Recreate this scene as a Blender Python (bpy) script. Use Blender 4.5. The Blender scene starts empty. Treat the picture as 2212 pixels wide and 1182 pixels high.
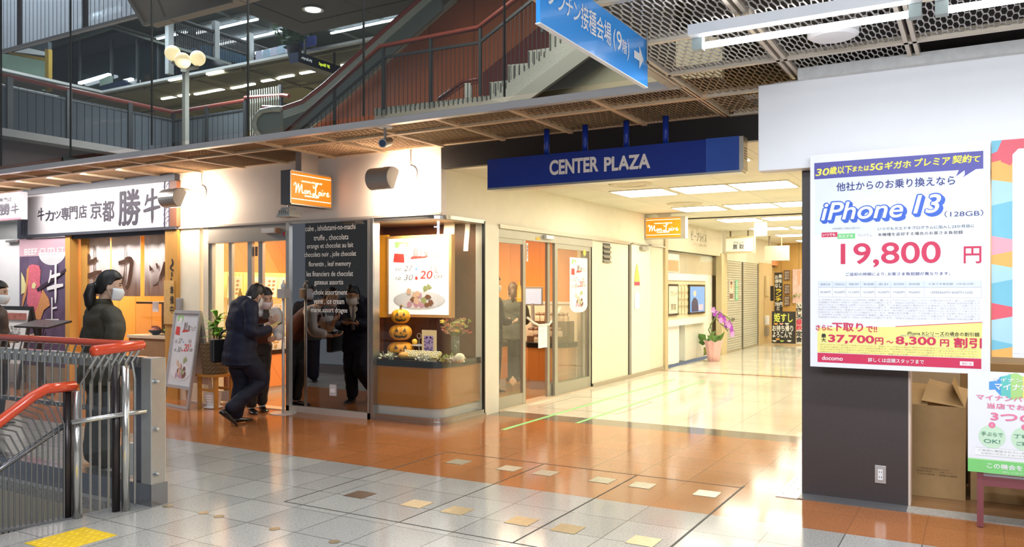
import bpy, math, random
from mathutils import Vector, Matrix

S = bpy.context.scene
COL = S.collection
RND = random.Random(7)

# ------------------------------------------------------------------ camera
FPX, EYE, CX, CV = 1752.0, 1.5, 1106.0, 624.0      # focal length in pixels of the 2212x1182 frame, eye height, principal point
cam_data = bpy.data.cameras.new('camera')
cam = bpy.data.objects.new('camera', cam_data)
COL.objects.link(cam)
cam.location = (0, 0, EYE)
cam.rotation_euler = (math.pi / 2, 0, math.radians(30))
cam_data.sensor_width = 36.0
cam_data.lens = 36.0 * FPX / 2212.0
cam_data.shift_y = (CV - 591.0) / 2212.0
cam_data.clip_end = 200
S.camera = cam

# ------------------------------------------------------------------ world, exposure
W = bpy.data.worlds.new('world')
S.world = W
W.use_nodes = True
W.node_tree.nodes['Background'].inputs[0].default_value = (0.80, 0.88, 1.0, 1)
W.node_tree.nodes['Background'].inputs[1].default_value = 0.28
S.view_settings.view_transform = 'Standard'
S.view_settings.look = 'None'
S.view_settings.gamma = 1.0
S.view_settings.exposure = 0.0
S.view_settings.use_curve_mapping = False
S.cycles.max_bounces = 7
S.cycles.diffuse_bounces = 3
S.cycles.glossy_bounces = 4
S.cycles.transmission_bounces = 4
S.cycles.transparent_max_bounces = 16
S.cycles.caustics_reflective = False
S.cycles.caustics_refractive = False
S.cycles.sample_clamp_indirect = 6.0
S.cycles.use_denoising = True


def area(name, loc, size, energy, color=(1, 1, 1), rot=(0, 0, 0), spread=180):
    l = bpy.data.lights.new(name, 'AREA')
    l.shape = 'RECTANGLE'
    l.size, l.size_y = size
    l.energy = energy
    l.color = color
    l.spread = math.radians(spread)
    o = bpy.data.objects.new(name, l)
    o.location = loc
    o.rotation_euler = rot
    COL.objects.link(o)
    return o


def spot(name, loc, target, energy, color, angle=90, blend=.8, r=.05):
    l = bpy.data.lights.new(name, 'SPOT')
    l.energy = energy
    l.color = color
    l.spot_size = math.radians(angle)
    l.spot_blend = blend
    l.shadow_soft_size = r
    o = bpy.data.objects.new(name, l)
    o.location = loc
    o.rotation_euler = (Vector(target) - Vector(loc)).to_track_quat('-Z', 'Y').to_euler()
    COL.objects.link(o)
    return o


WARM, COOL, CREAM = (1.0, .74, .48), (.88, .93, 1.0), (1.0, .93, .74)
# the rows of fluorescent fittings over the concourse, in front of and behind the viewer, plus one added fill
area('concourse_row_light', (0.6, 4.60, 2.82), (4.2, .12), 52, COOL)
area('concourse_row_light', (0.6, 1.2, 2.7), (4.6, .6), 115, COOL, (math.radians(62), 0, 0))  # added soft fill, tilted to brighten the phone shop board and posters
area('concourse_row_light', (0.6, -0.6, 2.86), (4.6, .3), 190, COOL)
area('concourse_row_light', (-2.2, 0.4, 2.86), (.3, 3.0), 120, COOL)
# daylight-white light falling down the open atrium
area('atrium_light', (-6.5, 2.0, 8.6), (7, 6), 300, (.95, .97, 1.0))
# chocolate shop
area('shop_light', (-7.9, 8.15, 2.45), (2.2, 1.2), 95, WARM)
area('shop_light', (-7.0, 10.6, 2.5), (2.6, 1.6), 120, WARM)
area('showcase_light', (-5.62, 7.62, 2.26), (.7, .3), 30, (1, .86, .66))
# lamps of the canopy lattice in front of the restaurant
area('canopy_light', (-12.0, 6.45, 3.0), (5.0, .3), 105, (1, .93, .88), (math.radians(28), 0, 0))
# cutlet restaurant
area('restaurant_light', (-10.9, 8.0, 2.3), (1.8, .8), 80, (1, .82, .62))
area('restaurant_light', (-13.2, 8.4, 2.6), (1.6, 1.2), 40, COOL)

# ------------------------------------------------------------------ measuring: pixel of the photograph -> point on a real plane
def ray(u, v):
    a = (u - CX) / FPX
    return Vector((-.5 + .8660254 * a, .8660254 + .5 * a, (CV - v) / FPX))


def onX(u, v, X):
    r = ray(u, v)
    return Vector((0, 0, EYE)) + r * (X / r.x)


def onY(u, v, Y):
    r = ray(u, v)
    return Vector((0, 0, EYE)) + r * (Y / r.y)


def onZ(u, v, Z=0.0):
    r = ray(u, v)
    return Vector((0, 0, EYE)) + r * ((Z - EYE) / r.z)


def at(u, v, d):
    return Vector((0, 0, EYE)) + ray(u, v) * d


# ------------------------------------------------------------------ materials
MATS = {}


def nt_of(name):
    m = bpy.data.materials.new(name)
    m.use_nodes = True
    return m, m.node_tree, m.node_tree.nodes['Principled BSDF']


def mathn(nt, op, a, b=None, c=None):
    n = nt.nodes.new('ShaderNodeMath')
    n.operation = op
    for i, x in enumerate((a, b, c)):
        if x is None:
            continue
        if isinstance(x, (int, float)):
            n.inputs[i].default_value = x
        else:
            nt.links.new(x, n.inputs[i])
    return n.outputs[0]


def mixc(nt, fac, a, b, mode='MIX'):
    n = nt.nodes.new('ShaderNodeMix')
    n.data_type = 'RGBA'
    n.blend_type = mode
    for s, x in ((0, fac), (6, a), (7, b)):
        if isinstance(x, (int, float)):
            n.inputs[s].default_value = x
        elif isinstance(x, tuple):
            n.inputs[s].default_value = (*x[:3], 1)
        else:
            nt.links.new(x, n.inputs[s])
    return n.outputs[2]


def noise(nt, scale, detail=3, vec=None, rough=.5):
    n = nt.nodes.new('ShaderNodeTexNoise')
    n.inputs['Scale'].default_value = scale
    n.inputs['Detail'].default_value = detail
    n.inputs['Roughness'].default_value = rough
    if vec is None:
        g = nt.nodes.new('ShaderNodeNewGeometry')
        vec = g.outputs['Position']
    nt.links.new(vec, n.inputs['Vector'])
    return n.outputs[0]


def M(name, col, rough=.5, metal=0.0, em=0.0, emcol=None, nscale=6.0, namt=.06, bump=0.0, spec=.5, coat=0.0):
    """A procedural surface: the colour wanders a little with a noise, optional fine relief and glow, also on some parts that are no lamps."""
    if name in MATS:
        return MATS[name]
    m, nt, p = nt_of(name)
    p.inputs['Roughness'].default_value = rough
    p.inputs['Metallic'].default_value = metal
    p.inputs['Specular IOR Level'].default_value = spec
    p.inputs['Coat Weight'].default_value = coat
    f = noise(nt, nscale, 3)
    lo = tuple(max(0, c * (1 - namt)) for c in col)
    hi = tuple(min(1, c * (1 + namt)) for c in col)
    nt.links.new(mixc(nt, f, lo, hi), p.inputs['Base Color'])
    if bump:
        b = nt.nodes.new('ShaderNodeBump')
        b.inputs['Strength'].default_value = bump
        b.inputs['Distance'].default_value = .01
        nt.links.new(noise(nt, nscale * 8, 4), b.inputs['Height'])
        nt.links.new(b.outputs[0], p.inputs['Normal'])
    if em:
        p.inputs['Emission Color'].default_value = (*(emcol or col), 1)
        p.inputs['Emission Strength'].default_value = em
    MATS[name] = m
    return m


def granite(name, base, dark, light, joint=.35, rough=.13, pitch=(.42, .42), org=(-1.555, 3.655), tilevar=.2, fine=220):
    m, nt, p = nt_of(name)
    g = nt.nodes.new('ShaderNodeNewGeometry')
    sep = nt.nodes.new('ShaderNodeSeparateXYZ')
    nt.links.new(g.outputs['Position'], sep.inputs[0])
    cells, lines = [], []
    for ax in (0, 1):
        t = mathn(nt, 'DIVIDE', mathn(nt, 'SUBTRACT', sep.outputs[ax], org[ax]), pitch[ax])
        fl = mathn(nt, 'FLOOR', t)
        fr = mathn(nt, 'SUBTRACT', t, fl)
        e = mathn(nt, 'MINIMUM', fr, mathn(nt, 'SUBTRACT', 1.0, fr))
        lines.append(mathn(nt, 'LESS_THAN', e, .0035 / pitch[ax]))
        cells.append(fl)
    line = mathn(nt, 'MAXIMUM', lines[0], lines[1])
    comb = nt.nodes.new('ShaderNodeCombineXYZ')
    nt.links.new(cells[0], comb.inputs[0])
    nt.links.new(cells[1], comb.inputs[1])
    wn = nt.nodes.new('ShaderNodeTexWhiteNoise')
    nt.links.new(comb.outputs[0], wn.inputs['Vector'])
    n1 = noise(nt, fine, 2)
    n2 = noise(nt, fine * .45, 2)
    n3 = noise(nt, 1.3, 3)
    ramp1 = mathn(nt, 'MULTIPLY_ADD', n1, 7.0, -3.6)
    ramp1 = mathn(nt, 'MINIMUM', mathn(nt, 'MAXIMUM', ramp1, 0.0), 1.0)
    ramp2 = mathn(nt, 'MULTIPLY_ADD', n2, 9.0, -5.2)
    ramp2 = mathn(nt, 'MINIMUM', mathn(nt, 'MAXIMUM', ramp2, 0.0), 1.0)
    c = mixc(nt, ramp1, base, light)
    c = mixc(nt, ramp2, c, dark)
    v = mathn(nt, 'MULTIPLY_ADD', wn.outputs[0], tilevar, 1 - tilevar * .6)
    v = mathn(nt, 'MULTIPLY', v, mathn(nt, 'MULTIPLY_ADD', n3, .3, .85))
    vc = nt.nodes.new('ShaderNodeCombineColor')
    for i in range(3):
        nt.links.new(v, vc.inputs[i])
    c = mixc(nt, 1.0, c, vc.outputs[0], 'MULTIPLY')
    c = mixc(nt, mathn(nt, 'MULTIPLY', line, joint), c, (.03, .028, .026))
    nt.links.new(c, p.inputs['Base Color'])
    nt.links.new(mathn(nt, 'MULTIPLY_ADD', n3, .12, rough - .05), p.inputs['Roughness'])
    p.inputs['Specular IOR Level'].default_value = .45
    return m


def planks(name, c1, c2, width=.12, angle=0.0, axes=('Y', 'Z'), rough=.35, gap=.5, grain=1.0):
    """Boards laid at an angle on a wall: board tone per board, long grain, dark gaps."""
    m, nt, p = nt_of(name)
    g = nt.nodes.new('ShaderNodeNewGeometry')
    sep = nt.nodes.new('ShaderNodeSeparateXYZ')
    nt.links.new(g.outputs['Position'], sep.inputs[0])
    a = sep.outputs['XYZ'.index(axes[0])]
    b = sep.outputs['XYZ'.index(axes[1])]
    ca, sa = math.cos(angle), math.sin(angle)
    s = mathn(nt, 'ADD', mathn(nt, 'MULTIPLY', a, ca), mathn(nt, 'MULTIPLY', b, sa))
    t = mathn(nt, 'ADD', mathn(nt, 'MULTIPLY', a, -sa), mathn(nt, 'MULTIPLY', b, ca))
    q = mathn(nt, 'DIVIDE', s, width)
    fl = mathn(nt, 'FLOOR', q)
    fr = mathn(nt, 'SUBTRACT', q, fl)
    gapm = mathn(nt, 'LESS_THAN', fr, .035)
    wn = nt.nodes.new('ShaderNodeTexWhiteNoise')
    wn.noise_dimensions = '1D'
    nt.links.new(fl, wn.inputs['W'])
    comb = nt.nodes.new('ShaderNodeCombineXYZ')
    nt.links.new(mathn(nt, 'MULTIPLY', s, 34.0), comb.inputs[0])
    nt.links.new(mathn(nt, 'MULTIPLY', t, 2.0), comb.inputs[1])
    nt.links.new(fl, comb.inputs[2])
    n = noise(nt, 1.6, 4, comb.outputs[0])
    f = mathn(nt, 'ADD', mathn(nt, 'MULTIPLY', wn.outputs[0], .55), mathn(nt, 'MULTIPLY', n, .5 * grain))
    c = mixc(nt, f, c1, c2)
    c = mixc(nt, mathn(nt, 'MULTIPLY', gapm, gap), c, tuple(x * .25 for x in c1))
    nt.links.new(c, p.inputs['Base Color'])
    p.inputs['Roughness'].default_value = rough
    return m


def glass(name, tint=(1, 1, 1), refl=.5, haze=None, bars=None):
    """Thin pane: mirror reflection by angle over clear (or tinted) see-through; 'bars' prints fine vertical lines (axis, pitch)."""
    m = bpy.data.materials.new(name)
    m.use_nodes = True
    nt = m.node_tree
    nt.nodes.clear()
    out = nt.nodes.new('ShaderNodeOutputMaterial')
    tr = nt.nodes.new('ShaderNodeBsdfTransparent')
    tr.inputs[0].default_value = (*tint, 1)
    gl = nt.nodes.new('ShaderNodeBsdfGlossy')
    gl.inputs['Roughness'].default_value = .015
    g0 = nt.nodes.new('ShaderNodeNewGeometry')
    dt = nt.nodes.new('ShaderNodeVectorMath')
    dt.operation = 'DOT_PRODUCT'
    nt.links.new(g0.outputs['Normal'], dt.inputs[0])
    nt.links.new(g0.outputs['Incoming'], dt.inputs[1])
    k = mathn(nt, 'SUBTRACT', 1.0, mathn(nt, 'ABSOLUTE', dt.outputs['Value']))
    fac = mathn(nt, 'MULTIPLY', mathn(nt, 'MULTIPLY_ADD', mathn(nt, 'POWER', k, 4.5), .9, .045), refl * 2)
    mx = nt.nodes.new('ShaderNodeMixShader')
    nt.links.new(fac, mx.inputs[0])
    nt.links.new(tr.outputs[0], mx.inputs[1])
    nt.links.new(gl.outputs[0], mx.inputs[2])
    last = mx.outputs[0]
    if haze:
        df = nt.nodes.new('ShaderNodeBsdfDiffuse')
        df.inputs[0].default_value = (*haze[:3], 1)
        tl = nt.nodes.new('ShaderNodeBsdfTranslucent')
        tl.inputs[0].default_value = (*haze[:3], 1)
        ad = nt.nodes.new('ShaderNodeMixShader')
        ad.inputs[0].default_value = .5
        nt.links.new(df.outputs[0], ad.inputs[1])
        nt.links.new(tl.outputs[0], ad.inputs[2])
        m2 = nt.nodes.new('ShaderNodeMixShader')
        m2.inputs[0].default_value = haze[3]
        nt.links.new(last, m2.inputs[1])
        nt.links.new(ad.outputs[0], m2.inputs[2])
        last = m2.outputs[0]
    if bars:
        g = nt.nodes.new('ShaderNodeNewGeometry')
        sep = nt.nodes.new('ShaderNodeSeparateXYZ')
        nt.links.new(g.outputs['Position'], sep.inputs[0])
        t = mathn(nt, 'FRACT', mathn(nt, 'DIVIDE', sep.outputs['XYZ'.index(bars[0])], bars[1]))
        lm = mathn(nt, 'LESS_THAN', t, bars[2])
        dk = nt.nodes.new('ShaderNodeBsdfDiffuse')
        dk.inputs[0].default_value = (*bars[3], 1)
        m3 = nt.nodes.new('ShaderNodeMixShader')
        nt.links.new(lm, m3.inputs[0])
        nt.links.new(last, m3.inputs[1])
        nt.links.new(dk.outputs[0], m3.inputs[2])
        last = m3.outputs[0]
    nt.links.new(last, out.inputs[0])
    return m


# ------------------------------------------------------------------ mesh building
ORG = {}
X_, Y_, Z_ = Vector((1, 0, 0)), Vector((0, 1, 0)), Vector((0, 0, 1))


class MB:
    def __init__(self):
        self.v, self.f = [], []

    def add(self, vs, fs):
        n = len(self.v)
        self.v.extend(Vector(p) for p in vs)
        self.f.extend(tuple(i + n for i in f) for f in fs)
        return self

    def quad(self, a, b, c, d):
        return self.add((a, b, c, d), ((0, 1, 2, 3),))

    def box(self, x0, x1, y0, y1, z0, z1):
        if x0 > x1: x0, x1 = x1, x0
        if y0 > y1: y0, y1 = y1, y0
        if z0 > z1: z0, z1 = z1, z0
        vs = [(x, y, z) for z in (z0, z1) for y in (y0, y1) for x in (x0, x1)]
        return self.add(vs, ((0, 2, 3, 1), (4, 5, 7, 6), (0, 1, 5, 4), (2, 6, 7, 3), (0, 4, 6, 2), (1, 3, 7, 5)))

    def obox(self, c, ux, uy, uz):
        """box from its centre and three half-axis vectors"""
        c, ux, uy, uz = Vector(c), Vector(ux), Vector(uy), Vector(uz)
        vs = [c + ux * a + uy * b + uz * e for e in (-1, 1) for b in (-1, 1) for a in (-1, 1)]
        return self.add(vs, ((0, 2, 3, 1), (4, 5, 7, 6), (0, 1, 5, 4), (2, 6, 7, 3), (0, 4, 6, 2), (1, 3, 7, 5)))

    def bar(self, p0, p1, w, h, up=Z_):
        """straight rectangular bar"""
        p0, p1 = Vector(p0), Vector(p1)
        d = (p1 - p0)
        s = d.cross(Vector(up))
        s = s.normalized() if s.length > 1e-6 else X_.copy()
        t = s.cross(d).normalized()
        return self.obox((p0 + p1) / 2, d / 2, s * w / 2, t * h / 2)

    def prism(self, poly, ext):
        """polygon (list of 3-D points in one plane) pushed along ext"""
        ext = Vector(ext)
        a = [Vector(p) for p in poly]
        n = len(a)
        fs = [tuple(range(n))[::-1], tuple(range(n, 2 * n))]
        fs += [(i, (i + 1) % n, n + (i + 1) % n, n + i) for i in range(n)]
        return self.add(a + [p + ext for p in a], fs)

    def rings(self, rings, cap=True, closed=True):
        n = len(rings[0])
        vs = [p for r in rings for p in r]
        fs = []
        for k in range(len(rings) - 1):
            for i in range(n if closed else n - 1):
                j = (i + 1) % n
                fs.append((k * n + i, k * n + j, (k + 1) * n + j, (k + 1) * n + i))
        if cap:
            fs.append(tuple(range(n))[::-1])
            fs.append(tuple(range((len(rings) - 1) * n, len(rings) * n)))
        return self.add(vs, fs)

    def tube(self, pts, r, n=10, sq=1.0, up=None):
        pts = [Vector(p) for p in pts]
        rs = r if isinstance(r, (list, tuple)) else [r] * len(pts)
        rings, prev = [], None
        for i, p in enumerate(pts):
            d = (pts[min(i + 1, len(pts) - 1)] - pts[max(i - 1, 0)]).normalized()
            if prev is None:
                a = up if up is not None else (Z_ if abs(d.z) < .9 else X_)
                s = d.cross(a).normalized()
            else:
                s = (prev - d * prev.dot(d)).normalized()
            prev = s
            t = d.cross(s).normalized()
            rings.append([p + s * math.cos(2 * math.pi * k / n) * rs[i] + t * math.sin(2 * math.pi * k / n) * rs[i] * sq for k in range(n)])
        return self.rings(rings)

    def lathe(self, prof, c, n=24, sx=1.0, sy=1.0):
        c = Vector(c)
        rings = [[c + Vector((r * sx * math.cos(2 * math.pi * k / n), r * sy * math.sin(2 * math.pi * k / n), z)) for k in range(n)] for r, z in prof]
        return self.rings(rings)

    def ball(self, c, rx, ry=None, rz=None, nu=14, nv=9, fn=None):
        ry = rx if ry is None else ry
        rz = rx if rz is None else rz
        c = Vector(c)
        rings = []
        for j in range(nv + 1):
            th = math.pi * (j + .001) / (nv + .002)
            ring = []
            for k in range(nu):
                ph = 2 * math.pi * k / nu
                p = Vector((math.sin(th) * math.cos(ph), math.sin(th) * math.sin(ph), -math.cos(th)))
                if fn: p = fn(p, ph, th)
                ring.append(c + Vector((p.x * rx, p.y * ry, p.z * rz)))
            rings.append(ring)
        return self.rings(rings)

    def strokes(self, paths, fn, n=5):
        """brush strokes: each a list of (a, b, width) in sign units, drawn as ribbons through smooth points; fn maps (a, b) to 3-D"""
        lift = 0.0
        for path in paths:
            pts = []
            m = len(path)
            for i in range(m - 1):
                p0, p1, p2, p3 = path[max(i - 1, 0)], path[i], path[i + 1], path[min(i + 2, m - 1)]
                for s in range(n):
                    t = s / n
                    pts.append(tuple(.5 * (2 * b + (c - a) * t + (2 * a - 5 * b + 4 * c - d) * t * t + (3 * b - a - 3 * c + d) * t ** 3) for a, b, c, d in zip(p0, p1, p2, p3)))
            pts.append(tuple(path[-1]))
            L, R = [], []
            for i, (a, b, w) in enumerate(pts):
                q0, q1 = pts[max(i - 1, 0)], pts[min(i + 1, len(pts) - 1)]
                dx, dy = q1[0] - q0[0], q1[1] - q0[1]
                l = math.hypot(dx, dy) or 1
                L.append(fn(a - dy / l * w / 2, b + dx / l * w / 2))
                R.append(fn(a + dy / l * w / 2, b - dx / l * w / 2))
            k = len(L)
            nn = (R[1] - R[0]).cross(L[0] - R[0])
            nn = nn.normalized() if nn.length > 0 else nn
            lift += .0006
            L = [p + nn * (lift + i * .00004) for i, p in enumerate(L)]
            R = [p + nn * (lift + i * .00004) for i, p in enumerate(R)]
            self.add(L + R, [(k + i, k + i + 1, i + 1, i) for i in range(k - 1)])
        return self

    def build(self, name, mat, parent=None, smooth=False, bevel=0.0, loc=None):
        me = bpy.data.meshes.new(name)
        if parent is not None:
            o0 = ORG[parent.name]
        elif loc is not None:
            o0 = Vector(loc)
        else:
            o0 = Vector([(min(p[i] for p in self.v) + max(p[i] for p in self.v)) / 2 for i in range(3)])
            o0.z = min(p.z for p in self.v)
        me.from_pydata([tuple(p - o0) for p in self.v], [], self.f)
        me.materials.append(mat)
        if smooth:
            me.polygons.foreach_set('use_smooth', [True] * len(me.polygons))
        me.update()
        o = bpy.data.objects.new(name, me)
        COL.objects.link(o)
        if parent is not None:
            o.parent = parent
        else:
            o.location = o0
        ORG[o.name] = o0
        if bevel:
            b = o.modifiers.new('edge', 'BEVEL')
            b.width = bevel
            b.segments = 2
            b.limit_method = 'ANGLE'
        return o


def tag(o, label=None, cat=None, group=None, kind=None):
    if label: o['label'] = label
    if cat: o['category'] = cat
    if group: o['group'] = group
    if kind: o['kind'] = kind
    return o


def thing(name, label, cat, loc, group=None):
    o = bpy.data.objects.new(name, None)
    COL.objects.link(o)
    o.location = loc
    o.empty_display_size = .1
    ORG[o.name] = Vector(loc)
    return tag(o, label, cat, group)


def struct(name, mb, mat, parent=None, **k):
    o = mb.build(name, mat, parent, **k)
    if parent is None:
        o['kind'] = 'structure'
    return o


def dup(root, loc, rz=None, label=None, group=None, cat=None):
    r = root.copy()
    COL.objects.link(r)
    r.location = loc
    if rz is not None: r.rotation_euler.z = rz
    if label: r['label'] = label
    if group: r['group'] = group
    ORG[r.name] = Vector(loc)
    for ch in [c for c in COL.objects if c.parent == root]:
        c = ch.copy()
        COL.objects.link(c)
        c.parent = r
        for g in [x for x in COL.objects if x.parent == ch]:
            d = g.copy()
            COL.objects.link(d)
            d.parent = c
    return r


# ------------------------------------------------------------------ lettering
_TXT = {}


def text_mesh(s, bold=0.0, shear=0.0):
    key = (s, bold, shear)
    if key not in _TXT:
        cu = bpy.data.curves.new('lettering', 'FONT')
        cu.body = s
        cu.size = 1
        cu.offset = bold
        cu.shear = shear
        cu.resolution_u = 5 if len(s) < 12 else 2
        ob = bpy.data.objects.new('lettering', cu)
        me = bpy.data.meshes.new_from_object(ob)
        vs = [(v.co.x, v.co.y) for v in me.vertices]
        fs = [tuple(p.vertices) for p in me.polygons]
        bpy.data.objects.remove(ob)
        bpy.data.curves.remove(cu)
        bpy.data.meshes.remove(me)
        _TXT[key] = (vs, fs)
    return _TXT[key]


def write(mb, s, c, ux, uz, h=None, w=None, bold=0.0, shear=0.0, mirror=False):
    """lettering centred on c, fitted to height h and/or width w, in the plane of ux (reading direction) and uz (up)"""
    ring = bold < 0                                                     # negative: a rounded outline all round
    bold = abs(bold)
    dense = ring or bold > 0 and any('\u3040' <= ch <= '\u9fff' for ch in s)     # thickened by overlaying, so that fine strokes stay clean
    vs, fs = text_mesh(s, 0.0 if dense else bold, shear)
    if not vs: return
    x0, x1 = min(v[0] for v in vs), max(v[0] for v in vs)
    y0, y1 = min(v[1] for v in vs), max(v[1] for v in vs)
    sy = h / (y1 - y0) if h else None
    sx = w / (x1 - x0) if w else None
    sx = sx or sy
    sy = sy or sx
    c, ux, uz = Vector(c), Vector(ux), Vector(uz)
    n = ux.cross(uz)
    m = -1 if mirror else 1
    for k, (a, b) in enumerate([(math.cos(q_), math.sin(q_)) for q_ in [i * math.pi / (6 if ring else 2) for i in range(12 if ring else 4)]] if dense else ((0, 0),)):
        mb.add([c + ux * ((v[0] + a * bold - (x0 + x1) / 2) * sx * m) + uz * ((v[1] + b * bold - (y0 + y1) / 2) * sy) + n * (k * (.0001 if ring else .00025)) for v in vs], fs)


def column_text(mb, s, c, ux, uz, h, w, bold=0.0):
    """vertical writing, one character under the other"""
    c, ux, uz = Vector(c), Vector(ux), Vector(uz)
    n = len(s)
    for i, ch in enumerate(s):
        if ch.strip():
            write(mb, ch, c + uz * (h / 2 - (i + .5) * h / n), ux, uz, w=w if ch not in 'しりーいく1' else w * .7, h=h / n * .86, bold=bold)


def disc(mb, c, ux, uz, rx, rz=None, n=20, fn=None):
    rz = rx if rz is None else rz
    c, ux, uz = Vector(c), Vector(ux), Vector(uz)
    mb.add([c + ux * rx * math.cos(2 * math.pi * k / n) + uz * rz * math.sin(2 * math.pi * k / n) for k in range(n)], [tuple(range(n))])


def rect(mb, c, ux, uz, w, h):
    c, ux, uz = Vector(c), Vector(ux), Vector(uz)
    mb.quad(c - ux * w / 2 - uz * h / 2, c + ux * w / 2 - uz * h / 2, c + ux * w / 2 + uz * h / 2, c - ux * w / 2 + uz * h / 2)


NTH = 'first second third fourth fifth sixth seventh eighth ninth tenth eleventh twelfth'.split()


# ------------------------------------------------------------------ palette
cream = M('cream_paint', (.80, .74, .58), .45)
cream_pale = M('pale_cream_paint', (.84, .80, .66), .4)
wall_white = M('warm_white_wall', (.82, .74, .68), .5)
steel = M('brushed_steel', (.55, .55, .55), .28, 1.0, nscale=30)
alu = M('satin_aluminium', (.62, .60, .56), .32, .85, nscale=20)
alu_warm = M('bronze_aluminium', (.50, .45, .36), .35, .6)
black = M('black_lacquer', (.014, .013, .014), .3)
dark_panel = M('dark_brown_panel', (.058, .043, .043), .42, namt=.15, nscale=40)
white = M('white_paint', (.86, .87, .88), .45)
white_gloss = M('white_gloss', (.85, .85, .85), .2)
ink = M('black_ink', (.02, .02, .025), .6)
brush_ink = M('brush_ink', (.035, .03, .05), .6)
navy = M('navy_ink', (.022, .03, .21), .5)
red_ink = M('red_ink', (.78, .06, .13), .5)
crimson = M('crimson_print', (.66, .03, .10), .5)
yellow_ink = M('yellow_ink', (.95, .85, .10), .5)
grey_ink = M('grey_ink', (.36, .37, .40), .6)
pale_grey_ink = M('pale_grey_ink', (.55, .56, .60), .6)
white_ink = M('white_ink', (.9, .9, .9), .5)
paper = M('white_paper', (.86, .87, .90), .6, namt=.02)
orange_wood = planks('orange_wood', (.62, .22, .05), (.78, .34, .10), .3, 0, ('X', 'Z'), .3, .25)
orange_wood_x = planks('orange_wood_side', (.62, .22, .06), (.76, .33, .12), .22, .62, ('Y', 'Z'), .32, .45)
red_rail = M('red_handrail', (.68, .07, .02), .22, coat=.4, namt=.1)
clear_glass = glass('clear_glass', (.97, .98, .97), .5)

# ================================================================== THE SETTING
XC, YF = -5.09, 7.27          # plane of the corridor's left wall, plane of the shop fronts
ZL = 3.06                     # underside of the lattice ceilings
ZC = 2.81                     # corridor ceiling
XP, YP = -1.13, 6.20          # corner of the phone shop's pillar
cy = lambda u: onX(u, 600, XC).y
cz = lambda u, v: onX(u, v, XC).z
fx = lambda u: onY(u, 600, YF).x
fz = lambda u, v: onY(u, v, YF).z

g_grey = granite('grey_granite', (.36, .35, .33), (.19, .18, .17), (.62, .61, .58), .75, .12)
g_orange = granite('orange_granite', (.39, .135, .042), (.30, .088, .026), (.58, .28, .11), .25, .11, tilevar=.10)
g_dark = granite('dark_granite', (.17, .14, .11), (.06, .05, .04), (.26, .22, .18), .2, .1)
g_cream = granite('cream_floor_tile', (.78, .74, .60), (.66, .62, .48), (.86, .82, .70), .35, .07, (.6, .6), (-1.13, 8.58), .05)
g_shop = granite('brown_shop_tile', (.42, .23, .11), (.26, .12, .05), (.55, .34, .18), .4, .12, (.45, .45), (-6, 7.4))


def slab(name, x0, x1, y0, y1, mat, z=0.0, t=.08):
    return struct(name, MB().box(x0, x1, y0, y1, z - t, z), mat)


# floor: grey concourse (with the stairwell left open), orange-brown band, dark threshold, cream corridor
XS, YS = -5.17, 3.52          # edges of the stairwell opening
slab('floor', XS, 4.5, -8, 5.32, g_grey)
slab('floor', -22, XS, YS, 5.32, g_grey)
slab('floor', -22, XP - .15, 5.32, YF + .02, g_orange)
slab('floor', XP - .15, 4.5, 5.32, 6.03, g_orange)
slab('floor', XC, XP, YF + .02, 8.21, g_orange)
slab('floor', XC, XP, 8.21, 8.58, g_dark)
slab('floor', XC, XP, 8.58, 14.2, g_cream)
slab('floor', XC, XP, 14.2, 14.36, g_orange)
slab('floor', XC, XP, 14.36, 25, g_cream)
slab('floor', -9.42, XC, YF + .02, 12.6, g_shop)
slab('floor', -22, -9.42, YF + .02, 10.2, g_shop)
slab('floor', XP, 4.5, 6.2, 8.0, planks('wood_floor', (.26, .13, .06), (.36, .20, .09), .15, 0, ('Y', 'X'), .25))
slab('floor', XP - .15, XP, 7.12, YF + .02, g_orange)

# threshold strip along the phone shop and the perforated metal plate beside its pillar
struct('trim_1', MB().box(XP, -.43, 6.03, YP, -.05, .006), M('threshold_grey', (.13, .13, .135), .3))
struct('trim_2', MB().box(-.43, 4.5, 6.03, YP, -.05, .006), M('threshold_rough', (.42, .40, .36), .5, nscale=60, namt=.5))
pl = MB().box(XP - .15, XP, 6.02, 7.12, -.05, .006)
plate = struct('trim_3', pl, M('plate_white', (.72, .72, .68), .3, .2))
hl = MB()
for i in range(8):
    for j in (0, 1):
        disc(hl, (XP - .115 + j * .07, 6.12 + i * .13 + j * .05, .0075), X_, Y_, .009, n=10)
struct('perforation', hl, black, plate)

# recessed expansion joints and the small square brass inlays of the floor
jn = MB()
for x0, x1, y0, y1 in ((-4.248, -4.238, 4.15, 6.15), (-1.562, -1.548, 3.0, 6.23), (-4.25, -1.55, 4.142, 4.152), (-4.25, -1.55, 6.15, 6.158), (-2.395, -2.385, 4.15, 6.15), (-3.237, -3.229, 4.15, 6.15)):
    jn.box(x0, x1, y0, y1, -.01, .0015)
struct('trim_4', jn, M('joint_filler', (.03, .028, .025), .6))
brass = M('worn_brass', (.50, .42, .28), .32, .8, nscale=25, namt=.25)
pewter = M('worn_pewter', (.50, .50, .42), .3, .6, nscale=25, namt=.2)
for y, m, xs in ((4.56, brass, (-3.91, -3.40, -3.06, -2.56, -2.23, -1.73)), (5.85, pewter, (-3.91, -3.40, -3.06, -2.56, -2.23, -1.73))):
    for i, x in enumerate(xs):
        mm = M('dark_bronze', (.16, .10, .07), .35, .5) if (y < 5 and i == 0) else m
        struct('trim_5', MB().box(x - .085, x + .085, y - .085, y + .085, -.01, .003), mm)
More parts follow.
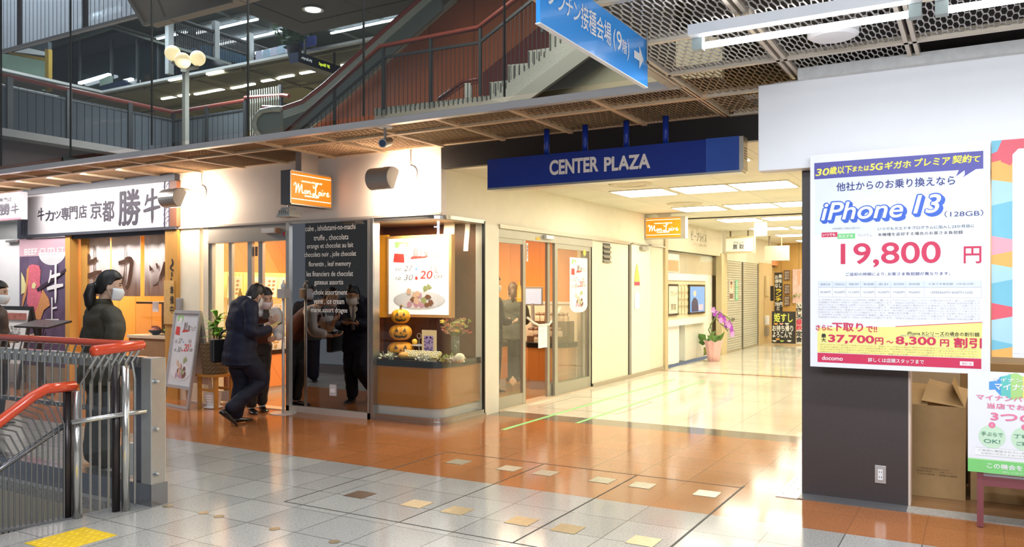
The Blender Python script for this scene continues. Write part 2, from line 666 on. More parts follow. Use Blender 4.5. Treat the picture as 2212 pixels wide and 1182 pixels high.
# worn brass studs and chips in the grey slabs
st = MB()
for u, v in ((363, 1094), (473, 1116), (593, 1143), (722, 1171), (440, 1108)):
    p = onZ(u, v)
    disc(st, (p.x, p.y, .002), X_, Y_, .035, n=14)
struct('trim_6', st, brass)
tp = MB()
tp.box(-4.42, -4.37, 7.42, 13.0, 0, .002).box(-3.92, -3.875, 8.2, 13.0, 0, .002)
struct('trim_7', tp, M('green_floor_tape', (.30, .72, .26), .35))
tp = MB().box(-4.86, -3.75, 9.05, 9.06, 0, .0015).box(-4.86, -3.75, 10.2, 10.21, 0, .0015).box(-3.76, -3.75, 9.05, 10.2, 0, .0015).box(-4.86, -4.85, 9.05, 10.2, 0, .0015)
struct('trim_8', tp, M('joint_brown', (.3, .24, .17), .4))

# stairwell walls and the flight going down
beige_wall = M('stairwell_wall', (.52, .47, .38), .5)
struct('wall_stairwell', MB().box(-22, XS, YS, YS + .14, -3.2, -.08).box(XS, XS + .1, -8, YS + .14, -3.2, -.08), beige_wall)
sw = MB()
for i in range(16):
    sw.box(-7.4, XS, 1.5 - .3 * (i + 1), 1.5 - .3 * i, -3.2, -.17 * (i + 1))
struct('stairs_down', sw, g_grey)
struct('floor_basement', MB().box(-22, XS, -8, YS, -3.3, -3.2), g_grey)

# ---- shop front header and the corridor's left wall
struct('wall_front_header', MB().box(-9.42, XC, YF, YF + .1, 2.31, ZL), wall_white)
struct('wall_left_header', MB().box(XC - .1, XC, YF + .1, 14.62, 2.27, ZC), cream)
struct('wall_left_header', MB().box(XC - .1, XC, 14.62, 18.3, 2.24, ZC), M('beige_header', (.66, .58, .42), .4))
struct('wall_left_header', MB().box(XC - .1, XC, 18.3, 25, 2.16, ZC), cream)
struct('wall_front_pier', MB().box(-9.40, -9.0, YF, YF + .4, 0, 2.31), cream_pale)
struct('wall_left_pier', MB().box(XC - .12, XC + .01, cy(1046), cy(1076), 0, 2.27), cream_pale)
struct('ceiling_bulkhead', MB().box(XC, -1.0, YF, YF + .08, ZC - .0, ZL), M('bulkhead_black', (.022, .019, .019), .4))

# cream panel with louvre, plain door, posts
struct('wall_left_panel', MB().box(XC - .1, XC - .01, cy(1280), cy(1358), .06, 2.27), cream)
struct('baseboard_left', MB().box(XC - .1, XC + .015, cy(1280), cy(1436), 0, .06), alu_warm)
struct('wall_left_post', MB().box(XC - .1, XC, cy(1358), cy(1359.5), 0, 2.27), black)
struct('wall_left_panel', MB().box(XC - .1, XC - .01, cy(1407), cy(1434), .06, 2.27), cream)
struct('wall_left_post', MB().box(XC - .14, XC + .03, cy(1434), cy(1440), 0, 2.5), M('ochre_post', (.58, .47, .27), .4))
struct('wall_left_post', MB().box(XC - .1, XC + .03, cy(1556), cy(1568), 0, 2.3), M('ochre_post', (.58, .47, .27), .4))
struct('wall_left_panel', MB().box(XC - .1, XC + .01, cy(1639), cy(1667), 0, 2.2), M('tan_wall', (.62, .46, .24), .45))
# rail strip above the glass doors
struct('trim_9', MB().box(XC - .02, XC + .03, cy(1076), cy(1358), 2.24, 2.285).box(XC - .02, XC + .03, cy(1365), cy(1434), 2.26, 2.285), alu_warm)
struct('trim_10', MB().box(-9.42, XC + .01, YF - .02, YF, 2.31, 2.335), M('trim_grey', (.45, .42, .40), .4))

# ---- corridor ceiling
tile = granite('ceiling_tile', (.80, .76, .62), (.76, .72, .58), (.83, .79, .66), .45, .6, (.84, 1.26), (-2.72, 8.28), .04)
struct('ceiling', MB().box(XC, XP, YF + .08, 25, ZC, ZC + .06), tile)
struct('ceiling_beam', MB().box(XC, XP, 14.66, 14.71, ZC - .02, ZC), M('dark_gap', (.06, .05, .04), .6))
struct('wall_right', MB().box(XP, XP + .12, YP + .12, 25, 0, ZL), cream)
struct('wall_end', MB().box(-9, 1, 25, 25.1, 0, ZL), M('end_wall', (.62, .46, .28), .5))
struct('wall_left', MB().box(XC - .14, XC - .11, cy(1560), 25, 0, ZC), M('tan_wall', (.62, .46, .24), .45))

# ---- chocolate shop interior
struct('wall_shop_left', MB().box(-9.42, -9.34, YF + .4, 12.5, 0, 2.7), orange_wood_x)
struct('wall_shop_back', MB().box(-9.42, XC - .1, 12.4, 12.5, 0, 2.7), orange_wood)
struct('ceiling_shop', MB().box(-9.42, XC - .1, YF + .1, 12.5, 2.62, 2.7), M('shop_ceiling', (.80, .66, .46), .5))
struct('wall_shop_right', MB().box(XC - .28, XC - .2, cy(1280) + .05, 12.4, 0, 2.62), M('shop_pale_wall', (.80, .68, .48), .45))
# wall behind the dark mirror door
struct('wall_shop_inner', MB().box(-7.4, -6.75, YF + .12, YF + .16, 0, 2.4), black)
struct('wall_shop_inner', MB().box(-6.75, XC - .05, YF + .98, YF + 1.02, 0, 2.4), planks('showcase_wood_back', (.20, .065, .025), (.30, .10, .04), .14, .75, ('X', 'Z'), .35, .3))

# ---- restaurant interior
struct('wall_restaurant_back', MB().box(-13.2, -9.42, 9.4, 9.5, 0, 3), planks('restaurant_wood', (.62, .30, .06), (.78, .42, .12), .3, 0, ('X', 'Z'), .4, .5))
struct('wall_restaurant_right', MB().box(-9.46, -9.40, YF + .02, 9.4, 0, 3), planks('restaurant_wood_side', (.62, .30, .06), (.78, .42, .12), .3, 0, ('Y', 'Z'), .4, .5))
struct('ceiling_restaurant', MB().box(-22, -9.42, YF + .1, 10, 2.75, 2.8), cream)
struct('wall_left_shop', MB().box(-22, -13.2, 8.0, 8.1, 0, 3.0), M('pale_shop_wall', (.80, .82, .84), .4))
struct('wall_restaurant_left', MB().box(-12.02, -11.96, YF + .1, 9.4, 0, 3.0), planks('restaurant_wood_side2', (.62, .30, .06), (.78, .42, .12), .3, 0, ('Y', 'Z'), .4, .5))
struct('wall_left_shop', MB().box(-13.26, -13.2, YF + .1, 9.5, 0, 3.0), M('pale_shop_wall', (.80, .82, .84), .4))
struct('wall_far_left', MB().box(-22, -21.9, 5, 10, 0, 3.06), dark_panel)

# ---- phone shop
struct('pillar', MB().box(XP, -.43, YP, YP + .13, .006, 2.45), dark_panel)
struct('trim_11', MB().box(-.43, -.415, YP + .005, YP + .14, .006, 2.45), M('pillar_edge', (.75, .60, .50), .4))
struct('wall_phone_shop', MB().box(-.99, 4.5, 7.55, 7.65, 0, 2.5), M('phone_shop_wall', (.74, .58, .38), .5))
struct('ceiling_phone_shop', MB().box(-.99, 4.5, 6.3, 7.55, 2.45, 2.5), white)
struct('trim_12', MB().box(.02, .035, 7.535, 7.55, .3, 2.4), M('slot_rail', (.35, .33, .31), .4, .6))
struct('wall_right_upper', MB().box(-1.0, 4.5, YP + .01, YP + .15, 2.40, ZL + .4), dark_panel)
struct('trim_13', MB().box(-1.12, 4.5, 5.98, 6.08, 2.985, ZL), M('weathered_white', (.66, .67, .66), .45, nscale=18, namt=.2))
struct('wall_behind', MB().box(-22, 4.5, -8.1, -8, 0, 6), M('far_wall', (.30, .29, .27), .5))
struct('wall_concourse_right', MB().box(4.5, 4.6, -8, 8, 0, 4), M('far_wall', (.30, .29, .27), .5))


# ---- lattice ceilings: real expanded-metal honeycomb between beams, dark void with ducts above
def lattice(mb, x0, x1, y0, y1, z, lx=.062, ly=.075, w=.0045, h=.006):
    """honeycomb of standing strips: zigzag strips along X, touching their neighbours"""
    ny = max(1, int(round((y1 - y0) / ly)))
    ly = (y1 - y0) / ny
    nx = max(1, int(round((x1 - x0) / lx)))
    lx = (x1 - x0) / nx
    for j in range(ny):
        yb = y0 + j * ly
        # one strip per row; the strip swings between the row's two edges, flat where it meets its neighbour
        pts = []
        for i in range(nx):
            a = x0 + i * lx
            hi, lo = (yb + ly - .002, yb + .002)
            if j % 2:
                hi, lo = lo, hi
            pts += [(a + .04 * lx, lo), (a + .40 * lx, lo), (a + .54 * lx, hi), (a + .90 * lx, hi)]
        n = len(pts)
        vs = []
        for x, y in pts:
            vs += [(x, y - w / 2, z), (x, y + w / 2, z), (x + .006, y, z + h)]
        fs = []
        for i in range(n - 1):
            a, b = 3 * i, 3 * i + 3
            fs += [(a, b, b + 1, a + 1), (a, a + 2, b + 2, b), (a + 1, b + 1, b + 2, a + 2)]
        mb.add(vs, fs)


lat_canopy = M('canopy_lattice', (.33, .21, .115), .45, .35, nscale=12, namt=.1)
lat_white = M('concourse_lattice', (.60, .58, .55), .42, .4)
beam_warm = M('canopy_beam', (.74, .56, .36), .45)
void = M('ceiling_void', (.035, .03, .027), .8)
bx = [-1.97 - .775 * k for k in range(0, 17)]
for k in range(16):
    for ya, yb in ((6.04, 6.42), (6.48, 7.26)):
        mb = MB()
        lattice(mb, bx[k + 1] + .02, bx[k] - .02, ya, yb, ZL)
        struct('ceiling_panel', mb, lat_canopy)
bm = MB()
for x in bx:
    bm.box(x - .022, x + .022, 6.02, YF, ZL - .02, ZL + .025)
bm.box(bx[-1], -1.9, 6.42, 6.48, ZL - .022, ZL + .025).box(bx[-1], -1.9, 7.23, 7.268, ZL - .005, ZL + .02)
struct('ceiling_beam', bm, beam_warm)
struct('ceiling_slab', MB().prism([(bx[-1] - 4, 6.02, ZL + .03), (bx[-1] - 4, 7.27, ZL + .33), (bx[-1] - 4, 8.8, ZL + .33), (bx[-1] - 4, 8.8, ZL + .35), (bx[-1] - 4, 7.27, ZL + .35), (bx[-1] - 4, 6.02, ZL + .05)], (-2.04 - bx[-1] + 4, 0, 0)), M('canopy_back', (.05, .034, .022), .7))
struct('trim_14', MB().box(bx[-1] - 4, -1.99, 5.95, 6.02, ZL - .03, ZL + .03), M('canopy_edge', (.60, .58, .58), .3, .5))
struct('trim_15', MB().box(-2.06, -2.0, -4, 5.95, ZL - .03, ZL + .6), M('opening_edge', (.50, .44, .36), .35, .4))
# concourse side
cx = [-1.97, -1.16, -.38, .40, 1.18, 1.96, 2.74]
cyy = [7.25, 6.45, 5.65, 4.86, 4.06, 3.26, 2.46, 1.66]
for i in range(len(cx) - 1):
    for j in range(len(cyy) - 1):
        if i > 2 and j > 3 or (cyy[j] > 6.5 and i > 1): continue
        if cyy[j] > 6.2 and i > 1: continue
        mb = MB()
        lattice(mb, cx[i] + .03, cx[i + 1] - .03, cyy[j + 1] + .02, cyy[j] - .02, ZL)
        struct('ceiling_panel', mb, lat_white if i or j > 1 else lat_canopy)
bm = MB()
for x in cx:
    for s in (-.024, .024):
        bm.box(x + s - .012, x + s + .012, 1.0, 7.25 if x < -1.2 else 6.2, ZL - .02, ZL + .03)
for y in cyy:
    bm.box(-1.97, 2.74 if y < 6 else -1.0, y - .02, y + .02, ZL - .02, ZL + .03)
struct('ceiling_beam', bm, M('concourse_beam', (.66, .58, .47), .4, .2))
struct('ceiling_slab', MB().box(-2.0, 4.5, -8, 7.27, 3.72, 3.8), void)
struct('ceiling', MB().box(-2.0, 4.5, -8, 1.5, ZL, ZL + .05), M('concourse_ceiling', (.52, .50, .46), .5))
dk = MB()
dk.tube([(-.4, 1.5, 3.45), (-.75, 6.0, 3.45)], .13, 14)
dk.tube([(-1.9, 5.2, 3.5), (2.5, 5.3, 3.5)], .09, 14).box(.4, .9, 1.5, 6, 3.4, 3.6)
struct('ceiling_duct', dk, M('duct_grey', (.40, .39, .37), .5, .3), smooth=True)

# ================================================================== CHOCOLATE SHOP FRONT
def depth(p):
    return -.5 * p.x + .8660254 * p.y


def wY(mb, s, u0, u1, v0, v1, Y, bold=0.0, shear=0.0, mirror=False):
    """lettering on a plane facing the viewer, measured in the photograph"""
    c = onY((u0 + u1) / 2, (v0 + v1) / 2, Y)
    write(mb, s, c, X_, Z_, (v1 - v0) / FPX * depth(c), onY(u1, 600, Y).x - onY(u0, 600, Y).x, bold, shear, mirror)


def wX(mb, s, u0, u1, v0, v1, X, bold=0.0, shear=0.0):
    c = onX((u0 + u1) / 2, (v0 + v1) / 2, X)
    write(mb, s, c, Y_, Z_, (v1 - v0) / FPX * depth(c), onX(u1, 600, X).y - onX(u0, 600, X).y, bold, shear)


# ---- automatic entrance door
ex0, ex1 = fx(450), fx(622)
zt = fz(530, 518)
d = thing('automatic_door', 'aluminium automatic glass door standing open beside the dark mirror panel', 'door', (ex0, YF, 0))
MB().box(ex0 - .1, ex0, YF, YF + .12, 0, 2.31).build('jamb', M('cream_jamb', (.72, .66, .55), .35), d)
MB().box(ex0, ex1, YF, YF + .12, zt, 2.31).box(ex0, ex1, YF - .015, YF + .135, zt - .03, zt).build('header', M('door_header', (.40, .38, .35), .35, .4), d)
fr = MB().box(ex0, ex0 + .05, YF + .02, YF + .07, .03, zt).box(fx(532), fx(541), YF + .02, YF + .07, .03, zt).box(ex0 + .05, fx(532), YF + .022, YF + .068, .03, .16)
fr.build('fixed_frame', alu, d)
MB().box(ex0 + .05, fx(532), YF + .04, YF + .05, .16, zt).build('fixed_pane', clear_glass, d)
lf = MB().box(fx(548), fx(557), YF + .075, YF + .12, .03, zt).box(ex0 + .3, ex0 + .36, YF + .075, YF + .12, .03, zt).box(ex0 + .36, fx(548), YF + .077, YF + .118, .03, .15)
lf = lf.build('sliding_leaf', alu, d)
MB().box(ex0 + .36, fx(548), YF + .093, YF + .1, .15, zt).build('pane', clear_glass, lf)
st = MB().box(fx(541.5), fx(547.5), YF + .07, YF + .072, fz(545, 553), fz(545, 532))
stk = st.build('sticker', M('beige_sticker', (.72, .55, .40), .5), d)
mb = MB(); column_text(mb, '自動ドア', (fx(544.5), YF + .066, fz(545, 543)), X_, Z_, .12, .028); mb.build('lettering', ink, stk)
sen = thing('door_sensor', 'white door sensor box on the header over the entrance', 'sensor', (fx(590), YF - .04, fz(590, 500)))
c = fz(590, 499)
MB().box(fx(573), fx(602), YF - .07, YF, c - .03, c + .03).build('housing', white, sen, bevel=.006)
MB().box(fx(602), fx(605), YF - .07, YF, c - .03, c + .03).build('end_cap', M('copper_cap', (.55, .28, .16), .4), sen)
MB().box(fx(613), fx(618), YF - .018, YF - .012, fz(615, 509), fz(615, 502)).build('warning_sticker', red_ink, d)
MB().box(fx(618), fx(621), YF - .018, YF - .012, fz(615, 509), fz(615, 502)).build('warning_sticker', yellow_ink, d)
MB().box(ex0 - .1, fx(622), YF - .03, YF + .14, 0, .012).build('threshold', M('threshold_marble', (.62, .50, .36), .2), d)

# ---- dark mirror panel with the list of sweets
mx0, mx1 = fx(628), fx(797)
mirror = M('dark_mirror', (.36, .36, .37), .012, 1.0, namt=0.0)
mp = thing('mirror_panel', 'dark mirrored glass panel printed with a white list of chocolates', 'glass panel', (mx0, YF, 0))
MB().box(mx0, mx1, YF, YF + .012, .07, fz(712, 480)).build('glass', mirror, mp)
MB().box(fx(621), mx0, YF - .03, YF + .06, 0, 2.31).build('stile', alu, mp)
MB().box(mx1, fx(801), YF - .03, YF + .06, 0, 2.31).build('stile', alu, mp)
MB().box(fx(621), fx(801), YF - .03, YF + .06, 0, .07).build('bottom_rail', M('pale_rail', (.62, .58, .52), .3, .3), mp)
MB().box(fx(621), fx(801), YF - .02, YF + .05, fz(712, 480), 2.31).build('top_rail', alu, mp)
rows = [('cube , ishidatami-no-machi', 658.4, 766.4, 492), ('truffe , chocolats', 677, 752, 513), ('orange et chocolat au lait', 662, 762, 531.5), ('chocolats noir , jolie chocolat', 656.5, 768, 550),
        ('florentin , leaf memory', 666, 757, 571), ('les financiers de chocolat', 661.4, 761.5, 592), ('gateaux assortis', 678.5, 741, 611), ('choix assortiment', 677.8, 749.6, 632),
        ('veine , ice cream', 677, 743, 651.5), ('marie assort dragee', 671.4, 749.6, 671)]
mb = MB()
for s, u0, u1, v in rows:
    desc = any(k in s for k in 'gpqj,')
    wY(mb, s, u0, u1, v - 6.5, v + (7.5 if desc else 5), YF - .002, .004)
mb.build('lettering', M('shop_lettering', (.88, .85, .80), .5, em=.10), mp)
ot = MB().box(fx(713), fx(727), YF - .012, YF - .0005, fz(720, 855), fz(720, 831))
o = ot.build('socket_plate', M('socket_plate', (.62, .60, .60), .4), mp)
mb = MB().box(fx(715.5), fx(724.5), YF - .016, YF - .012, fz(720, 848), fz(720, 840)); mb.build('socket', white, o)

# ---- corner post and showcase
post = M('steel_post', (.50, .49, .47), .3, .9)
MBp = MB().box(fx(802), fx(808), YF - .02, YF + .1, 0, 2.31)
struct('trim_16', MBp, post)
AR = .20
y_end = cy(1046)


def path(inset=0.0, n=10, x0=None, y1=None):
    x0 = fx(808) if x0 is None else x0
    y1 = y_end if y1 is None else y1
    pts = [(x0, YF + inset), (XC - AR, YF + inset)]
    r = AR - inset
    for k in range(1, n + 1):
        a = -math.pi / 2 + math.pi / 2 * k / n
        pts.append((XC - AR + r * math.cos(a), YF + AR + r * math.sin(a)))
    pts.append((XC - inset, y1))
    return pts


def wall_along(pts, pts2, z0, z1):
    """band between two parallel floor paths"""
    mb = MB()
    n = len(pts)
    mb.rings([[Vector((p[0], p[1], z0)), Vector((q[0], q[1], z0)), Vector((q[0], q[1], z1)), Vector((p[0], p[1], z1))] for p, q in zip(pts, pts2)])
    return mb


sc = thing('corner_showcase', 'curved glass corner display window with wooden base and black ledge', 'showcase', (-5.6, YF + .4, 0))
wall_along(path(0.0), path(.01), .07, 2.28).build('curved_glass', clear_glass, sc, smooth=False)
wall_along(path(-.03), path(.05), 0, .035).build('sill', M('sill_steel', (.46, .45, .43), .25, .9), sc)
wall_along(path(-.012), path(.03), .035, .075).build('sill_upper', M('sill_steel', (.46, .45, .43), .25, .9), sc)
wall_along(path(-.012), path(.03), 2.27, 2.312).build('top_trim', M('sill_steel', (.46, .45, .43), .25, .9), sc)
MB().box(XC - .02, XC + .012, y_end - .02, y_end + .005, 0, 2.3).build('end_stile', black, sc)


def solid(inset, z0, z1, xl=-6.66, yb=YF + .97):
    poly = [Vector((x, y, z0)) for x, y in path(inset, 12, xl, yb)] + [Vector((xl, yb, z0))]
    return MB().prism(poly, (0, 0, z1 - z0))


solid(.075, .02, .17).build('plinth', M('pale_plinth', (.66, .64, .60), .3), sc)
solid(.06, .17, .62).build('base', planks('showcase_base_wood', (.42, .17, .035), (.50, .22, .06), 2.0, 0, ('Y', 'X'), .35, 0, .6), sc)
solid(.045, .62, .69).build('ledge', M('black_ledge', (.012, .013, .013), .12), sc)
solid(.02, 2.29, 2.31, -6.7, YF + 1.0).build('soffit', M('showcase_soffit', (.75, .62, .45), .5), sc)
struct('wall_showcase_left', MB().box(-6.74, -6.68, YF + .15, YF + 1.0, 0, 2.4), planks('showcase_wood_left', (.36, .10, .03), (.48, .15, .05), .14, .75, ('Y', 'Z'), .35, .3))

# light box with the anniversary fair poster
LY = 7.84


def fair_print(t, c, ux, uz, w, h, glow=0.0):
    """the anniversary-fair artwork, reused on light box, A-frame and hanging poster (w x h, centred on c)"""
    n = Vector(ux).cross(Vector(uz)) * -1.0
    n = Vector(ux).cross(Vector(uz))
    n = n.normalized()
    P = lambda a, b, k=1: Vector(c) + Vector(ux) * (a - .5) * w + Vector(uz) * (b - .5) * h + n * .0015 * k
    sfx = '_lit' if glow else ''
    E = dict(em=glow) if glow else {}
    A = lambda nm, col: M(nm + sfx, col, .5, **(dict(em=glow, emcol=col) if glow else {}))
    mb = MB()
    write(mb, '創', P(.47, .83), ux, uz, h * .12, w * .15)
    write(mb, '業', P(.63, .80), ux, uz, h * .09, w * .11)
    write(mb, 'フェア', P(.82, .795), ux, uz, h * .06, w * .22)
    write(mb, '全品', P(.75, .62), ux, uz, h * .05, w * .13)
    write(mb, 'OFF', P(.84, .49), ux, uz, h * .045, w * .15)
    mb.build('lettering', A('fair_brown', (.20, .10, .06)), t)
    mb = MB()
    write(mb, '10.', P(.14, .60), ux, uz, h * .045, w * .11, shear=.3)
    write(mb, '27', P(.32, .61), ux, uz, h * .075, w * .17, shear=.3)
    write(mb, '10.', P(.14, .475), ux, uz, h * .045, w * .11, shear=.3)
    write(mb, '30', P(.32, .485), ux, uz, h * .075, w * .17, shear=.3)
    mb.build('lettering', A('fair_grey', (.30, .28, .30)), t)
    mb = MB()
    write(mb, '20', P(.63, .52), ux, uz, h * .11, w * .22, bold=.01, shear=.15)
    write(mb, '%', P(.80, .56), ux, uz, h * .05, w * .07)
    mb.prism([P(.05, .70, .2), P(.25, .69, .2), P(.24, .81, .2), P(.07, .82, .2)], n * .001)
    mb.prism([P(.35, .735, .2), P(.62, .75, .2), P(.66, .77, .2), P(.38, .775, .2)], n * .001)
    disc(mb, P(.46, .475), ux, uz, w * .025, n=14)
    mb.build('red_print', A('fair_red', (.75, .07, .06)), t)
    mb = MB(); disc(mb, P(.46, .60), ux, uz, w * .025, n=14); mb.build('blue_print', A('fair_blue', (.30, .50, .85)), t)
    mb = MB().prism([P(.08, .90, .2), P(.32, .90, .2), P(.32, .98, .2), P(.08, .98, .2)], n * .001)
    mb.build('green_print', A('fair_green', (.38, .70, .25)), t)
    mb = MB(); disc(mb, P(.22, .905), ux, uz, w * .07, h * .05); mb.build('flower_print', A('fair_white', (.9, .9, .88)), t)
    # plate with small chocolates
    mb = MB(); disc(mb, P(.5, .17, .3), ux, uz, w * .45, h * .13, 40); mb.build('plate_print', A('fair_plate', (.74, .75, .78)), t)
    mb = MB(); disc(mb, P(.5, .18, .6), ux, uz, w * .43, h * .12, 40); mb.build('plate_print', A('fair_plate_light', (.86, .87, .90)), t)
    r = random.Random(3)
    lv = 1.0
    for nm, col in (('fair_olive', (.40, .45, .20)), ('fair_mauve', (.62, .36, .48)), ('fair_cocoa', (.25, .12, .07)), ('fair_peach', (.82, .58, .42))):
        mb = MB()
        for q in range(5):
            lv += .12
            a, b = .33 + .4 * r.random(), .10 + .26 * r.random()
            pts = [P(a + .05 * math.cos(k * math.pi / 3 + q) * (.7 + .6 * r.random()), b + .04 * math.sin(k * math.pi / 3 + q) * (.7 + .6 * r.random()), lv) for k in range(6)]
            mb.add(pts, [tuple(range(6))])
        mb.build('sweets_print', A(nm, col), t)


lx0, lx1 = onY(835, 600, LY).x, onY(975, 600, LY).x
c = onY(905, 597, LY)
dz = 178 / FPX * depth(c)
lb = thing('light_box_poster', 'illuminated fair poster in a thin wooden frame inside the corner showcase', 'poster', (c.x, LY, c.z - dz / 2))
MB().box(lx0, lx1, LY, LY + .08, c.z - dz / 2, c.z + dz / 2).build('frame', M('poster_frame_wood', (.66, .36, .12), .4), lb, bevel=.006)
ins = .035
MB().box(lx0 + ins, lx1 - ins, LY - .004, LY, c.z - dz / 2 + ins, c.z + dz / 2 - ins).build('lit_face', M('lightbox_face', (.9, .9, .88), .5, em=.6, emcol=(1, .97, .93)), lb)
fair_print(lb, (c.x, LY - .005, c.z), X_, Z_, lx1 - lx0 - 2 * ins - .04, dz - 2 * ins - .04, .10)
ox = onY(812, 600, LY + .03).x
t = MB().box(ox, lx0 - .005, LY + .02, LY + .07, c.z - dz / 2 - .01, c.z + dz / 2 + .02).build('amber_panel', M('amber_panel', (.85, .36, .02), .35, em=.15))
tag(t, 'amber yellow panel beside the lit fair poster in the showcase', 'panel')

# pumpkins
pk_m = M('pumpkin_skin', (.85, .36, .015), .45, nscale=14, namt=.2)
pk_dark = M('pumpkin_cut', (.05, .03, .01), .7)


def pumpkin(x, y, z, r, h, label, mouth):
    t = thing('carved_pumpkin', label, 'pumpkin', (x, y, z), 'stacked pumpkins in the showcase')
    f = lambda p, ph, th: Vector((p.x * (1 + .05 * math.cos(10 * ph)), p.y * (1 + .05 * math.cos(10 * ph)), p.z * (1 - .12 * math.exp(-6 * (p.x * p.x + p.y * p.y)))))
    MB().ball((x, y, z + h / 2), r, r, h / 2, 60, 14, f).build('shell', pk_m, t, smooth=True)
    to = Vector((-x, -y, 0)).normalized()
    s = Vector((-to.y, to.x, 0))

    def on(a, b):
        zz = b * h / 2
        rr = r * math.sqrt(max(0.05, 1 - b * b)) * 1.045
        ang = a * r / rr if rr > 0 else a
        return Vector((x, y, z + h / 2 + zz)) + to * rr * math.cos(ang) + s * rr * math.sin(ang)
    mb = MB()
    for sg in (-1, 1):
        mb.prism([on(sg * .55, .15), on(sg * .18, .12), on(sg * .36, .55)], to * .006)
    mb.prism([on(-.1, -.08), on(.1, -.08), on(0, .12)], to * .006)
    up = [(-.7, -.15), (-.45, -.32), (-.3, -.25), (-.15, -.38), (.15, -.3), (.3, -.4), (.5, -.3), (.7, -.12)]
    lo = [(.55, -.5), (.25, -.62), (.12, -.5), (-.1, -.64), (-.3, -.55), (-.55, -.48)]
    mb.prism([on(a, b) for a, b in up + lo], to * .006)
    mb.build('carved_face', pk_dark, t)
    return t


pumpkin(-5.9, 7.60, .69, .148, .20, 'big carved orange pumpkin at the bottom of the stack of three', 0)
pumpkin(-5.9, 7.60, .885, .128, .205, 'carved orange pumpkin in the middle of the stack of three', 1)
p3 = pumpkin(-5.9, 7.60, 1.08, .108, .19, 'small carved pumpkin with a stalk on top of the stack', 2)
MB().tube([(-5.9, 7.6, 1.25), (-5.895, 7.6, 1.29), (-5.88, 7.6, 1.31)], [.016, .012, .012]).build('stalk', M('pumpkin_stalk', (.25, .18, .07), .7), p3)

# decorations on the ledge
leaf_m = [M('pale_leaf', (.62, .62, .42), .6), M('olive_leaf', (.42, .44, .14), .6), M('cream_leaf', (.78, .74, .58), .6)]


def foliage(mb, c, r, n, seed, flat=.45, ln=.05):
    q = random.Random(seed)
    for _ in range(n):
        a, b = q.random() * 6.283, q.random()
        p = Vector(c) + Vector((math.cos(a) * r * b, math.sin(a) * r * b, q.random() * r * flat))
        d = Vector((q.uniform(-1, 1), q.uniform(-1, 1), q.uniform(-.1, 1))).normalized()
        s = d.cross(Vector((q.uniform(-1, 1), q.uniform(-1, 1), .4))).normalized()
        L = ln * q.uniform(.6, 1.2)
        nn = d.cross(s) * L * .12
        mb.add([p, p + d * L * .5 + s * L * .28 + nn, p + d * L, p + d * L * .5 - s * L * .28 + nn], [(0, 1, 2, 3)])


def on_ledge(u, v):
    return onZ(u, v, .69)


for u, v, r, k, nm in ((842, 775, .10, 0, 'pale leaf wreath on the ledge left of the pumpkins'), (895, 782, .11, 2, 'cream dried leaves on the ledge in front of the pumpkins'), (930, 788, .11, 1, 'olive leaf garland along the front of the black ledge'), (965, 786, .10, 2, 'cream dried leaves at the curved corner of the ledge')):
    p = on_ledge(u, v)
    mb = MB(); foliage(mb, (p.x, max(p.y, YF + .12), .695), r, 120, u, .5)
    tag(mb.build('leaf_garland', leaf_m[k]), nm, 'garland', kind='stuff')
for u, v, r, h, col, nm in ((872, 776, .06, .085, (.80, .40, .08), 'small striped orange gourd before the pumpkin stack'), (990, 785, .055, .11, (.80, .74, .48), 'cream white gourd at the right front of the ledge'), (963, 787, .05, .075, (.55, .52, .46), 'grey woven ball at the corner of the ledge')):
    p = on_ledge(u, v); p.y = max(p.y, YF + .1)
    g = thing('gourd', nm, 'gourd', (p.x, p.y, .69))
    MB().ball((p.x, p.y, .69 + h / 2), r, r, h / 2, 30, 10, lambda q, ph, th: Vector((q.x * (1 + .06 * math.cos(8 * ph)), q.y * (1 + .06 * math.cos(8 * ph)), q.z))).build('shell', M('gourd_' + str(u), col, .5, nscale=30, namt=.35), g, smooth=True)
    MB().tube([(p.x, p.y, .69 + h * .95), (p.x + .01, p.y, .69 + h + .03)], [.008, .006]).build('stalk', M('pumpkin_stalk', (.25, .18, .07), .7), g)
# cake stand with a little pumpkin
p = onZ(908, 745, .69)
p = Vector((-5.72, 7.72, .69))
cs = thing('cake_stand', 'small white pedestal plate with ring handle in the showcase', 'cake stand', p)
MB().lathe([(.05, 0), (.05, .01), (.008, .02), (.008, .13), (.09, .14), (.095, .155), (0.001, .148)], p, 24).build('plate', white_gloss, cs, smooth=True)
ring = [p + Vector((.03 * math.cos(a), 0, .255 + .03 * math.sin(a))) for a in [i * math.pi / 8 for i in range(17)]]
MB().tube(ring, .004, 6).tube([p + Vector((0, 0, .15)), p + Vector((0, 0, .225))], .004, 6).build('ring_handle', steel, cs)
tg = MB().ball(p + Vector((-.05, -.02, .185)), .035, .035, .035, 12, 8).build('sweet', M('golden_sweet', (.85, .5, .06), .4), smooth=True)
tag(tg, 'golden sweet lying on the white pedestal plate', 'sweet')
# framed card
p = Vector((-5.53, 7.66, .69))
fc = thing('framed_card', 'cream framed card with purple picture standing on the showcase ledge', 'card', p)
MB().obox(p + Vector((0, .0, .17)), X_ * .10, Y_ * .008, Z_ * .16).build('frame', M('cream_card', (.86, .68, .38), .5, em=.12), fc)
mb = MB(); rect(mb, p + Vector((0, -.01, .165)), X_, Z_, .13, .2); mb.build('picture', M('lilac_print', (.55, .42, .72), .5), fc)
mb = MB()
q = random.Random(5)
for _ in range(26):
    rect(mb, p + Vector((q.uniform(-.055, .055), -.012, .165 + q.uniform(-.09, .09))), X_, Z_, .018, .016)
mb.build('picture', M('purple_print', (.14, .06, .40), .5), fc)
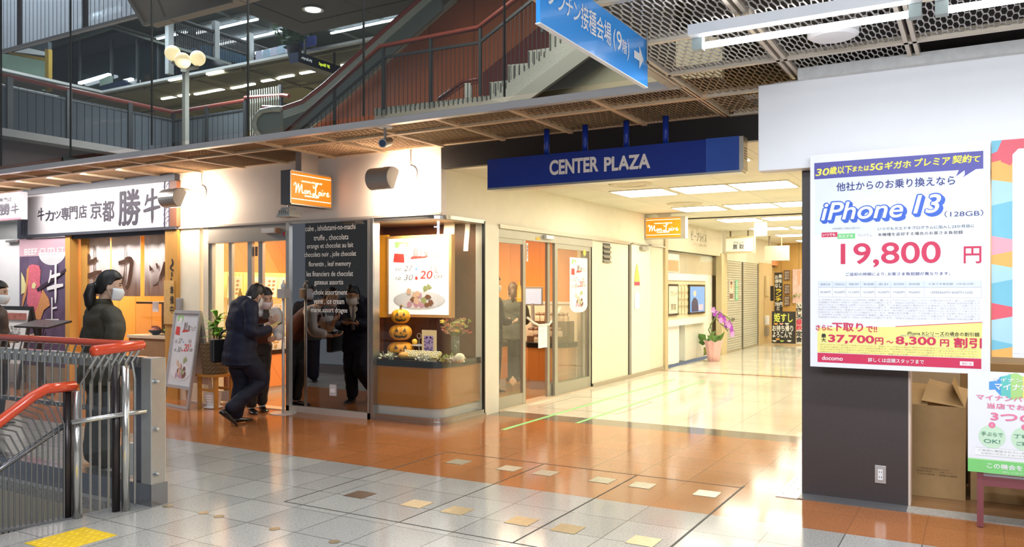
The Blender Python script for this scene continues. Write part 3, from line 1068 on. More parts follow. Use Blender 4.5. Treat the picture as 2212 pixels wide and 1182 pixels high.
# trays of sweets, stepped at the middle of the ledge
for i in range(5):
    x = -5.74 + i * .105
    b = thing('sweet_box', ['open box of pale sweets, first from the pumpkins on the showcase ledge', 'open box of pale sweets, second from the pumpkins on the ledge', 'open box of pale sweets in the middle of the ledge row', 'open box of pale sweets, second from the flower vase on the ledge', 'open box of pale sweets next to the flower vase on the ledge'][i], 'box', (x, 7.5, .69), 'open sweet boxes on the showcase ledge')
    MB().obox((x, 7.5, .745), X_ * .047, Vector((0, .045, .03)), Vector((0, -.01, .014))).build('tray', M('gold_tray', (.80, .66, .28), .4), b)
    mb = MB()
    for a in range(3):
        for e in range(3):
            mb.ball(Vector((x - .03 + a * .03, 7.47 + e * .027 - .008, .748 + e * .018)), .012, None, None, 8, 5)
    mb.build('sweets', M('pale_sweets', (.86, .80, .62), .5), b, smooth=True)
# vase of dried flowers
p = Vector((-5.28, 7.83, .69))
vs = thing('flower_vase', 'tall clear glass vase of dried red and yellow flowers in the showcase', 'vase', p)
MB().lathe([(.05, 0), (.05, .26), (.045, .26), (.045, .01), (0.001, .01)], p, 20).build('vase', glass('vase_glass', (.86, .90, .86), .7, (.7, .72, .6, .12)), vs, smooth=True)
mb = MB()
q = random.Random(11)
heads = {}
for i in range(46):
    a, r = q.random() * 6.283, .17 * math.sqrt(q.random())
    e = p + Vector((math.cos(a) * r * 1.1, math.sin(a) * r * .7, .36 + q.uniform(-.05, .13) - r * .3))
    mb.tube([p + Vector((q.uniform(-.02, .02), q.uniform(-.02, .02), .03)), p + Vector((0, 0, .25)), e], .0025, 5)
    heads.setdefault(i % 4, []).append(e)
mb.build('stems', M('flower_stem', (.25, .28, .10), .7), vs)
for k, nm, col in ((0, 'dried_red', (.60, .20, .12)), (1, 'dried_yellow', (.85, .55, .08)), (2, 'dried_rust', (.55, .27, .14)), (3, 'dried_green', (.42, .45, .14))):
    mb = MB()
    for j, e in enumerate(heads[k]):
        foliage(mb, e - Vector((0, 0, .01)), .028, 18, 40 + j, .8, .026)
        mb.ball(e, .015, .015, .012, 8, 5)
    mb.build('flowers', M(nm, col, .7, nscale=40, namt=.3), vs)
# hanging cream paper strips behind the glass of the showcase
for u0, u1, v1, nm in ((957, 980, 522, 'short cream paper strip hanging at the back of the showcase'), (1003, 1013, 528, 'narrow cream paper strip hanging near the corridor end of the showcase')):
    y = 7.95
    a, b = onY(u0, 600, y), onY(u1, 600, y)
    if b.x > XC - .04: a.x, b.x, y = XC - .30, XC - .22, 7.95
    mb = MB()
    mb.rings([[Vector((x, y + .02 * math.sin(z * 9), z)) + Vector((0, k * .003, 0)) for x, k in ((a.x, 0), (b.x, 0), (b.x, 1), (a.x, 1))] for z in [2.29 - .05 * i for i in range(9 if u0 < 980 else 8)]])
    tag(mb.build('paper_strip', M('cream_strip', (.78, .72, .60), .6)), nm, 'paper strip')


# ---- projecting light boxes "Mon Loire"
script = [
    [(.1, 2.0, .12), (.45, 2.55, .16), (.72, 2.1, .2), (.62, .6, .22)], [(.62, .6, .14), (1.05, 1.9, .14), (1.32, 2.35, .16), (1.45, .7, .22)], [(1.45, .7, .14), (1.95, 2.0, .14), (2.2, 2.3, .16), (2.2, 1.1, .22), (2.45, .7, .18), (2.75, .95, .12)],
    [(3.2, 1.35, .16), (2.9, 1.1, .18), (3.0, .72, .18), (3.35, .75, .18), (3.42, 1.15, .18), (3.2, 1.35, .16)], [(3.72, 1.35, .16), (3.75, .68, .2)], [(3.75, .8, .14), (4.05, 1.3, .16), (4.3, 1.2, .18), (4.35, .75, .2), (4.7, .8, .12)],
    [(5.15, 2.45, .14), (5.35, 2.0, .16), (5.9, 2.15, .16), (6.3, 2.75, .18), (6.1, 3.05, .16), (5.85, 2.6, .2), (5.85, 1.3, .22), (5.5, .6, .2), (5.1, .55, .18), (5.1, .85, .16), (5.7, .75, .18), (6.4, .45, .16), (6.7, .6, .1)],
    [(7.0, 1.35, .16), (6.72, 1.1, .18), (6.82, .72, .18), (7.15, .75, .18), (7.22, 1.15, .18), (7.0, 1.35, .16)], [(7.55, 1.3, .18), (7.55, .75, .2), (7.8, .7, .12)], [(7.6, 1.8, .2), (7.7, 1.65, .2)],
    [(8.05, 1.35, .18), (8.08, .7, .2)], [(8.1, 1.0, .14), (8.35, 1.3, .16), (8.6, 1.2, .14)], [(8.85, .98, .14), (9.3, 1.1, .16), (9.2, 1.4, .16), (8.9, 1.15, .18), (8.95, .75, .18), (9.35, .68, .16), (9.7, .95, .1)]]
sign_orange = M('lit_orange_acrylic', (.7, .22, .01), .35, em=.72, emcol=(1.0, .27, .012), nscale=2.5, namt=.2)
sign_lit_white = M('lit_white_acrylic', (.9, .9, .85), .35, em=2.2, emcol=(1, .93, .8))
box_grey = M('sign_box_grey', (.17, .165, .17), .4, .5)


def mon_loire(t, c, ux, w, h, n):
    c, ux, n = Vector(c), Vector(ux), Vector(n)
    f = c + n * .002
    mb = MB(); mb.obox(c, ux * w / 2, Z_ * h / 2, n * .002); mb.build('lit_face', sign_orange, t)
    mb = MB()
    f = c + n * .004
    for b in (.41, -.36):
        rect(mb, f + Z_ * h * b, ux, Z_, w * .98, h * .022)
    write(mb, 'CHOCOLATE HOUSE', f + Z_ * h * .23, ux, Z_, h * .05, w * .52, .02)
    write(mb, 'SWEETS DESSERT', f - Z_ * h * .23, ux, Z_, h * .05, w * .36, .03)
    s = w * .90 / 9.7
    mb.strokes(script, lambda a, b: f + ux * ((a - 4.9) * s) + Z_ * ((b - 1.62) * s * .98))
    mb.build('lettering', sign_lit_white, t)


a, b = onX(627, 600, -6.6), onX(717, 600, -6.6)
z0, z1 = onX(672, 446, -6.6).z, onX(672, 374, -6.6).z
s1 = thing('projecting_sign', 'orange lit shop sign hanging from the canopy over the chocolate shop entrance', 'sign', (-6.67, (a.y + b.y) / 2, z0))
MB().box(-6.745, -6.605, a.y, b.y, z0, z1).build('box', box_grey, s1)
MB().box(-6.605, -6.598, a.y, b.y, z0, z0 + .012).box(-6.605, -6.598, a.y, b.y, z1 - .012, z1).box(-6.605, -6.598, a.y, a.y + .012, z0, z1).box(-6.605, -6.598, b.y - .012, b.y, z0, z1).build('edge', alu, s1)
mon_loire(s1, (-6.601, (a.y + b.y) / 2, (z0 + z1) / 2), Y_, b.y - a.y - .03, z1 - z0 - .03, X_)
MB().box(-6.72, -6.63, a.y + .2, a.y + .47, z1, ZL).build('hanger', M('hanger_steel', (.45, .42, .40), .35, .6), s1)
q = onY(1434, 492, 13.46)
w = (onY(1475, 600, 13.46).x - onY(1393, 600, 13.46).x)
s2 = thing('projecting_sign', 'orange lit shop sign projecting over the corridor beside a cream door', 'sign', (q.x, 13.46, q.z - .2))
MB().box(q.x - w / 2, q.x + w / 2 + .04, 13.46, 13.60, q.z - .19, q.z + .19).build('box', alu, s2)
mon_loire(s2, (q.x - .01, 13.456, q.z), X_, w - .06, .34, -Y_)
MB().box(q.x - .12, q.x + .1, 13.5, 13.56, q.z + .19, ZC).build('hanger', alu, s2)
mb = MB(); disc(mb, (0, 0, 0), X_, Z_, .1)

# small floodlight under the first sign
p = onY(623, 462, 6.72)
fl = thing('floodlight', 'small grey floodlight hanging under the orange sign over the entrance', 'floodlight', p)
MB().tube([p + Vector((0, 0, .08)), p + Vector((0, 0, .16))], .012, 8).build('stem', alu, fl)
MB().box(p.x - .05, p.x + .06, p.y - .05, p.y + .05, p.z + .15, p.z + .175).build('mount', alu, fl)
MB().rings([[p + Vector((sx * .06, sy * .05 , .07)) for sx, sy in ((-1, -1), (1, -1), (1, 1), (-1, 1))], [p + Vector((sx * .11, sy * .09, -.04)) for sx, sy in ((-1, -1), (1, -1), (1, 1), (-1, 1))]]).build('head', M('flood_grey', (.55, .56, .53), .4), fl)
mb = MB()
for k in range(5):
    mb.box(p.x - .07 + k * .03, p.x - .06 + k * .03, p.y - .083, p.y - .075, p.z - .03, p.z + .04)
mb.build('fins', alu, fl)


# ---- wall-washer lamps on arms
def arm_lamp(uw, vw, uh, vh, y_out, label):
    w0 = onY(uw, vw, YF)
    hd = onY(uh, vh, y_out)
    t = thing('arm_lamp', label, 'lamp', (w0.x, YF, w0.z))
    MB().tube([w0 + Vector((0, -.02, 0)), w0], .09, 20).build('wall_plate', wall_white, t)
    MB().tube([w0 + Vector((0, -.02, 0)), w0 + Vector((-.03, -.08, 0)), hd + Vector((.06, .1, .13)), hd + Vector((.0, .02, .12)), hd + Vector((-.02, 0, .05))], .013, 8).build('arm', M('lamp_arm', (.62, .52, .42), .35, .4), t)
    L = .15
    prof = [(.12 * math.cos(a), .12 * math.sin(a)) for a in [math.radians(40 + 230 * i / 15) for i in range(16)]]
    hood = MB().prism([hd + Vector((-L, a, b)) for a, b in prof], (2 * L, 0, 0))
    hood.build('hood', M('lamp_hood', (.40, .40, .39), .35, .4), t)
    c = hd + Vector((0, .075, -.02))
    MB().obox(c, X_ * L * .8, Vector((0, .035, .095)), Vector((0, .006, -.002))).build('bulb', M('lamp_glow', (1, .85, .6), .4, em=14, emcol=(1, .78, .5)), t)
    MB().tube([w0 + Vector((0, -.01, .06)), Vector((w0.x, YF - .012, ZL))], .006, 6).build('conduit', alu, t)
    a = area('arm_lamp_light', hd + Vector((.02, .15, -.02)), (.26, .12), 38, (1, .78, .58))
    a.rotation_euler = Vector((.18, 1, -.25)).to_track_quat('-Z', 'Y').to_euler()
    return t


arm_lamp(888, 376, 827, 386, 6.90, 'grey half round lamp on a wall arm over the corner showcase')
arm_lamp(437, 416, 374, 428, 6.90, 'grey half round lamp on a wall arm beside the restaurant sign')

# ---- security camera
p = onZ(832, 273, ZL - .02)
sc_ = thing('security_camera', 'small silver bullet camera hanging under the lattice canopy', 'camera', p)
MB().tube([p, p + Vector((0, 0, -.015))], .07, 20).build('base', white, sc_)
MB().tube([p, p + Vector((0, 0, -.13))], .014, 8).build('stem', alu, sc_)
b0 = p + Vector((-.02, .08, -.13))
b1 = p + Vector((.05, -.10, -.18))
cb = MB().tube([b0, b1], .042, 14).build('body', alu, sc_, smooth=False)
MB().tube([b1, b1 + (b1 - b0).normalized() * .006], .032, 14).build('lens', M('camera_lens', (.04, .07, .14), .1), cb)

# ---- CENTER PLAZA sign
SY = 6.98
sx0, sx1 = onY(1053, 600, SY).x, onY(1597, 600, SY).x
c = onY(1290, 360, SY)
zb, zt_ = 2.505, 2.805
blue = M('plaza_blue', (.010, .035, .27), .28, coat=.3, namt=.1)
ps = thing('overhead_sign', 'long dark blue overhead sign reading CENTER PLAZA at the corridor entrance', 'sign', ((sx0 + sx1) / 2, SY, zb))
xs = onY(1525, 600, SY).x
MB().box(sx0, xs, SY, SY + .14, zb + .012, zt_).build('board', blue, ps)
MB().box(xs, sx1, SY - .004, SY + .144, zb + .012, zt_ + .004).build('end_panel', M('plaza_blue_highlight', (.035, .10, .46), .22, coat=.8), ps)  # right end of the sign, its reflected highlight put into a paler blue
MB().box(sx1, sx1 + .035, SY - .004, SY + .144, zb + .012, zt_).build('end_cap', alu, ps)
mb = MB()
for k in range(5):
    mb.box(sx1 + .035, sx1 + .037, SY + .03, SY + .11, zb + .11 + k * .022, zb + .12 + k * .022)
mb.build('vent_slots', black, ps)
MB().box(sx0, sx1 + .02, SY - .004, SY + .15, zb - .008, zb + .012).build('bottom_trim', alu, ps)
for u in (1181, 1264, 1353, 1438):
    x = onY(u, 600, SY + .07).x
    MB().tube([(x, SY + .07, zt_), (x, SY + .07, ZL)], .028, 12).build('hanging_pipe', M('plaza_blue_pipe', (.012, .045, .36), .3), ps, smooth=True)
mb = MB()
c = onY(1242, 358, SY - .005)
wY(mb, 'CENTER', 1186, 1292, 342, 375, SY - .006, .035)
wY(mb, 'PLAZA', 1304, 1404, 335.5, 367, SY - .006, .035)
mb.build('lettering', M('sign_white', (.85, .78, .74), .5), ps)

# ---- sanitiser stand in front of the mirror
p = onZ(612, 893)
hs = thing('sanitiser_stand', 'slim white hand sanitiser stand on a round foot before the dark mirror', 'sanitiser stand', p)
MB().lathe([(.16, 0), (.16, .008), (.02, .014), (0.001, .014)], p, 30).build('foot', M('stand_white', (.74, .72, .69), .3, .2), hs, smooth=False)
MB().tube([p, p + Vector((0, 0, 1.40))], .018, 12).build('pole', M('stand_white', (.74, .72, .69), .3, .2), hs, smooth=True)
MB().box(p.x - .055, p.x + .065, p.y - .05, p.y + .05, 1.385, 1.50).build('holder', M('holder_grey', (.62, .60, .58), .3, .3), hs, bevel=.006)
bt = thing('sanitiser_bottle', 'white pump bottle standing on the slim sanitiser stand', 'bottle', p + Vector((0, 0, 1.5)))
q = p + Vector((0, 0, 1.5))
MB().lathe([(.03, 0), (.03, .05), (.012, .07), (.012, .085), (0.001, .085)], q, 16).build('bottle', white, bt, smooth=True)
MB().tube([q + Vector((0, 0, .08)), q + Vector((0, 0, .10)), q + Vector((.03, -.01, .095))], .007, 8).build('pump', white, bt)

# ---- display shelves inside, on the shop's left wall
SX = -9.08
sh = thing('display_shelf', 'backlit wooden display shelves of gift boxes on the shop left wall', 'shelf', (-9.2, 8.5, 0))
MB().box(-9.33, -9.30, 7.75, 10.8, .62, 1.74).build('back_panel', M('backlit_yellow', (.85, .58, .16), .5, em=.55, emcol=(1, .72, .25)), sh)
mb = MB()
for k in range(7):
    mb.box(-9.30, -9.295, 7.85 + k * .07, 7.853 + k * .07, .9, 1.72)
mb.build('grid_lines', M('grid_ochre', (.40, .24, .05), .6), sh)
for z in (1.37, 1.10, .84):
    MB().box(-9.30, SX + (.0 if z > 1.2 else .12), 7.75, 10.8, z - .02, z).build('board', M('shelf_board', (.62, .38, .12), .4), sh)
MB().box(-9.33, -8.80, 7.75, 10.8, .10, .56).build('counter_base', orange_wood_x, sh)
MB().box(-9.33, -8.79, 7.74, 10.8, .56, .62).build('counter_top', M('black_ledge', (.012, .013, .013), .12), sh)
MB().box(-9.33, -8.84, 7.77, 10.8, 0, .10).build('plinth', M('pale_plinth', (.66, .64, .60), .3), sh)
gift_cols = [M('gift_white', (.85, .82, .76), .5), M('gift_cream', (.84, .74, .52), .5), M('gift_brown', (.28, .13, .06), .5), M('gift_gold', (.78, .56, .18), .4), M('gift_pink', (.80, .60, .56), .5)]
q = random.Random(4)


def gift_box(x, y, z, w, h, dpt, m, label, group, dots):
    t = thing('gift_box', label, 'gift box', (x, y, z), group)
    MB().obox((x, y, z + h / 2), Y_ * w / 2, Vector((.15, 0, 1)).normalized() * h / 2, Vector((1, 0, -.15)).normalized() * dpt / 2).build('box', m, t)
    mb = MB()
    ux, uz = Y_, Vector((.15, 0, 1)).normalized()
    n = Vector((1, 0, -.15)).normalized()
    c = Vector((x, y, z + h / 2)) + n * (dpt / 2 + .002)
    if dots:
        for a in range(2):
            for b in range(4):
                disc(mb, c + ux * (a - .5) * w * .36 + uz * (b - 1.5) * h * .2, ux, uz, w * .12, h * .06, 10)
    else:
        rect(mb, c + uz * h * .18, ux, uz, w * .5, h * .18)
        disc(mb, c - uz * h * .2, ux, uz, w * .15, w * .15, 12)
    mb.build('print', M('gift_print', (.42, .26, .14), .6) if dots else M('gift_print_gold', (.62, .42, .16), .5), t)


for k, (y, m) in enumerate([(8.02, 1), (8.42, 0), (8.70, 0), (8.98, 0), (9.25, 1), (9.6, 0), (9.95, 0), (10.3, 1)]):
    gift_box(-9.20, y, 1.375, .24, .30, .03, gift_cols[m], 'pale flat gift box on the topmost backlit shelf, %s from the entrance door' % NTH[k], 'gift boxes on the top shelf', k % 2 == 0)
for row, (z, x, h) in enumerate([(1.105, -9.14, .17), (.845, -9.05, .20), (.62, -8.93, .16)]):
    for k in range(10):
        gift_box(x, 7.95 + k * .28, z, .22, h, .025 if row < 2 else .09, gift_cols[q.choice((0, 0, 1, 0, 3, 4))], ['small gift box on the second shelf down, %s from the entrance door', 'gift box on the lowest shelf board, %s from the entrance door', 'low gift box lying on the black shop counter, %s from the entrance door'][row] % NTH[k], ['gift boxes on the second shelf', 'gift boxes on the lowest shelf', 'gift boxes on the counter'][row], (k + row) % 3 == 0)
# brown bottle shaped hanging tag on the fixed pane
for uu, X0, Y0, nm in ((519, None, YF + .03, 'amber bottle shaped sticker on the entrance door pane'), (1122, XC + .0, None, 'amber bottle shaped sticker on the corridor door pane')):
    pass
p = onY(519, 640, YF + .032)
bt = thing('bottle_sticker', 'amber bottle shaped sticker on the glass beside the entrance', 'sticker', p)
w, h = .085, .20
poly = [(-.5, -.5), (.5, -.5), (.5, .05), (.32, .28), (.18, .34), (.18, .5), (-.18, .5), (-.18, .34), (-.32, .28), (-.5, .05)]
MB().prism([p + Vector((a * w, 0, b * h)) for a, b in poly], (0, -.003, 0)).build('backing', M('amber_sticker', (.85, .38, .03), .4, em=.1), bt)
mb = MB()
for k in range(6):
    rect(mb, p + Vector((0, -.005, h * (.22 - k * .1))), X_, Z_, w * (.45 + .25 * (k > 1)), h * .035)
mb.build('print', M('sticker_print', (.85, .70, .45), .5), bt)

# ================================================================== CORRIDOR SIDE
# ---- sliding glass door of the chocolate shop
y0, y1, y2, y3 = cy(1076), cy(1137), cy(1200), cy(1280)
zd = 2.13
frame_m = M('grey_door_frame', (.42, .40, .33), .32, .5)
d = thing('sliding_door', 'grey framed sliding glass door half open along the corridor', 'door', (XC, (y0 + y3) / 2, 0))
MB().box(XC - .1, XC, y0, y3, zd, 2.25).build('header', frame_m, d)
MB().box(XC - .1, XC - .01, y3 - .04, y3, 0, zd).build('jamb', frame_m, d)
MB().box(XC - .16, XC + .02, y0, y3, 0, .02).build('threshold', M('threshold_marble', (.62, .50, .36), .2), d)
f1 = MB().box(XC - .048, XC - .012, y0 + .04, y1 - .07, .02, .16).box(XC - .05, XC - .01, y1 - .07, y1, .02, zd).box(XC - .048, XC - .012, y0 + .04, y1 - .07, zd - .06, zd).box(XC - .05, XC - .01, y0, y0 + .04, .02, zd)
f1 = f1.build('fixed_leaf', frame_m, d)
MB().box(XC - .035, XC - .027, y0 + .04, y1 - .07, .16, zd - .06).build('pane', clear_glass, f1)
f2 = MB().box(XC - .048, XC - .012, y2 + .09, y3 - .09, .02, .18).box(XC - .05, XC - .01, y2, y2 + .09, .02, zd).box(XC - .05, XC - .01, y3 - .09, y3, .02, zd).box(XC - .048, XC - .012, y2 + .09, y3 - .09, zd - .07, zd)
f2 = f2.build('fixed_leaf', frame_m, d)
MB().box(XC - .035, XC - .027, y2 + .09, y3 - .09, .18, zd - .07).build('pane', clear_glass, f2)
f3 = MB().box(XC - .095, XC - .055, y2 - .13, y2 - .06, .02, zd).box(XC - .095, XC - .055, y3 - .22, y3 - .15, .02, zd).box(XC - .093, XC - .057, y2 - .06, y3 - .22, .02, .18)
f3 = f3.build('sliding_leaf', frame_m, d)
MB().box(XC - .08, XC - .073, y2 - .06, y3 - .22, .18, zd).build('pane', clear_glass, f3)
a = onX(1264, 546, XC)
mb = MB(); disc(mb, (XC - .008, a.y, a.z), Y_, Z_, .045); mb.build('round_sticker', yellow_ink, d)
a = onX(1162, 516, XC)
MB().box(XC, XC + .004, a.y - .06, a.y + .06, a.z - .018, a.z + .018).build('warning_sticker', M('amber_warning', (.85, .48, .05), .5), d)
a = onX(1140, 545, XC)
s = MB().box(XC - .009, XC - .006, a.y - .02, a.y + .02, a.z - .12, a.z + .12).build('sticker', white, d)
mb = MB(); column_text(mb, '自動ドア', (XC - .004, a.y, a.z), Y_, Z_, .2, .03); mb.build('lettering', ink, s)
a = onX(1182, 513, XC)
sen = tag(MB().box(XC, XC + .05, a.y - .11, a.y + .11, a.z - .025, a.z + .025).build('door_sensor', white, bevel=.005), 'white door sensor over the corridor sliding door', 'sensor')
# hanging fair poster behind the right-hand pane
a, b = onX(1231, 600, XC - .02), onX(1269, 600, XC - .02)
c = onX(1250, 616, XC - .02)
hp = thing('hanging_poster', 'white round bottomed fair poster hanging behind the corridor door pane', 'poster', (XC - .02, c.y, c.z - .42))
h2 = .40
w2 = (b.y - a.y) / 2
poly = [(-1, 1), (1, 1), (1, -.78), (.8, -.93), (.4, -1), (-.4, -1), (-.8, -.93), (-1, -.78)]
MB().prism([Vector((XC - .022, c.y + p * w2, c.z + q * h2)) for p, q in poly], (.004, 0, 0)).build('sheet', M('poster_sheet', (.86, .86, .84), .5), hp)
fair_print(hp, (XC - .017, c.y, c.z), Y_, Z_, w2 * 1.9, h2 * 1.9)

# plastic chain and notice hung across the opening
ch = thing('notice_chain', 'white plastic chain with a white notice sheet hung across the open door', 'notice', (XC - .06, (y1 + y2) / 2, .9))
pa, pm1, pm2, pb = onX(1139, 686, XC - .06), onX(1164, 703, XC - .06), onX(1186, 701, XC - .06), onX(1211, 664, XC - .06)
MB().tube([pa, (pa + pm1) / 2 - Vector((0, 0, .015)), pm1, (pm1 + pm2) / 2, pm2, (pb + pm2) / 2 - Vector((0, 0, .02)), pb], .016, 6).build('chain', M('chain_white', (.86, .84, .76), .5, bump=.6), ch)
pc = (pm1 + pm2) / 2
MB().box(XC - .066, XC - .06, pc.y - .16, pc.y + .16, pc.z - .31, pc.z + .0).build('sheet', paper, ch)
mb = MB(); write(mb, 'お知らせ', (XC - .057, pc.y, pc.z - .08), Y_, Z_, .035)
for k in range(4): write(mb, '出入口ではありません', (XC - .057, pc.y, pc.z - .14 - k * .035), Y_, Z_, .016)
mb.build('lettering', pale_grey_ink, ch)


# ---- sweets counters inside
def counter(x, y, r, label, n=8, sx=1.0):
    t = thing('display_counter', label, 'counter', (x, y, 0))
    f = lambda rr, z: [(x + rr * sx * math.cos(2 * math.pi * (k + .5) / n), y + rr * math.sin(2 * math.pi * (k + .5) / n), z) for k in range(n)]
    MB().rings([[Vector(p) for p in f(r * .93, 0)], [Vector(p) for p in f(r * .93, .13)]]).build('plinth', M('pale_plinth', (.66, .64, .60), .3), t)
    MB().rings([[Vector(p) for p in f(r, .13)], [Vector(p) for p in f(r, .62)]]).build('body', orange_wood, t)
    MB().rings([[Vector(p) for p in f(r * 1.03, .62)], [Vector(p) for p in f(r * 1.03, .69)]]).build('top', black, t)
    return t


counter(-5.72, 11.05, .42, 'octagonal orange wood sweets counter with black top inside the corridor door')
counter(-6.62, 10.55, .52, 'orange wood service counter with black top behind the fixed pane', 8, .7)
rk = thing('sweets_rack', 'two step brown rack standing on the octagonal sweets counter', 'rack', (-5.72, 11.1, .69))
MB().box(-6.0, -5.44, 10.85, 11.1, .69, .78).build('step', M('rack_brown', (.16, .08, .04), .5), rk)
MB().box(-6.0, -5.44, 11.1, 11.35, .69, 1.0).build('step', M('rack_brown', (.16, .08, .04), .5), rk)
bag_m = M('sweet_bag', (.84, .70, .52), .4, nscale=30, namt=.15)
rib_m = M('ribbon_brown', (.20, .06, .03), .5)
first = None
for row, (yy, zz) in enumerate([(10.80, .69), (10.93, .78), (11.16, 1.0)]):
    for k in range(7):
        x = -5.97 + k * .082
        if row == 0 and k not in (2, 3, 4): continue
        lab = ['ribboned sweet bag on the front edge of the octagonal counter, %s from the left', 'ribboned sweet bag on the lower step of the brown rack, %s from the left', 'ribboned sweet bag on the upper step of the brown rack, %s from the left'][row] % NTH[k - 2 * (row == 0)]
        grp = ['sweet bags on the counter edge', 'sweet bags on the lower step', 'sweet bags on the upper step'][row]
        if first is None:
            first = thing('sweet_bag', lab, 'sweet bag', (x, yy, zz), grp)
            MB().rings([[Vector((x + a * sx, yy + b * sx * .6, zz + z)) for a, b in ((-1, -1), (1, -1), (1, 1), (-1, 1))] for sx, z in ((.034, 0), (.036, .05), (.026, .085), (.012, .10), (.028, .135))]).build('bag', bag_m, first)
            mb = MB()
            for sg in (-1, 1):
                mb.add([Vector((x, yy - .02, zz + .098)), Vector((x + sg * .04, yy - .022, zz + .12)), Vector((x + sg * .04, yy - .022, zz + .085))], [(0, 1, 2)])
            mb.box(x - .014, x + .014, yy - .02, yy + .01, zz + .092, zz + .104).build('ribbon', rib_m, first)
        else:
            dup(first, (x, yy, zz), q.uniform(-.2, .2), lab, grp)
# shelf wall behind, till screen
bk = thing('back_cabinet', 'white topped low cabinet along the orange back wall of the shop', 'cabinet', (-6.6, 12.2, 0))
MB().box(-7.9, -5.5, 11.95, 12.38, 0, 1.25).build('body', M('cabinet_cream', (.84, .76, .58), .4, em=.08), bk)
MB().box(-7.92, -5.48, 11.93, 12.38, 1.25, 1.28).build('top', white, bk)
pc = at(1150, 640, 12.9)
tl = thing('till_screen', 'tilted till screen with grey frame on the counter behind the door', 'screen', (pc.x, pc.y, pc.z - .2))
uu = Vector((.9, .35, 0)).normalized(); vv = Vector((.1, -.2, 1)).normalized(); nn = uu.cross(vv)
MB().obox(pc, uu * .17, vv * .15, nn * .012).build('frame', M('till_grey', (.38, .36, .33), .4), tl)
MB().obox(pc + nn * .013, uu * .145, vv * .125, nn * .002).build('display', M('till_display', (.60, .68, .85), .3, em=.5), tl)
MB().tube([pc - vv * .12, Vector((pc.x, pc.y + .05, .69))], .03, 10).build('stand', M('till_grey', (.38, .36, .33), .4), tl)
q2 = onX(1119, 566, XC - .03)
p = onX(1121, 660 - 30, XC - .028)
bt2 = thing('bottle_sticker', 'amber bottle shaped sticker on the corridor door pane', 'sticker', p)
MB().prism([p + Vector((0, a * .10, b * .26)) for a, b in poly_b] if 'poly_b' in globals() else [p + Vector((0, a * .12, b * .26)) for a, b in [(-.5, -.5), (.5, -.5), (.5, .05), (.32, .28), (.18, .34), (.18, .5), (-.18, .5), (-.18, .34), (-.32, .28), (-.5, .05)]], (.003, 0, 0)).build('backing', M('amber_sticker', (.85, .38, .03), .4, em=.1), bt2)
mb = MB()
for k in range(6):
    rect(mb, p + Vector((.005, 0, .26 * (.22 - k * .1))), Y_, Z_, .12 * (.4 + .25 * (k > 1)), .26 * .035)
mb.build('print', M('sticker_print', (.85, .70, .45), .5), bt2)

# ---- louvre, plain door with closer, notices
a, b = onX(1303, 525, XC), onX(1319, 568, XC)
lv = thing('louvre_vent', 'black slatted vent high in the cream panel beside the door', 'vent', (XC, (a.y + b.y) / 2, b.z))
MB().box(XC - .012, XC - .006, a.y, b.y, b.z, a.z).build('backing', black, lv)
for k in range(4):
    z = b.z + (k + .35) * (a.z - b.z) / 4
    MB().obox((XC + .002, (a.y + b.y) / 2, z), Y_ * (b.y - a.y) / 2, Vector((.02, 0, -.025)), Vector((.003, 0, .003))).build('slat', M('louvre_grey', (.38, .36, .30), .4, .3), lv)
dy0, dy1 = cy(1365), cy(1406)
dr = thing('service_door', 'plain cream service door with a closer along the corridor', 'door', (XC, (dy0 + dy1) / 2, 0))
MB().box(XC - .08, XC - .005, dy0, dy1, .03, 2.26).build('leaf', cream_pale, dr)
a = onX(1388, 537, XC)
MB().box(XC - .005, XC + .06, a.y - .15, a.y + .15, a.z - .03, a.z + .03).build('closer_body', M('closer_grey', (.36, .34, .28), .4, .5), dr)
MB().bar((XC + .03, a.y - .1, a.z + .02), (XC + .12, a.y + .2, a.z + .06), .03, .012).bar((XC + .12, a.y + .2, a.z + .06), (XC + .0, a.y + .32, a.z + .08), .03, .012).build('closer_arm', M('closer_grey', (.36, .34, .28), .4, .5), dr)
a = onX(1376, 604, XC)
nt_ = tag(MB().prism([Vector((XC, a.y + y, a.z + z)) for y, z in ((-.13, -.1), (.13, -.1), (.10, .06), (.02, .26), (-.02, .26), (-.10, .06))], (.003, 0, 0)).build('warning_sticker', M('fire_yellow', (.85, .55, .12), .5)), 'yellow and red fire notice stuck on the cream service door', 'sticker')
MB().box(XC + .003, XC + .006, a.y - .12, a.y + .12, a.z - .1, a.z - .04).build('red_band', red_ink, nt_)
t = MB().box(XC, XC + .003, a.y - .11, a.y + .11, a.z - .5, a.z - .22).build('notice', paper)
tag(t, 'small white notice below the fire sticker on the cream door', 'notice')

# ---- the white shop with display wall (header lettering, counter window, frames, screen)
by0, by1 = cy(1440), cy(1555)
XW = XC - .03
hl = MB(); wX(hl, 'ビープライス', 1494, 1527, 502, 522, XC + .006, .01)
hl2 = MB(); wX(hl2, 'ブランド 買取・販売', 1497, 1527, 526, 533, XC + .006)
hb = thing('shop_lettering', 'grey metal shop name letters on the beige corridor header', 'lettering', (XC, cy(1510), 2.4))
hl.build('lettering', M('letter_grey', (.30, .26, .18), .4, .3), hb); hl2.build('lettering', M('letter_pale', (.55, .47, .32), .4), hb)
struct('wall_left_shopfront', MB().box(XC - .25, XC - .2, by0 - .1, by1 + .1, 0, 2.24), M('white_shop_wall', (.80, .79, .70), .35))
zt1, zb1 = onX(1500, 596, XW).z, onX(1500, 607, XW).z
zm1, zm2 = onX(1500, 686, XW).z, onX(1500, 699, XW).z
yl, yr = by0 + .02, cy(1526)
dw = thing('display_counter_wall', 'white shop display front with beige panel between two white ledges', 'display front', (XC - .15, (yl + yr) / 2, 0))
MB().box(XC - .2, XC + .01, yl, yr, zb1, zt1 + .03).build('upper_ledge', white_gloss, dw)
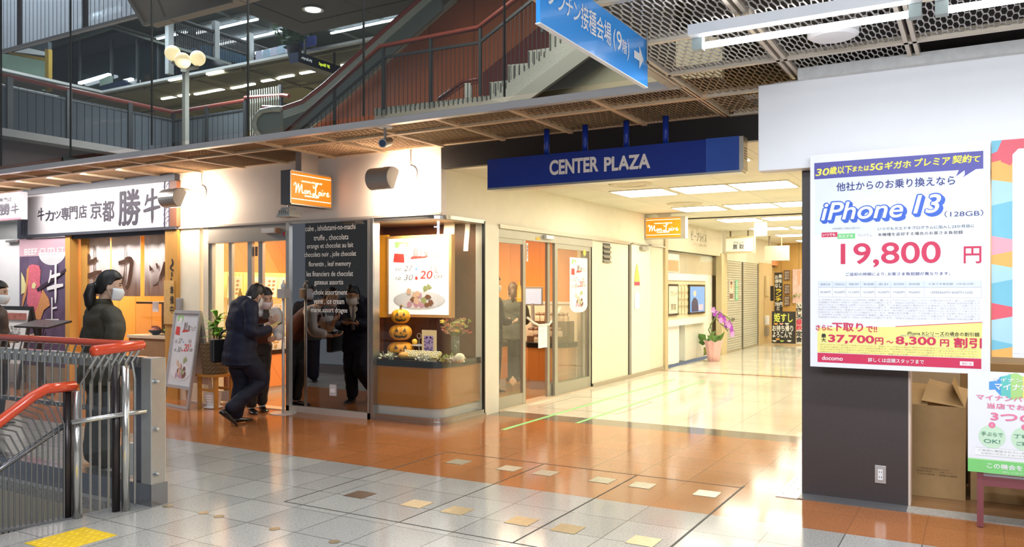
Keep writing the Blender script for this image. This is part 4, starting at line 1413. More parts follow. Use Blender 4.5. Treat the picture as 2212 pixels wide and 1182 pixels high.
MB().box(XC - .2, XC + .01, yl, yr, zm2, zm1).build('lower_ledge', white_gloss, dw)
MB().box(XC - .2, XC - .02, yl, yr, zm1, zb1).build('beige_panel', M('beige_panel', (.70, .62, .42), .4), dw)
MB().box(XC - .2, XC - .06, yl, yl + .35 * (yr - yl), .05, zm2).build('white_base', white_gloss, dw)
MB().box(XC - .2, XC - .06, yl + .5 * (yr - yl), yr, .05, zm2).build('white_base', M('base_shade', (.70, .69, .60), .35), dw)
MB().box(XC - .08, XC - .07, yl, by1, zt1 + .03, 2.2).build('window_pane', clear_glass, dw)
MB().box(XC - .12, XC - .1, yl + .05, cy(1478), zt1 + .05, 2.18).build('white_panel', M('lit_white_panel', (.9, .9, .86), .5, em=.35), dw)
mb = MB(); rect(mb, (XC - .095, (yl + cy(1478)) / 2, zt1 + .18), Y_, Z_, (cy(1478) - yl) * .9, .22); mb.build('orange_print', M('peach_print', (.82, .55, .35), .5), dw)


def wall_frame(u0, u1, v0, v1, name, label, cat, border, face, X=XC - .012, t=.03):
    a = onX((u0 + u1) / 2, (v0 + v1) / 2, X)
    w = onX(u1, 600, X).y - onX(u0, 600, X).y
    h = (v1 - v0) / FPX * depth(a)
    o = thing(name, label, cat, (X, a.y, a.z - h / 2))
    MB().box(X - .01, X + t - .004, a.y - w / 2, a.y + w / 2, a.z - h / 2, a.z + h / 2).build('frame', border, o)
    MB().box(X + t - .006, X + t, a.y - w / 2 + .05, a.y + w / 2 - .05, a.z - h / 2 + .04, a.z + h / 2 - .04).build('face', face, o)
    return o, a, w, h


o, a, w, h = wall_frame(1440, 1463, 614, 682, 'framed_sign', 'black framed brand buying sign on the beige panel', 'sign', black, M('sign_cream', (.80, .72, .52), .5))
mb = MB(); write(mb, 'ブランド', (XC + .02, a.y, a.z + .12), Y_, Z_, .10, w * .6); write(mb, '買取', (XC + .02, a.y, a.z - .14), Y_, Z_, .12, w * .5); mb.build('lettering', ink, o)
o, a, w, h = wall_frame(1487, 1521, 615, 678, 'wall_screen', 'black framed wall screen showing a blue picture of a person', 'screen', black, M('screen_blue', (.10, .25, .55), .2, em=.55, emcol=(.16, .38, .75)))
mb = MB(); mb.prism([Vector((XC + .019, a.y + p * w, a.z + q * h)) for p, q in ((-.38, -.42), (.05, -.42), (.0, -.05), (-.12, .05), (-.26, .05), (-.38, -.1))], (.001, 0, 0)); mb.build('dark_figure', M('screen_dark', (.03, .05, .14), .3, em=.05), o)
mb = MB(); disc(mb, (XC + .0215, a.y - .19 * w, a.z + .2 * h), Y_, Z_, w * .09, h * .10); mb.build('face_print', M('screen_face', (.70, .45, .36), .4, em=.4), o)
mb = MB(); rect(mb, (XC + .0205, a.y + .2 * w, a.z - .28 * h), Y_, Z_, w * .3, h * .2); mb.build('pink_print', M('screen_pink', (.62, .42, .55), .4, em=.4), o)
mb = MB()
for i in range(3):
    for j in range(4):
        p = onX(1469 + i * 7, 625 + j * 15, XC - .015)
        disc(mb, p, Y_, Z_, .12, .10, 16)
        disc(mb, p + Vector((.002, 0, 0)), Y_, Z_, .08, .065, 16)
for i in range(0, len(mb.f), 2):
    pass
orn = thing('ornament_panel', 'pale ring ornaments between the sign and the wall screen', 'ornament', (XC - .01, cy(1476), 1.0))
rg = MB()
for i in range(3):
    for j in range(4):
        p = onX(1469 + i * 6.5, 625 + j * 15, XC - .016)
        rg.tube([p + Vector((0, .11 * math.cos(k * math.pi / 8), .09 * math.sin(k * math.pi / 8))) for k in range(17)], .008, 5)
rg.build('rings', M('ring_ochre', (.52, .44, .26), .4, .3), orn)

# ---- orchid in a pink wrapped pot
p = onZ(1541, 780)
p = p * (-4.80 / p.x)
oc = thing('potted_orchid', 'purple orchid in a pink paper wrapped pot on the corridor floor', 'plant', p)
wr = lambda q_, ph, th: Vector((q_.x * (1 + .10 * math.sin(7 * ph)), q_.y * (1 + .10 * math.sin(7 * ph)), q_.z))
rings = []
for r, z in ((.11, 0), (.13, .15), (.15, .28), (.17, .38), (.20, .42), (.08, .37)):
    rings.append([p + Vector((r * (1 + .08 * math.sin(9 * a)) * math.cos(a), r * (1 + .08 * math.sin(9 * a)) * math.sin(a), z + .02 * math.sin(7 * a) * (z > .3))) for a in [2 * math.pi * k / 36 for k in range(36)]])
MB().rings(rings).build('wrapped_pot', M('pink_paper', (.86, .50, .48), .5), oc, smooth=True)
MB().tube([p + Vector((0, 0, .4)), p + Vector((-.05, -.05, .75)), p + Vector((.1, .1, 1.02)), p + Vector((.35, .2, .82))], .012, 6).tube([p + Vector((0, 0, .4)), p + Vector((-.1, 0, .65)), p + Vector((.02, .05, .9)), p + Vector((.25, .2, .62))], .012, 6).build('stem', M('orchid_stem', (.16, .22, .06), .6), oc)
mb = MB(); foliage(mb, p + Vector((-.05, 0, .38)), .12, 10, 3, .2, .3); mb.build('leaf', M('orchid_leaf', (.10, .22, .04), .5), oc)
for i, nm, col in ((0, 'orchid_purple', (.42, .08, .55)), (1, 'orchid_lilac', (.66, .34, .72))):
    mb = MB()
    qr = random.Random(i)
    for k in range(11):
        t_ = (k * 2 + i) / 22
        c = p + Vector((-.03 + .40 * t_, .05 + .15 * t_ + qr.uniform(-.06, .06), 1.02 - .50 * t_ ** 1.6 + qr.uniform(-.06, .06)))
        for a in range(5):
            e = 2 * math.pi * a / 5
            u_ = Vector((.6 * math.cos(e) + .2, .75 * math.cos(e) * .5 - .2, math.sin(e)))
            s_ = u_.cross(Vector((.6, -.8, 0))).normalized()
            mb.add([c, c + u_ * .04 + s_ * .03, c + u_ * .075, c + u_ * .04 - s_ * .03], [(0, 1, 2, 3)])
    mb.build('blossom', M(nm, col, .5), oc)
lf = MB(); foliage(lf, onZ(1515, 772) + Vector((0, 0, .02)), .10, 30, 8, 1.5, .16)
tag(lf.build('potted_plant', M('low_leaf', (.42, .45, .12), .6)), 'small yellow green plant on the floor left of the orchid', 'plant')

# ---- roller shutters
def shutter(u0, u1, name_label):
    a, b = cy(u0), cy(u1)
    t = thing('roller_shutter', name_label, 'shutter', (XC, (a + b) / 2, 0))
    mb = MB()
    n = 38
    prof = []
    for k in range(n):
        z = .04 + k * 2.12 / n
        prof += [(XC - .03, z), (XC - .012, z + .008), (XC - .012, z + 2.12 / n - .010), (XC - .03, z + 2.12 / n)]
    vs, fs = [], []
    for x, z in prof:
        vs += [(x, a + .02, z), (x, b - .02, z)]
    fs = [(2 * i, 2 * i + 1, 2 * i + 3, 2 * i + 2) for i in range(len(prof) - 1)]
    mb.add(vs, fs)
    mb.build('slat_curtain', M('shutter_grey', (.60, .59, .50), .38, .3), t)
    MB().box(XC - .05, XC, a, a + .03, 0, 2.16).build('guide_rail', M('shutter_rail', (.16, .15, .12), .4, .3), t)
    MB().box(XC - .05, XC, b - .03, b, 0, 2.16).build('guide_rail', M('shutter_rail', (.16, .15, .12), .4, .3), t)
    MB().box(XC - .04, XC, a, b, 0, .045).build('bottom_bar', alu_warm, t)
    return t


sh1 = shutter(1569, 1604, 'grey roller shutter next to the white shop, with two posters')
p = onX(1584, 690, XC); MB().box(XC - .01, XC + .004, p.y - .12, p.y + .12, p.z - .03, p.z + .03).build('lock', M('shutter_rail', (.16, .15, .12), .4, .3), sh1)
shutter(1605, 1638, 'grey roller shutter farther down the corridor, without posters')
a = onX(1580, 627, XC)
po = thing('shutter_poster', 'small portrait poster taped to the first roller shutter', 'poster', (XC, a.y, a.z - .25))
MB().box(XC - .008, XC - .004, a.y - .19, a.y + .19, a.z - .24, a.z + .24).build('sheet', M('portrait_paper', (.72, .58, .46), .5), po)
mb = MB(); disc(mb, (XC - .002, a.y, a.z + .10), Y_, Z_, .10, .07); mb.build('portrait_print', M('skin_print', (.70, .40, .26), .5), po)
mb = MB(); rect(mb, (XC - .002, a.y, a.z - .14), Y_, Z_, .3, .12); disc(mb, (XC - .001, a.y, a.z + .17), Y_, Z_, .10, .04); mb.build('portrait_print', M('dark_print', (.18, .11, .09), .5), po)
a = onX(1592, 627, XC)
po = thing('shutter_poster', 'narrow green notice taped to the first roller shutter', 'poster', (XC, a.y, a.z - .25))
MB().box(XC - .008, XC - .004, a.y - .12, a.y + .12, a.z - .25, a.z + .25).build('sheet', M('green_notice', (.16, .52, .28), .5), po)
mb = MB(); column_text(mb, '貸店舗', (XC - .002, a.y, a.z), Y_, Z_, .44, .14); mb.build('lettering', white_ink, po)

# wall cabinets on the tan wall
for v, h, nm, m in ((618, .55, 'tall flat tan panel on the tan corridor wall', M('tan_box', (.66, .52, .28), .4)), (692, .25, 'white box on the tan corridor wall', white), (716, .24, 'grey intercom plate low on the tan corridor wall', M('plate_grey', (.34, .30, .24), .4))):
    a = onX(1655, v, XC + .01)
    tag(MB().box(XC + .01, XC + .06, a.y - .18, a.y + .18, a.z - h / 2, a.z + h / 2).build('wall_box', m, bevel=.01), nm, 'box')

# ---- sushi shop at the far end
XE = XC
struct('wall_left_upper', MB().box(XC - .1, XC + .02, cy(1667), 25, 2.16, 2.55), M('orange_header', (.78, .34, .16), .5))
struct('wall_sushi', MB().box(-9, -1.2, 24.2, 24.3, 0, ZC), planks('sushi_wall', (.52, .30, .08), (.66, .42, .14), .5, 0, ('X', 'Z'), .4, .6))


def board_sign(u0, u1, v0, v1, Y, name, label, cat, m, t=.04):
    c = onY((u0 + u1) / 2, (v0 + v1) / 2, Y)
    w = onY(u1, 600, Y).x - onY(u0, 600, Y).x
    h = (v1 - v0) / FPX * depth(c)
    o = thing(name, label, cat, (c.x, Y, c.z - h / 2))
    MB().box(c.x - w / 2, c.x + w / 2, Y, Y + t, c.z - h / 2, c.z + h / 2).build('board', m, o)
    return o


chalk_w, chalk_y, chalk_g = M('chalk_white', (.85, .84, .80), .6), M('chalk_yellow', (.92, .72, .08), .6), M('chalk_lime', (.72, .80, .16), .6)
board = M('chalk_board', (.035, .032, .028), .5)
o = board_sign(1667, 1718, 673, 742, 22.3, 'menu_board', 'black sushi takeaway board with yellow and white brush writing on the floor', 'board', board)
mb = MB(); wY(mb, '姫すし', 1672, 1712, 677, 696, 22.29, .03); mb.build('lettering', chalk_g, o)
mb = MB(); wY(mb, 'お持ち帰り', 1668.5, 1713, 703, 716, 22.29, .03); wY(mb, 'よろこんで', 1669, 1710, 717, 729, 22.29, .03); mb.build('lettering', chalk_w, o)
for nm, col, pts in (('bowl_orange', (.85, .40, .10), ((1680, 731), (1676, 698))), ('bowl_green', (.45, .58, .12), ((1689, 735),)), ('bowl_white', (.8, .78, .7), ((1673, 735), (1705, 735), (1700, 698))), ('bowl_pink', (.75, .40, .36), ((1688, 698),))):
    mb = MB()
    for u, v in pts:
        c = onY(u, v, 22.288)
        mb.add([c + Vector((.055 * math.cos(a), 0, .05 * math.sin(a))) for a in [math.pi + k * math.pi / 8 for k in range(9)]], [tuple(range(9))])
    mb.build('bowl_print', M(nm, col, .6), o)
o = board_sign(1673, 1690, 589, 741, 22.6, 'menu_board', 'tall narrow black lunch board with vertical writing behind the takeaway board', 'board', board)
mb = MB()
for s, u, v0, v1, w in (('美味し', 1685.5, 592, 622, .085), ('お得な', 1677.5, 594, 622, .085), ('から', 1681, 662, 671, .08)):
    c = onY(u, (v0 + v1) / 2, 22.59); column_text(mb, s, c, X_, Z_, (v1 - v0) / FPX * depth(c), w, .03)
wY(mb, '780円', 1674, 1690, 653, 662, 22.59, .03)
mb.build('lettering', chalk_w, o)
mb = MB(); c = onY(1681.5, 638, 22.59); column_text(mb, 'ランチ', c, X_, Z_, 28 / FPX * depth(c), .14, .03); mb.build('lettering', chalk_y, o)
o = board_sign(1720, 1733.5, 655, 743.6, 22.4, 'menu_board', 'white vertical menu banner with black and red writing by the pillar', 'board', M('banner_white', (.80, .76, .68), .5))
mb = MB()
for s, v0, v1 in (('いきしろ', 656, 690), ('定食', 715, 740)):
    c = onY(1726, (v0 + v1) / 2, 22.39); column_text(mb, s, c, X_, Z_, (v1 - v0) / FPX * depth(c), .15, .03)
mb.build('lettering', ink, o)
mb = MB(); c = onY(1726, 702, 22.39); column_text(mb, '昼飲', c, X_, Z_, 24 / FPX * depth(c), .15, .03); mb.build('lettering', red_ink, o)
o = board_sign(1712, 1733.5, 582, 655, 24.15, 'food_poster', 'pink and green food photo poster near the far end of the corridor', 'poster', M('food_pink', (.78, .55, .50), .5, nscale=9, namt=.3))
mb = MB(); c = onY(1726, 600, 24.14); mb.prism([c + Vector((a, 0, b)) for a, b in ((-.04, .2), (.05, .22), (.02, -.2), (-.02, -.22))], (0, -.002, 0)); mb.build('finger_print', M('skin_print', (.70, .40, .26), .5), o)
mb = MB(); c = onY(1720, 642, 24.13); foliage(mb, c, .12, 24, 2, .5, .08); mb.build('green_print', M('poster_green', (.35, .45, .16), .5), o)
for k, (u, v) in enumerate(((1700, 595), (1700, 625), (1700, 650))):
    o = board_sign(u - 6, u + 6, v - 11, v + 11, 24.16, 'framed_menu', ['dark framed menu panel high on the sushi shop wall', 'dark framed menu panel in the middle of the sushi shop wall', 'dark framed menu panel low on the sushi shop wall'][k], 'menu', M('menu_dark', (.16, .09, .05), .5))
    mb = MB()
    for i in range(3):
        c = onY(u - 3.5 + i * 3.5, v, 24.15); column_text(mb, ['寿司盛', '刺身丼', '天ぷら'][i], c, X_, Z_, .24, .035)
    mb.build('lettering', chalk_w, o)
o = board_sign(1664, 1671, 618, 650, 22.5, 'wall_screen', 'small dark screen on an arm at the far end', 'screen', black)

# ---- projecting plates in the corridor
o = board_sign(1568, 1629, 511, 547, 18.4, 'projecting_sign', 'cream framed brand buying sign projecting over the corridor', 'sign', M('sign_frame_cream', (.72, .62, .38), .4), .14)
c = onY(1597, 529, 18.39)
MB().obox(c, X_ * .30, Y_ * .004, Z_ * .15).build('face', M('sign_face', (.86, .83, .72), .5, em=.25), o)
mb = MB(); wY(mb, 'ブランド', 1584, 1606, 522, 527, 18.38, .01); wY(mb, '買 取', 1583, 1607, 528.5, 538.5, 18.38, .01); mb.build('lettering', ink, o)
mb = MB()
for u in (1578, 1616):
    x = onY(u, 600, 18.46).x; mb.tube([(x, 18.46, c.z + .18), (x, 18.46, ZC)], .018, 6)
mb.build('hanger', M('hanger_brown', (.20, .14, .08), .5), o)
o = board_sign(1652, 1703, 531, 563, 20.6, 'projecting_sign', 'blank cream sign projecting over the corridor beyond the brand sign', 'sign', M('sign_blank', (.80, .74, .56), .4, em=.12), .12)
mb = MB()
for u in (1662, 1688):
    x = onY(u, 600, 20.66).x; mb.tube([(x, 20.66, onY(1680, 531, 20.6).z), (x, 20.66, ZC)], .02, 6)
mb.build('hanger', M('hanger_brown', (.20, .14, .08), .5), o)
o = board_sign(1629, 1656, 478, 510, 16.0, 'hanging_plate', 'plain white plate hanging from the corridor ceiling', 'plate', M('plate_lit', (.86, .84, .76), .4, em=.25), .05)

# ---- ceiling light panels and diffusers of the corridor
panel_lit = M('lit_ceiling_panel', (.9, .9, .85), .5, em=15, emcol=(1, .94, .78))
pf = None
for r, yb in enumerate((7.62, 10.09, 12.61, 15.13, 17.65, 20.17, 22.69)):
    for k, (xa, xb) in enumerate(((-4.30, -3.60), (-3.47, -2.77), (-2.68, -2.05))):
        if r == 0 and k == 0: continue
        w_ = .70
        loc = ((xa + xb) / 2, yb + .35, ZC)
        lab = 'square lit ceiling panel of the corridor, ' + ['nearest row behind the overhead sign', 'first full row past the overhead sign', 'second full row past the overhead sign', 'row just past the dark ceiling seam', 'second row past the dark ceiling seam', 'third row past the dark ceiling seam', 'farthest row'][r] + ', ' + ['left of the row', 'middle of the row', 'right of the row'][k]
        lab = ' '.join(lab.split()[:16])
        lab = ['lit corridor ceiling panel in the row right behind the blue sign', 'lit corridor ceiling panel in the first row past the blue sign', 'lit corridor ceiling panel in the second row past the blue sign', 'lit ceiling panel in the row just past the dark seam', 'lit ceiling panel in the second row past the dark seam', 'lit ceiling panel in the third row past the dark seam', 'lit ceiling panel in the farthest corridor row'][r] + [', nearest the shops', ', middle one', ', farthest from the shops'][k]
        if pf is None:
            pf = thing('ceiling_light', lab, 'ceiling light', loc, 'lit corridor ceiling panels')
            MB().box(loc[0] - .37, loc[0] + .37, yb - .02, yb + .72, ZC - .012, ZC).build('frame', M('panel_frame', (.72, .68, .56), .4), pf)
            MB().box(loc[0] - .345, loc[0] + .345, yb + .01, yb + .69, ZC - .016, ZC - .012).build('diffuser', panel_lit, pf)
        else:
            dup(pf, loc, None, lab)
for k, (x, y) in enumerate(((-3.78, 9.5), (-3.93, 12.1))):
    t = MB().lathe([(.28, 0), (.26, -.02), (.20, -.02), (.18, -.006), (.11, -.02), (.06, -.02), (0.001, -.03)], (x, y, ZC), 32).build('air_diffuser', M('diffuser_cream', (.66, .60, .45), .5))
    tag(t, ['round air diffuser in the corridor ceiling close behind the blue sign', 'round air diffuser in the corridor ceiling between two light rows'][k], 'air diffuser')

# ================================================================== CUTLET RESTAURANT AND ITS LEFT
gx0, gx1 = fx(65), fx(388)
z0, z1 = 2.345, 2.96
t = thing('shop_sign', 'long white restaurant sign board with black brush lettering under the canopy', 'sign', ((gx0 + gx1) / 2, YF, z0))
MB().box(gx0, gx1, YF - .06, YF + .08, z0, z1).build('board', M('sign_board_white', (.62, .61, .65), .45), t)
MB().box(gx0 - .05, gx1, YF - .08, YF + .08, z1, ZL).build('top_bar', M('sign_bar_dark', (.05, .055, .075), .4), t)
MB().box(gx0 - .05, gx1, YF - .07, YF + .08, z0 - .04, z0).build('bottom_bar', M('sign_bar_dark', (.05, .055, .075), .4), t)
MB().box(fx(375), gx1 + .02, YF - .065, YF + .08, z0, z1).build('brown_end', M('sign_brown_end', (.20, .07, .03), .45), t)
FYS = YF - .062
# scallop borders
mb = MB()
for ua, ub in ((56, 67), (364, 374)):
    xa, xb = fx(ua), fx(ub)
    for s in (xa, xb):
        mb.box(s - .012, s + .012, FYS - .002, FYS, z0, z1)
    for k in range(5):
        zc = z0 + .03 + k * .125
        for rr in (.11, .06):
            mb.strokes([[(xb - rr * math.cos(a), zc + rr * math.sin(a), .008) for a in [i * math.pi / 2 / 5 for i in range(6)]]], lambda a, b: Vector((a, FYS - .003, b)))
mb.build('scallop_border', M('sign_navy', (.05, .045, .12), .5), t)
mb = MB()
for s, u0, u1, v0, v1 in (('カ', 98, 116, 455, 477), ('ツ', 117, 131, 456, 472), ('専', 132, 149, 448, 475), ('門', 150, 167, 446, 473), ('店', 170, 187, 443, 471), ('京', 195, 219, 436, 472), ('都', 221, 246, 434, 478), ('勝', 256, 302, 410, 486)):
    wY(mb, s, u0, u1, v0, v1, FYS - .003, .022)
USHI = [[(2.7, 8.4, .9), (2.2, 6.6, .9), (1.2, 5.2, .5)], [(2.0, 6.6, .7), (5, 7.0, .9), (8.0, 7.4, .6)], [(.4, 3.6, .8), (5, 4.2, 1.1), (9.6, 4.6, .7)], [(5.4, 10, 1.2), (5.3, 6, 1.1), (5.3, 2, 1.2), (5.2, 0, .4)]]
KA = [[(1.4, 6.4, .9), (5, 6.9, 1.2), (8.3, 7.2, 1.2), (8.4, 5.0, 1.2), (7.6, 1.6, 1.2), (6.6, .6, .9), (5.6, 1.4, .4)], [(5.2, 9.8, 1.1), (5.0, 6.8, 1.3), (3.8, 3.0, 1.2), (1.2, .2, .4)]]
TSU = [[(1.4, 7.2, .6), (2.4, 5.4, 1.6)], [(4.2, 7.8, .6), (5.2, 6.0, 1.6)], [(9.0, 8.2, 1.0), (8.2, 4.4, 1.5), (6.0, 1.4, 1.2), (3.2, 0, .4)]]


def brush(mb, st, u0, u1, v0, v1, Y, fn=None):
    c = onY((u0 + u1) / 2, (v0 + v1) / 2, Y)
    w = onY(u1, 600, Y).x - onY(u0, 600, Y).x
    h = (v1 - v0) / FPX * depth(c)
    mb.strokes(st, lambda a, b: c + X_ * ((a - 5) / 10 * w) + Z_ * ((b - 5) / 10 * h) + (fn(c.x + (a - 5) / 10 * w) if fn else Vector((0, 0, 0))))


brush(mb, USHI, 80, 97, 449, 477, FYS - .003)
brush(mb, USHI, 308, 347, 407, 482, FYS - .003)
mb.build('lettering', brush_ink, t)

# lattice post left, projecting white sign at the frame's edge
struct('wall_front_pier', MB().box(fx(40), fx(57), YF - .02, YF + .1, 2.3, ZL), M('pier_slate', (.12, .14, .20), .4))
p0, p1 = onY(-30, 600, 6.9).x, onY(45, 600, 6.9).x
zz0, zz1 = onY(22, 475, 6.9).z, onY(22, 416, 6.9).z
t = thing('projecting_sign', 'white restaurant sign with red scallop edges projecting at the left', 'sign', ((p0 + p1) / 2, 6.9, zz0))
MB().box(p0, p1, 6.9, 7.0, zz0, zz1).build('board', M('sign_board_white', (.62, .61, .65), .45), t)
MB().box(p0, p1, 6.896, 6.9, zz1 - .05, zz1).build('red_border', M('sign_rose', (.62, .16, .22), .5), t)
MB().box(p0, p1, 6.896, 6.9, zz0, zz0 + .03).build('red_border', M('sign_rose', (.62, .16, .22), .5), t)
mb = MB(); wY(mb, '専門店', -2, 25, 427, 436, 6.893, .02); wY(mb, '勝', -4, 21, 440, 464, 6.893, .03); brush(mb, USHI, 22, 42, 439, 463, 6.893); mb.build('lettering', brush_ink, t)
MB().tube([(p0 + .2, 6.95, zz1), (p0 + .2, 6.95, ZL)], .02, 8).build('hanger', M('sign_bar_dark', (.05, .055, .075), .4), t)

# white glazed wall below and the two timber posts
struct('wall_front_left', MB().box(-22, fx(44), YF, YF + .06, 0, 2.3), M('white_glazed_wall', (.80, .83, .86), .25))
t = MB().box(fx(20), fx(43), YF - .06, YF, 2.245, 2.275); t = t.build('door_closer', alu); tag(t, 'thin grey door closer rail on the white wall at left', 'door closer')
wood_post = planks('timber_post', (.52, .27, .06), (.66, .37, .10), .4, 0, ('X', 'Z'), .4, 0)
struct('trim_17', MB().box(fx(145), fx(155), YF - .03, YF + .1, 0, 2.305), wood_post)
struct('trim_18', MB().box(fx(158), fx(172), YF + .12, YF + .3, 0, 2.305), wood_post)
struct('trim_19', MB().box(fx(145), fx(390), YF, YF + .1, 2.25, 2.305), M('sign_bar_dark', (.05, .055, .075), .4))
struct('trim_20', MB().box(fx(362), fx(389), YF - .04, YF + .1, 0, 2.30), wood_post)

# big beef cutlet poster
c0, c1 = fx(45), fx(145)
b = thing('food_poster', 'tall purple poster of a sliced beef cutlet beside the restaurant door', 'poster', ((c0 + c1) / 2, YF, .3))
MB().box(c0, c1, YF - .02, YF + .02, .30, 2.29).build('sheet', M('poster_purple', (.13, .09, .16), .25, nscale=5, namt=.5), b)
mb = MB(); mb.box(c0, c1, YF - .023, YF - .021, fz(95, 553), 2.285); mb.build('rose_band', M('poster_rose', (.62, .42, .50), .3), b)
mb = MB(); wY(mb, 'BEEF CUTLET', 52, 138, 536, 550, YF - .026, .015); brush(mb, USHI, 100, 138, 570, 655, YF - .034)
mb.strokes([[(0, 0, .03), (.0, .35, .03)], [(0, .18, .03), (.13, .2, .025)], [(-.18, 0, .025), (.18, .01, .03)]], lambda x, y: Vector((fx(117) + x, YF - .034, fz(117, 692) + y)))
mb.build('lettering', M('poster_white', (.86, .86, .88), .5), b)
PY = YF - .0235


def blob(mb, pts):
    Y = PY
    mb.prism([onY(u, v, Y) for u, v in pts], (0, -.001, 0))


mb = MB(); mb.add([onY(112, 545, PY) + Vector((.36 * math.cos(a), 0, .20 * math.sin(a))) for a in [math.pi + k * math.pi / 14 for k in range(15)]], [tuple(range(15))]); mb.build('plate_print', M('poster_plate', (.66, .68, .72), .4), b)
PY -= .002; mb = MB(); blob(mb, [(62, 574), (70, 571), (84, 574), (88, 585), (86, 610), (90, 640), (84, 672), (76, 682), (66, 672), (58, 655), (60, 620)]); mb.build('meat_print', M('poster_meat', (.70, .16, .22), .4, nscale=30, namt=.45), b)
PY -= .002; mb = MB(); blob(mb, [(56, 640), (62, 600), (63, 575), (58, 582), (56, 610), (48, 650), (47, 670)]); blob(mb, [(84, 655), (92, 625), (105, 645), (108, 660), (95, 670), (88, 690), (70, 690)]); mb.build('crust_print', M('poster_crust', (.66, .30, .12), .5, nscale=50, namt=.5), b)
PY -= .002; mb = MB(); blob(mb, [(46, 588), (52, 600), (56, 615), (54, 632), (46, 636)]); blob(mb, [(69, 614), (74, 609), (78, 616), (75, 624), (69, 623)]); mb.build('lemon_print', M('poster_lemon', (.76, .72, .36), .5), b)
PY -= .002; mb = MB(); blob(mb, [(78, 624), (112, 602), (142, 580), (143, 586), (112, 610), (82, 630)]); mb.build('chopstick_print', M('poster_dark', (.05, .03, .05), .4), b)

# noren curtain: three white cloths on a rod, one brush character each
cloth = M('noren_cloth', (.92, .86, .84), .7, nscale=40, namt=.05)
cn = cloth.node_tree
tl_n, mx_n = cn.nodes.new('ShaderNodeBsdfTranslucent'), cn.nodes.new('ShaderNodeMixShader')
tl_n.inputs[0].default_value = (.86, .80, .78, 1)
mx_n.inputs[0].default_value = .16
cn.links.new(cn.nodes['Principled BSDF'].outputs[0], mx_n.inputs[1])
cn.links.new(tl_n.outputs[0], mx_n.inputs[2])
cn.links.new(mx_n.outputs[0], cn.nodes['Material Output'].inputs[0])
nz1 = fz(270, 508)
rod = thing('curtain_rod', 'thin rod carrying the white entrance curtains of the restaurant', 'rod', (fx(270), YF + .16, nz1 + .04))
MB().tube([(fx(172), YF + .16, nz1 + .03), (fx(364), YF + .16, nz1 + .03)], .012, 8).build('rod', M('rod_dark', (.10, .06, .04), .5), rod)
for k, (u0, u1, st, su, sv, nm) in enumerate(((177, 238, USHI, (184, 222), (532, 636), 'white entrance curtain with the first brush character, nearest the food poster'), (241, 304, KA, (253, 291), (535, 628), 'white entrance curtain with the second brush character, middle of three'), (312, 366, TSU, (318, 364), (555, 618), 'white entrance curtain with the third brush character, beside the timber post'))):
    Yn = YF + .16
    x0, x1 = onY(u0, 600, Yn).x, onY(u1, 600, Yn).x
    zb = onY((u0 + u1) / 2, 640, Yn).z
    wave = lambda x, s=x0: Vector((0, .018 * math.sin((x - s) * 26) + .01 * math.sin((x - s) * 11), 0))
    cu = thing('entrance_curtain', nm, 'curtain', ((x0 + x1) / 2, Yn, zb))
    n = 40
    rings = []
    mb = MB()
    top = [Vector((x0 + (x1 - x0) * i / n, Yn, nz1)) + wave(x0 + (x1 - x0) * i / n) * .6 for i in range(n + 1)]
    bot = [Vector((x0 + (x1 - x0) * i / n, Yn, zb)) + wave(x0 + (x1 - x0) * i / n) * 1.2 for i in range(n + 1)]
    off = Vector((0, .004, 0))
    mb.rings([[a_, b_, b_ + off, a_ + off] for a_, b_ in zip(top, bot)])
    mb.build('cloth', cloth, cu, smooth=True)
    mb = MB()
    for j in range(5):
        x = x0 + (x1 - x0) * (j + .5) / 5
        mb.box(x - .018, x + .018, Yn - .014, Yn + .014, nz1 - .01, nz1 + .045)
    mb.build('loops', cloth, cu)
    mb = MB()
    brush(mb, st, su[0], su[1], sv[0], sv[1], Yn - .012, lambda x: wave(x) - Vector((0, .012, 0)))
    mb.build('brush_character', M('noren_ink', (.10, .045, .025), .7), cu)

# "in preparation" tablet, intercom
t = thing('wooden_tablet', 'vertical wooden tablet with black brush writing on the restaurant post', 'tablet', (fx(371), YF - .06, 1.2))
MB().box(fx(362), fx(383), YF - .06, YF - .042, fz(372, 700), fz(372, 606)).build('tablet', M('tablet_wood', (.70, .44, .16), .5, nscale=20, namt=.2), t)
mb = MB(); c = onY(371, 648, YF - .063); column_text(mb, '準備中', c, X_, Z_, 62 / FPX * depth(c), .075, .01)
c = onY(371, 588, YF - .045)
mb.strokes([[(0, .18, .02), (.02, .12, .03), (-.03, .06, .02), (.03, .02, .03)], [(0, 0, .02), (0, -.06, .025)], [(-.02, -.08, .02), (.01, -.14, .03)]], lambda a, e: c + Vector((a, 0, e)))
mb.build('lettering', ink, t)
t = MB().box(fx(386), fx(396), YF - .05, YF, fz(391, 671), fz(391, 644)).build('intercom', M('intercom_grey', (.34, .34, .36), .4), bevel=.006)
tag(t, 'grey intercom box on the pale pier next to the wooden tablet', 'intercom')

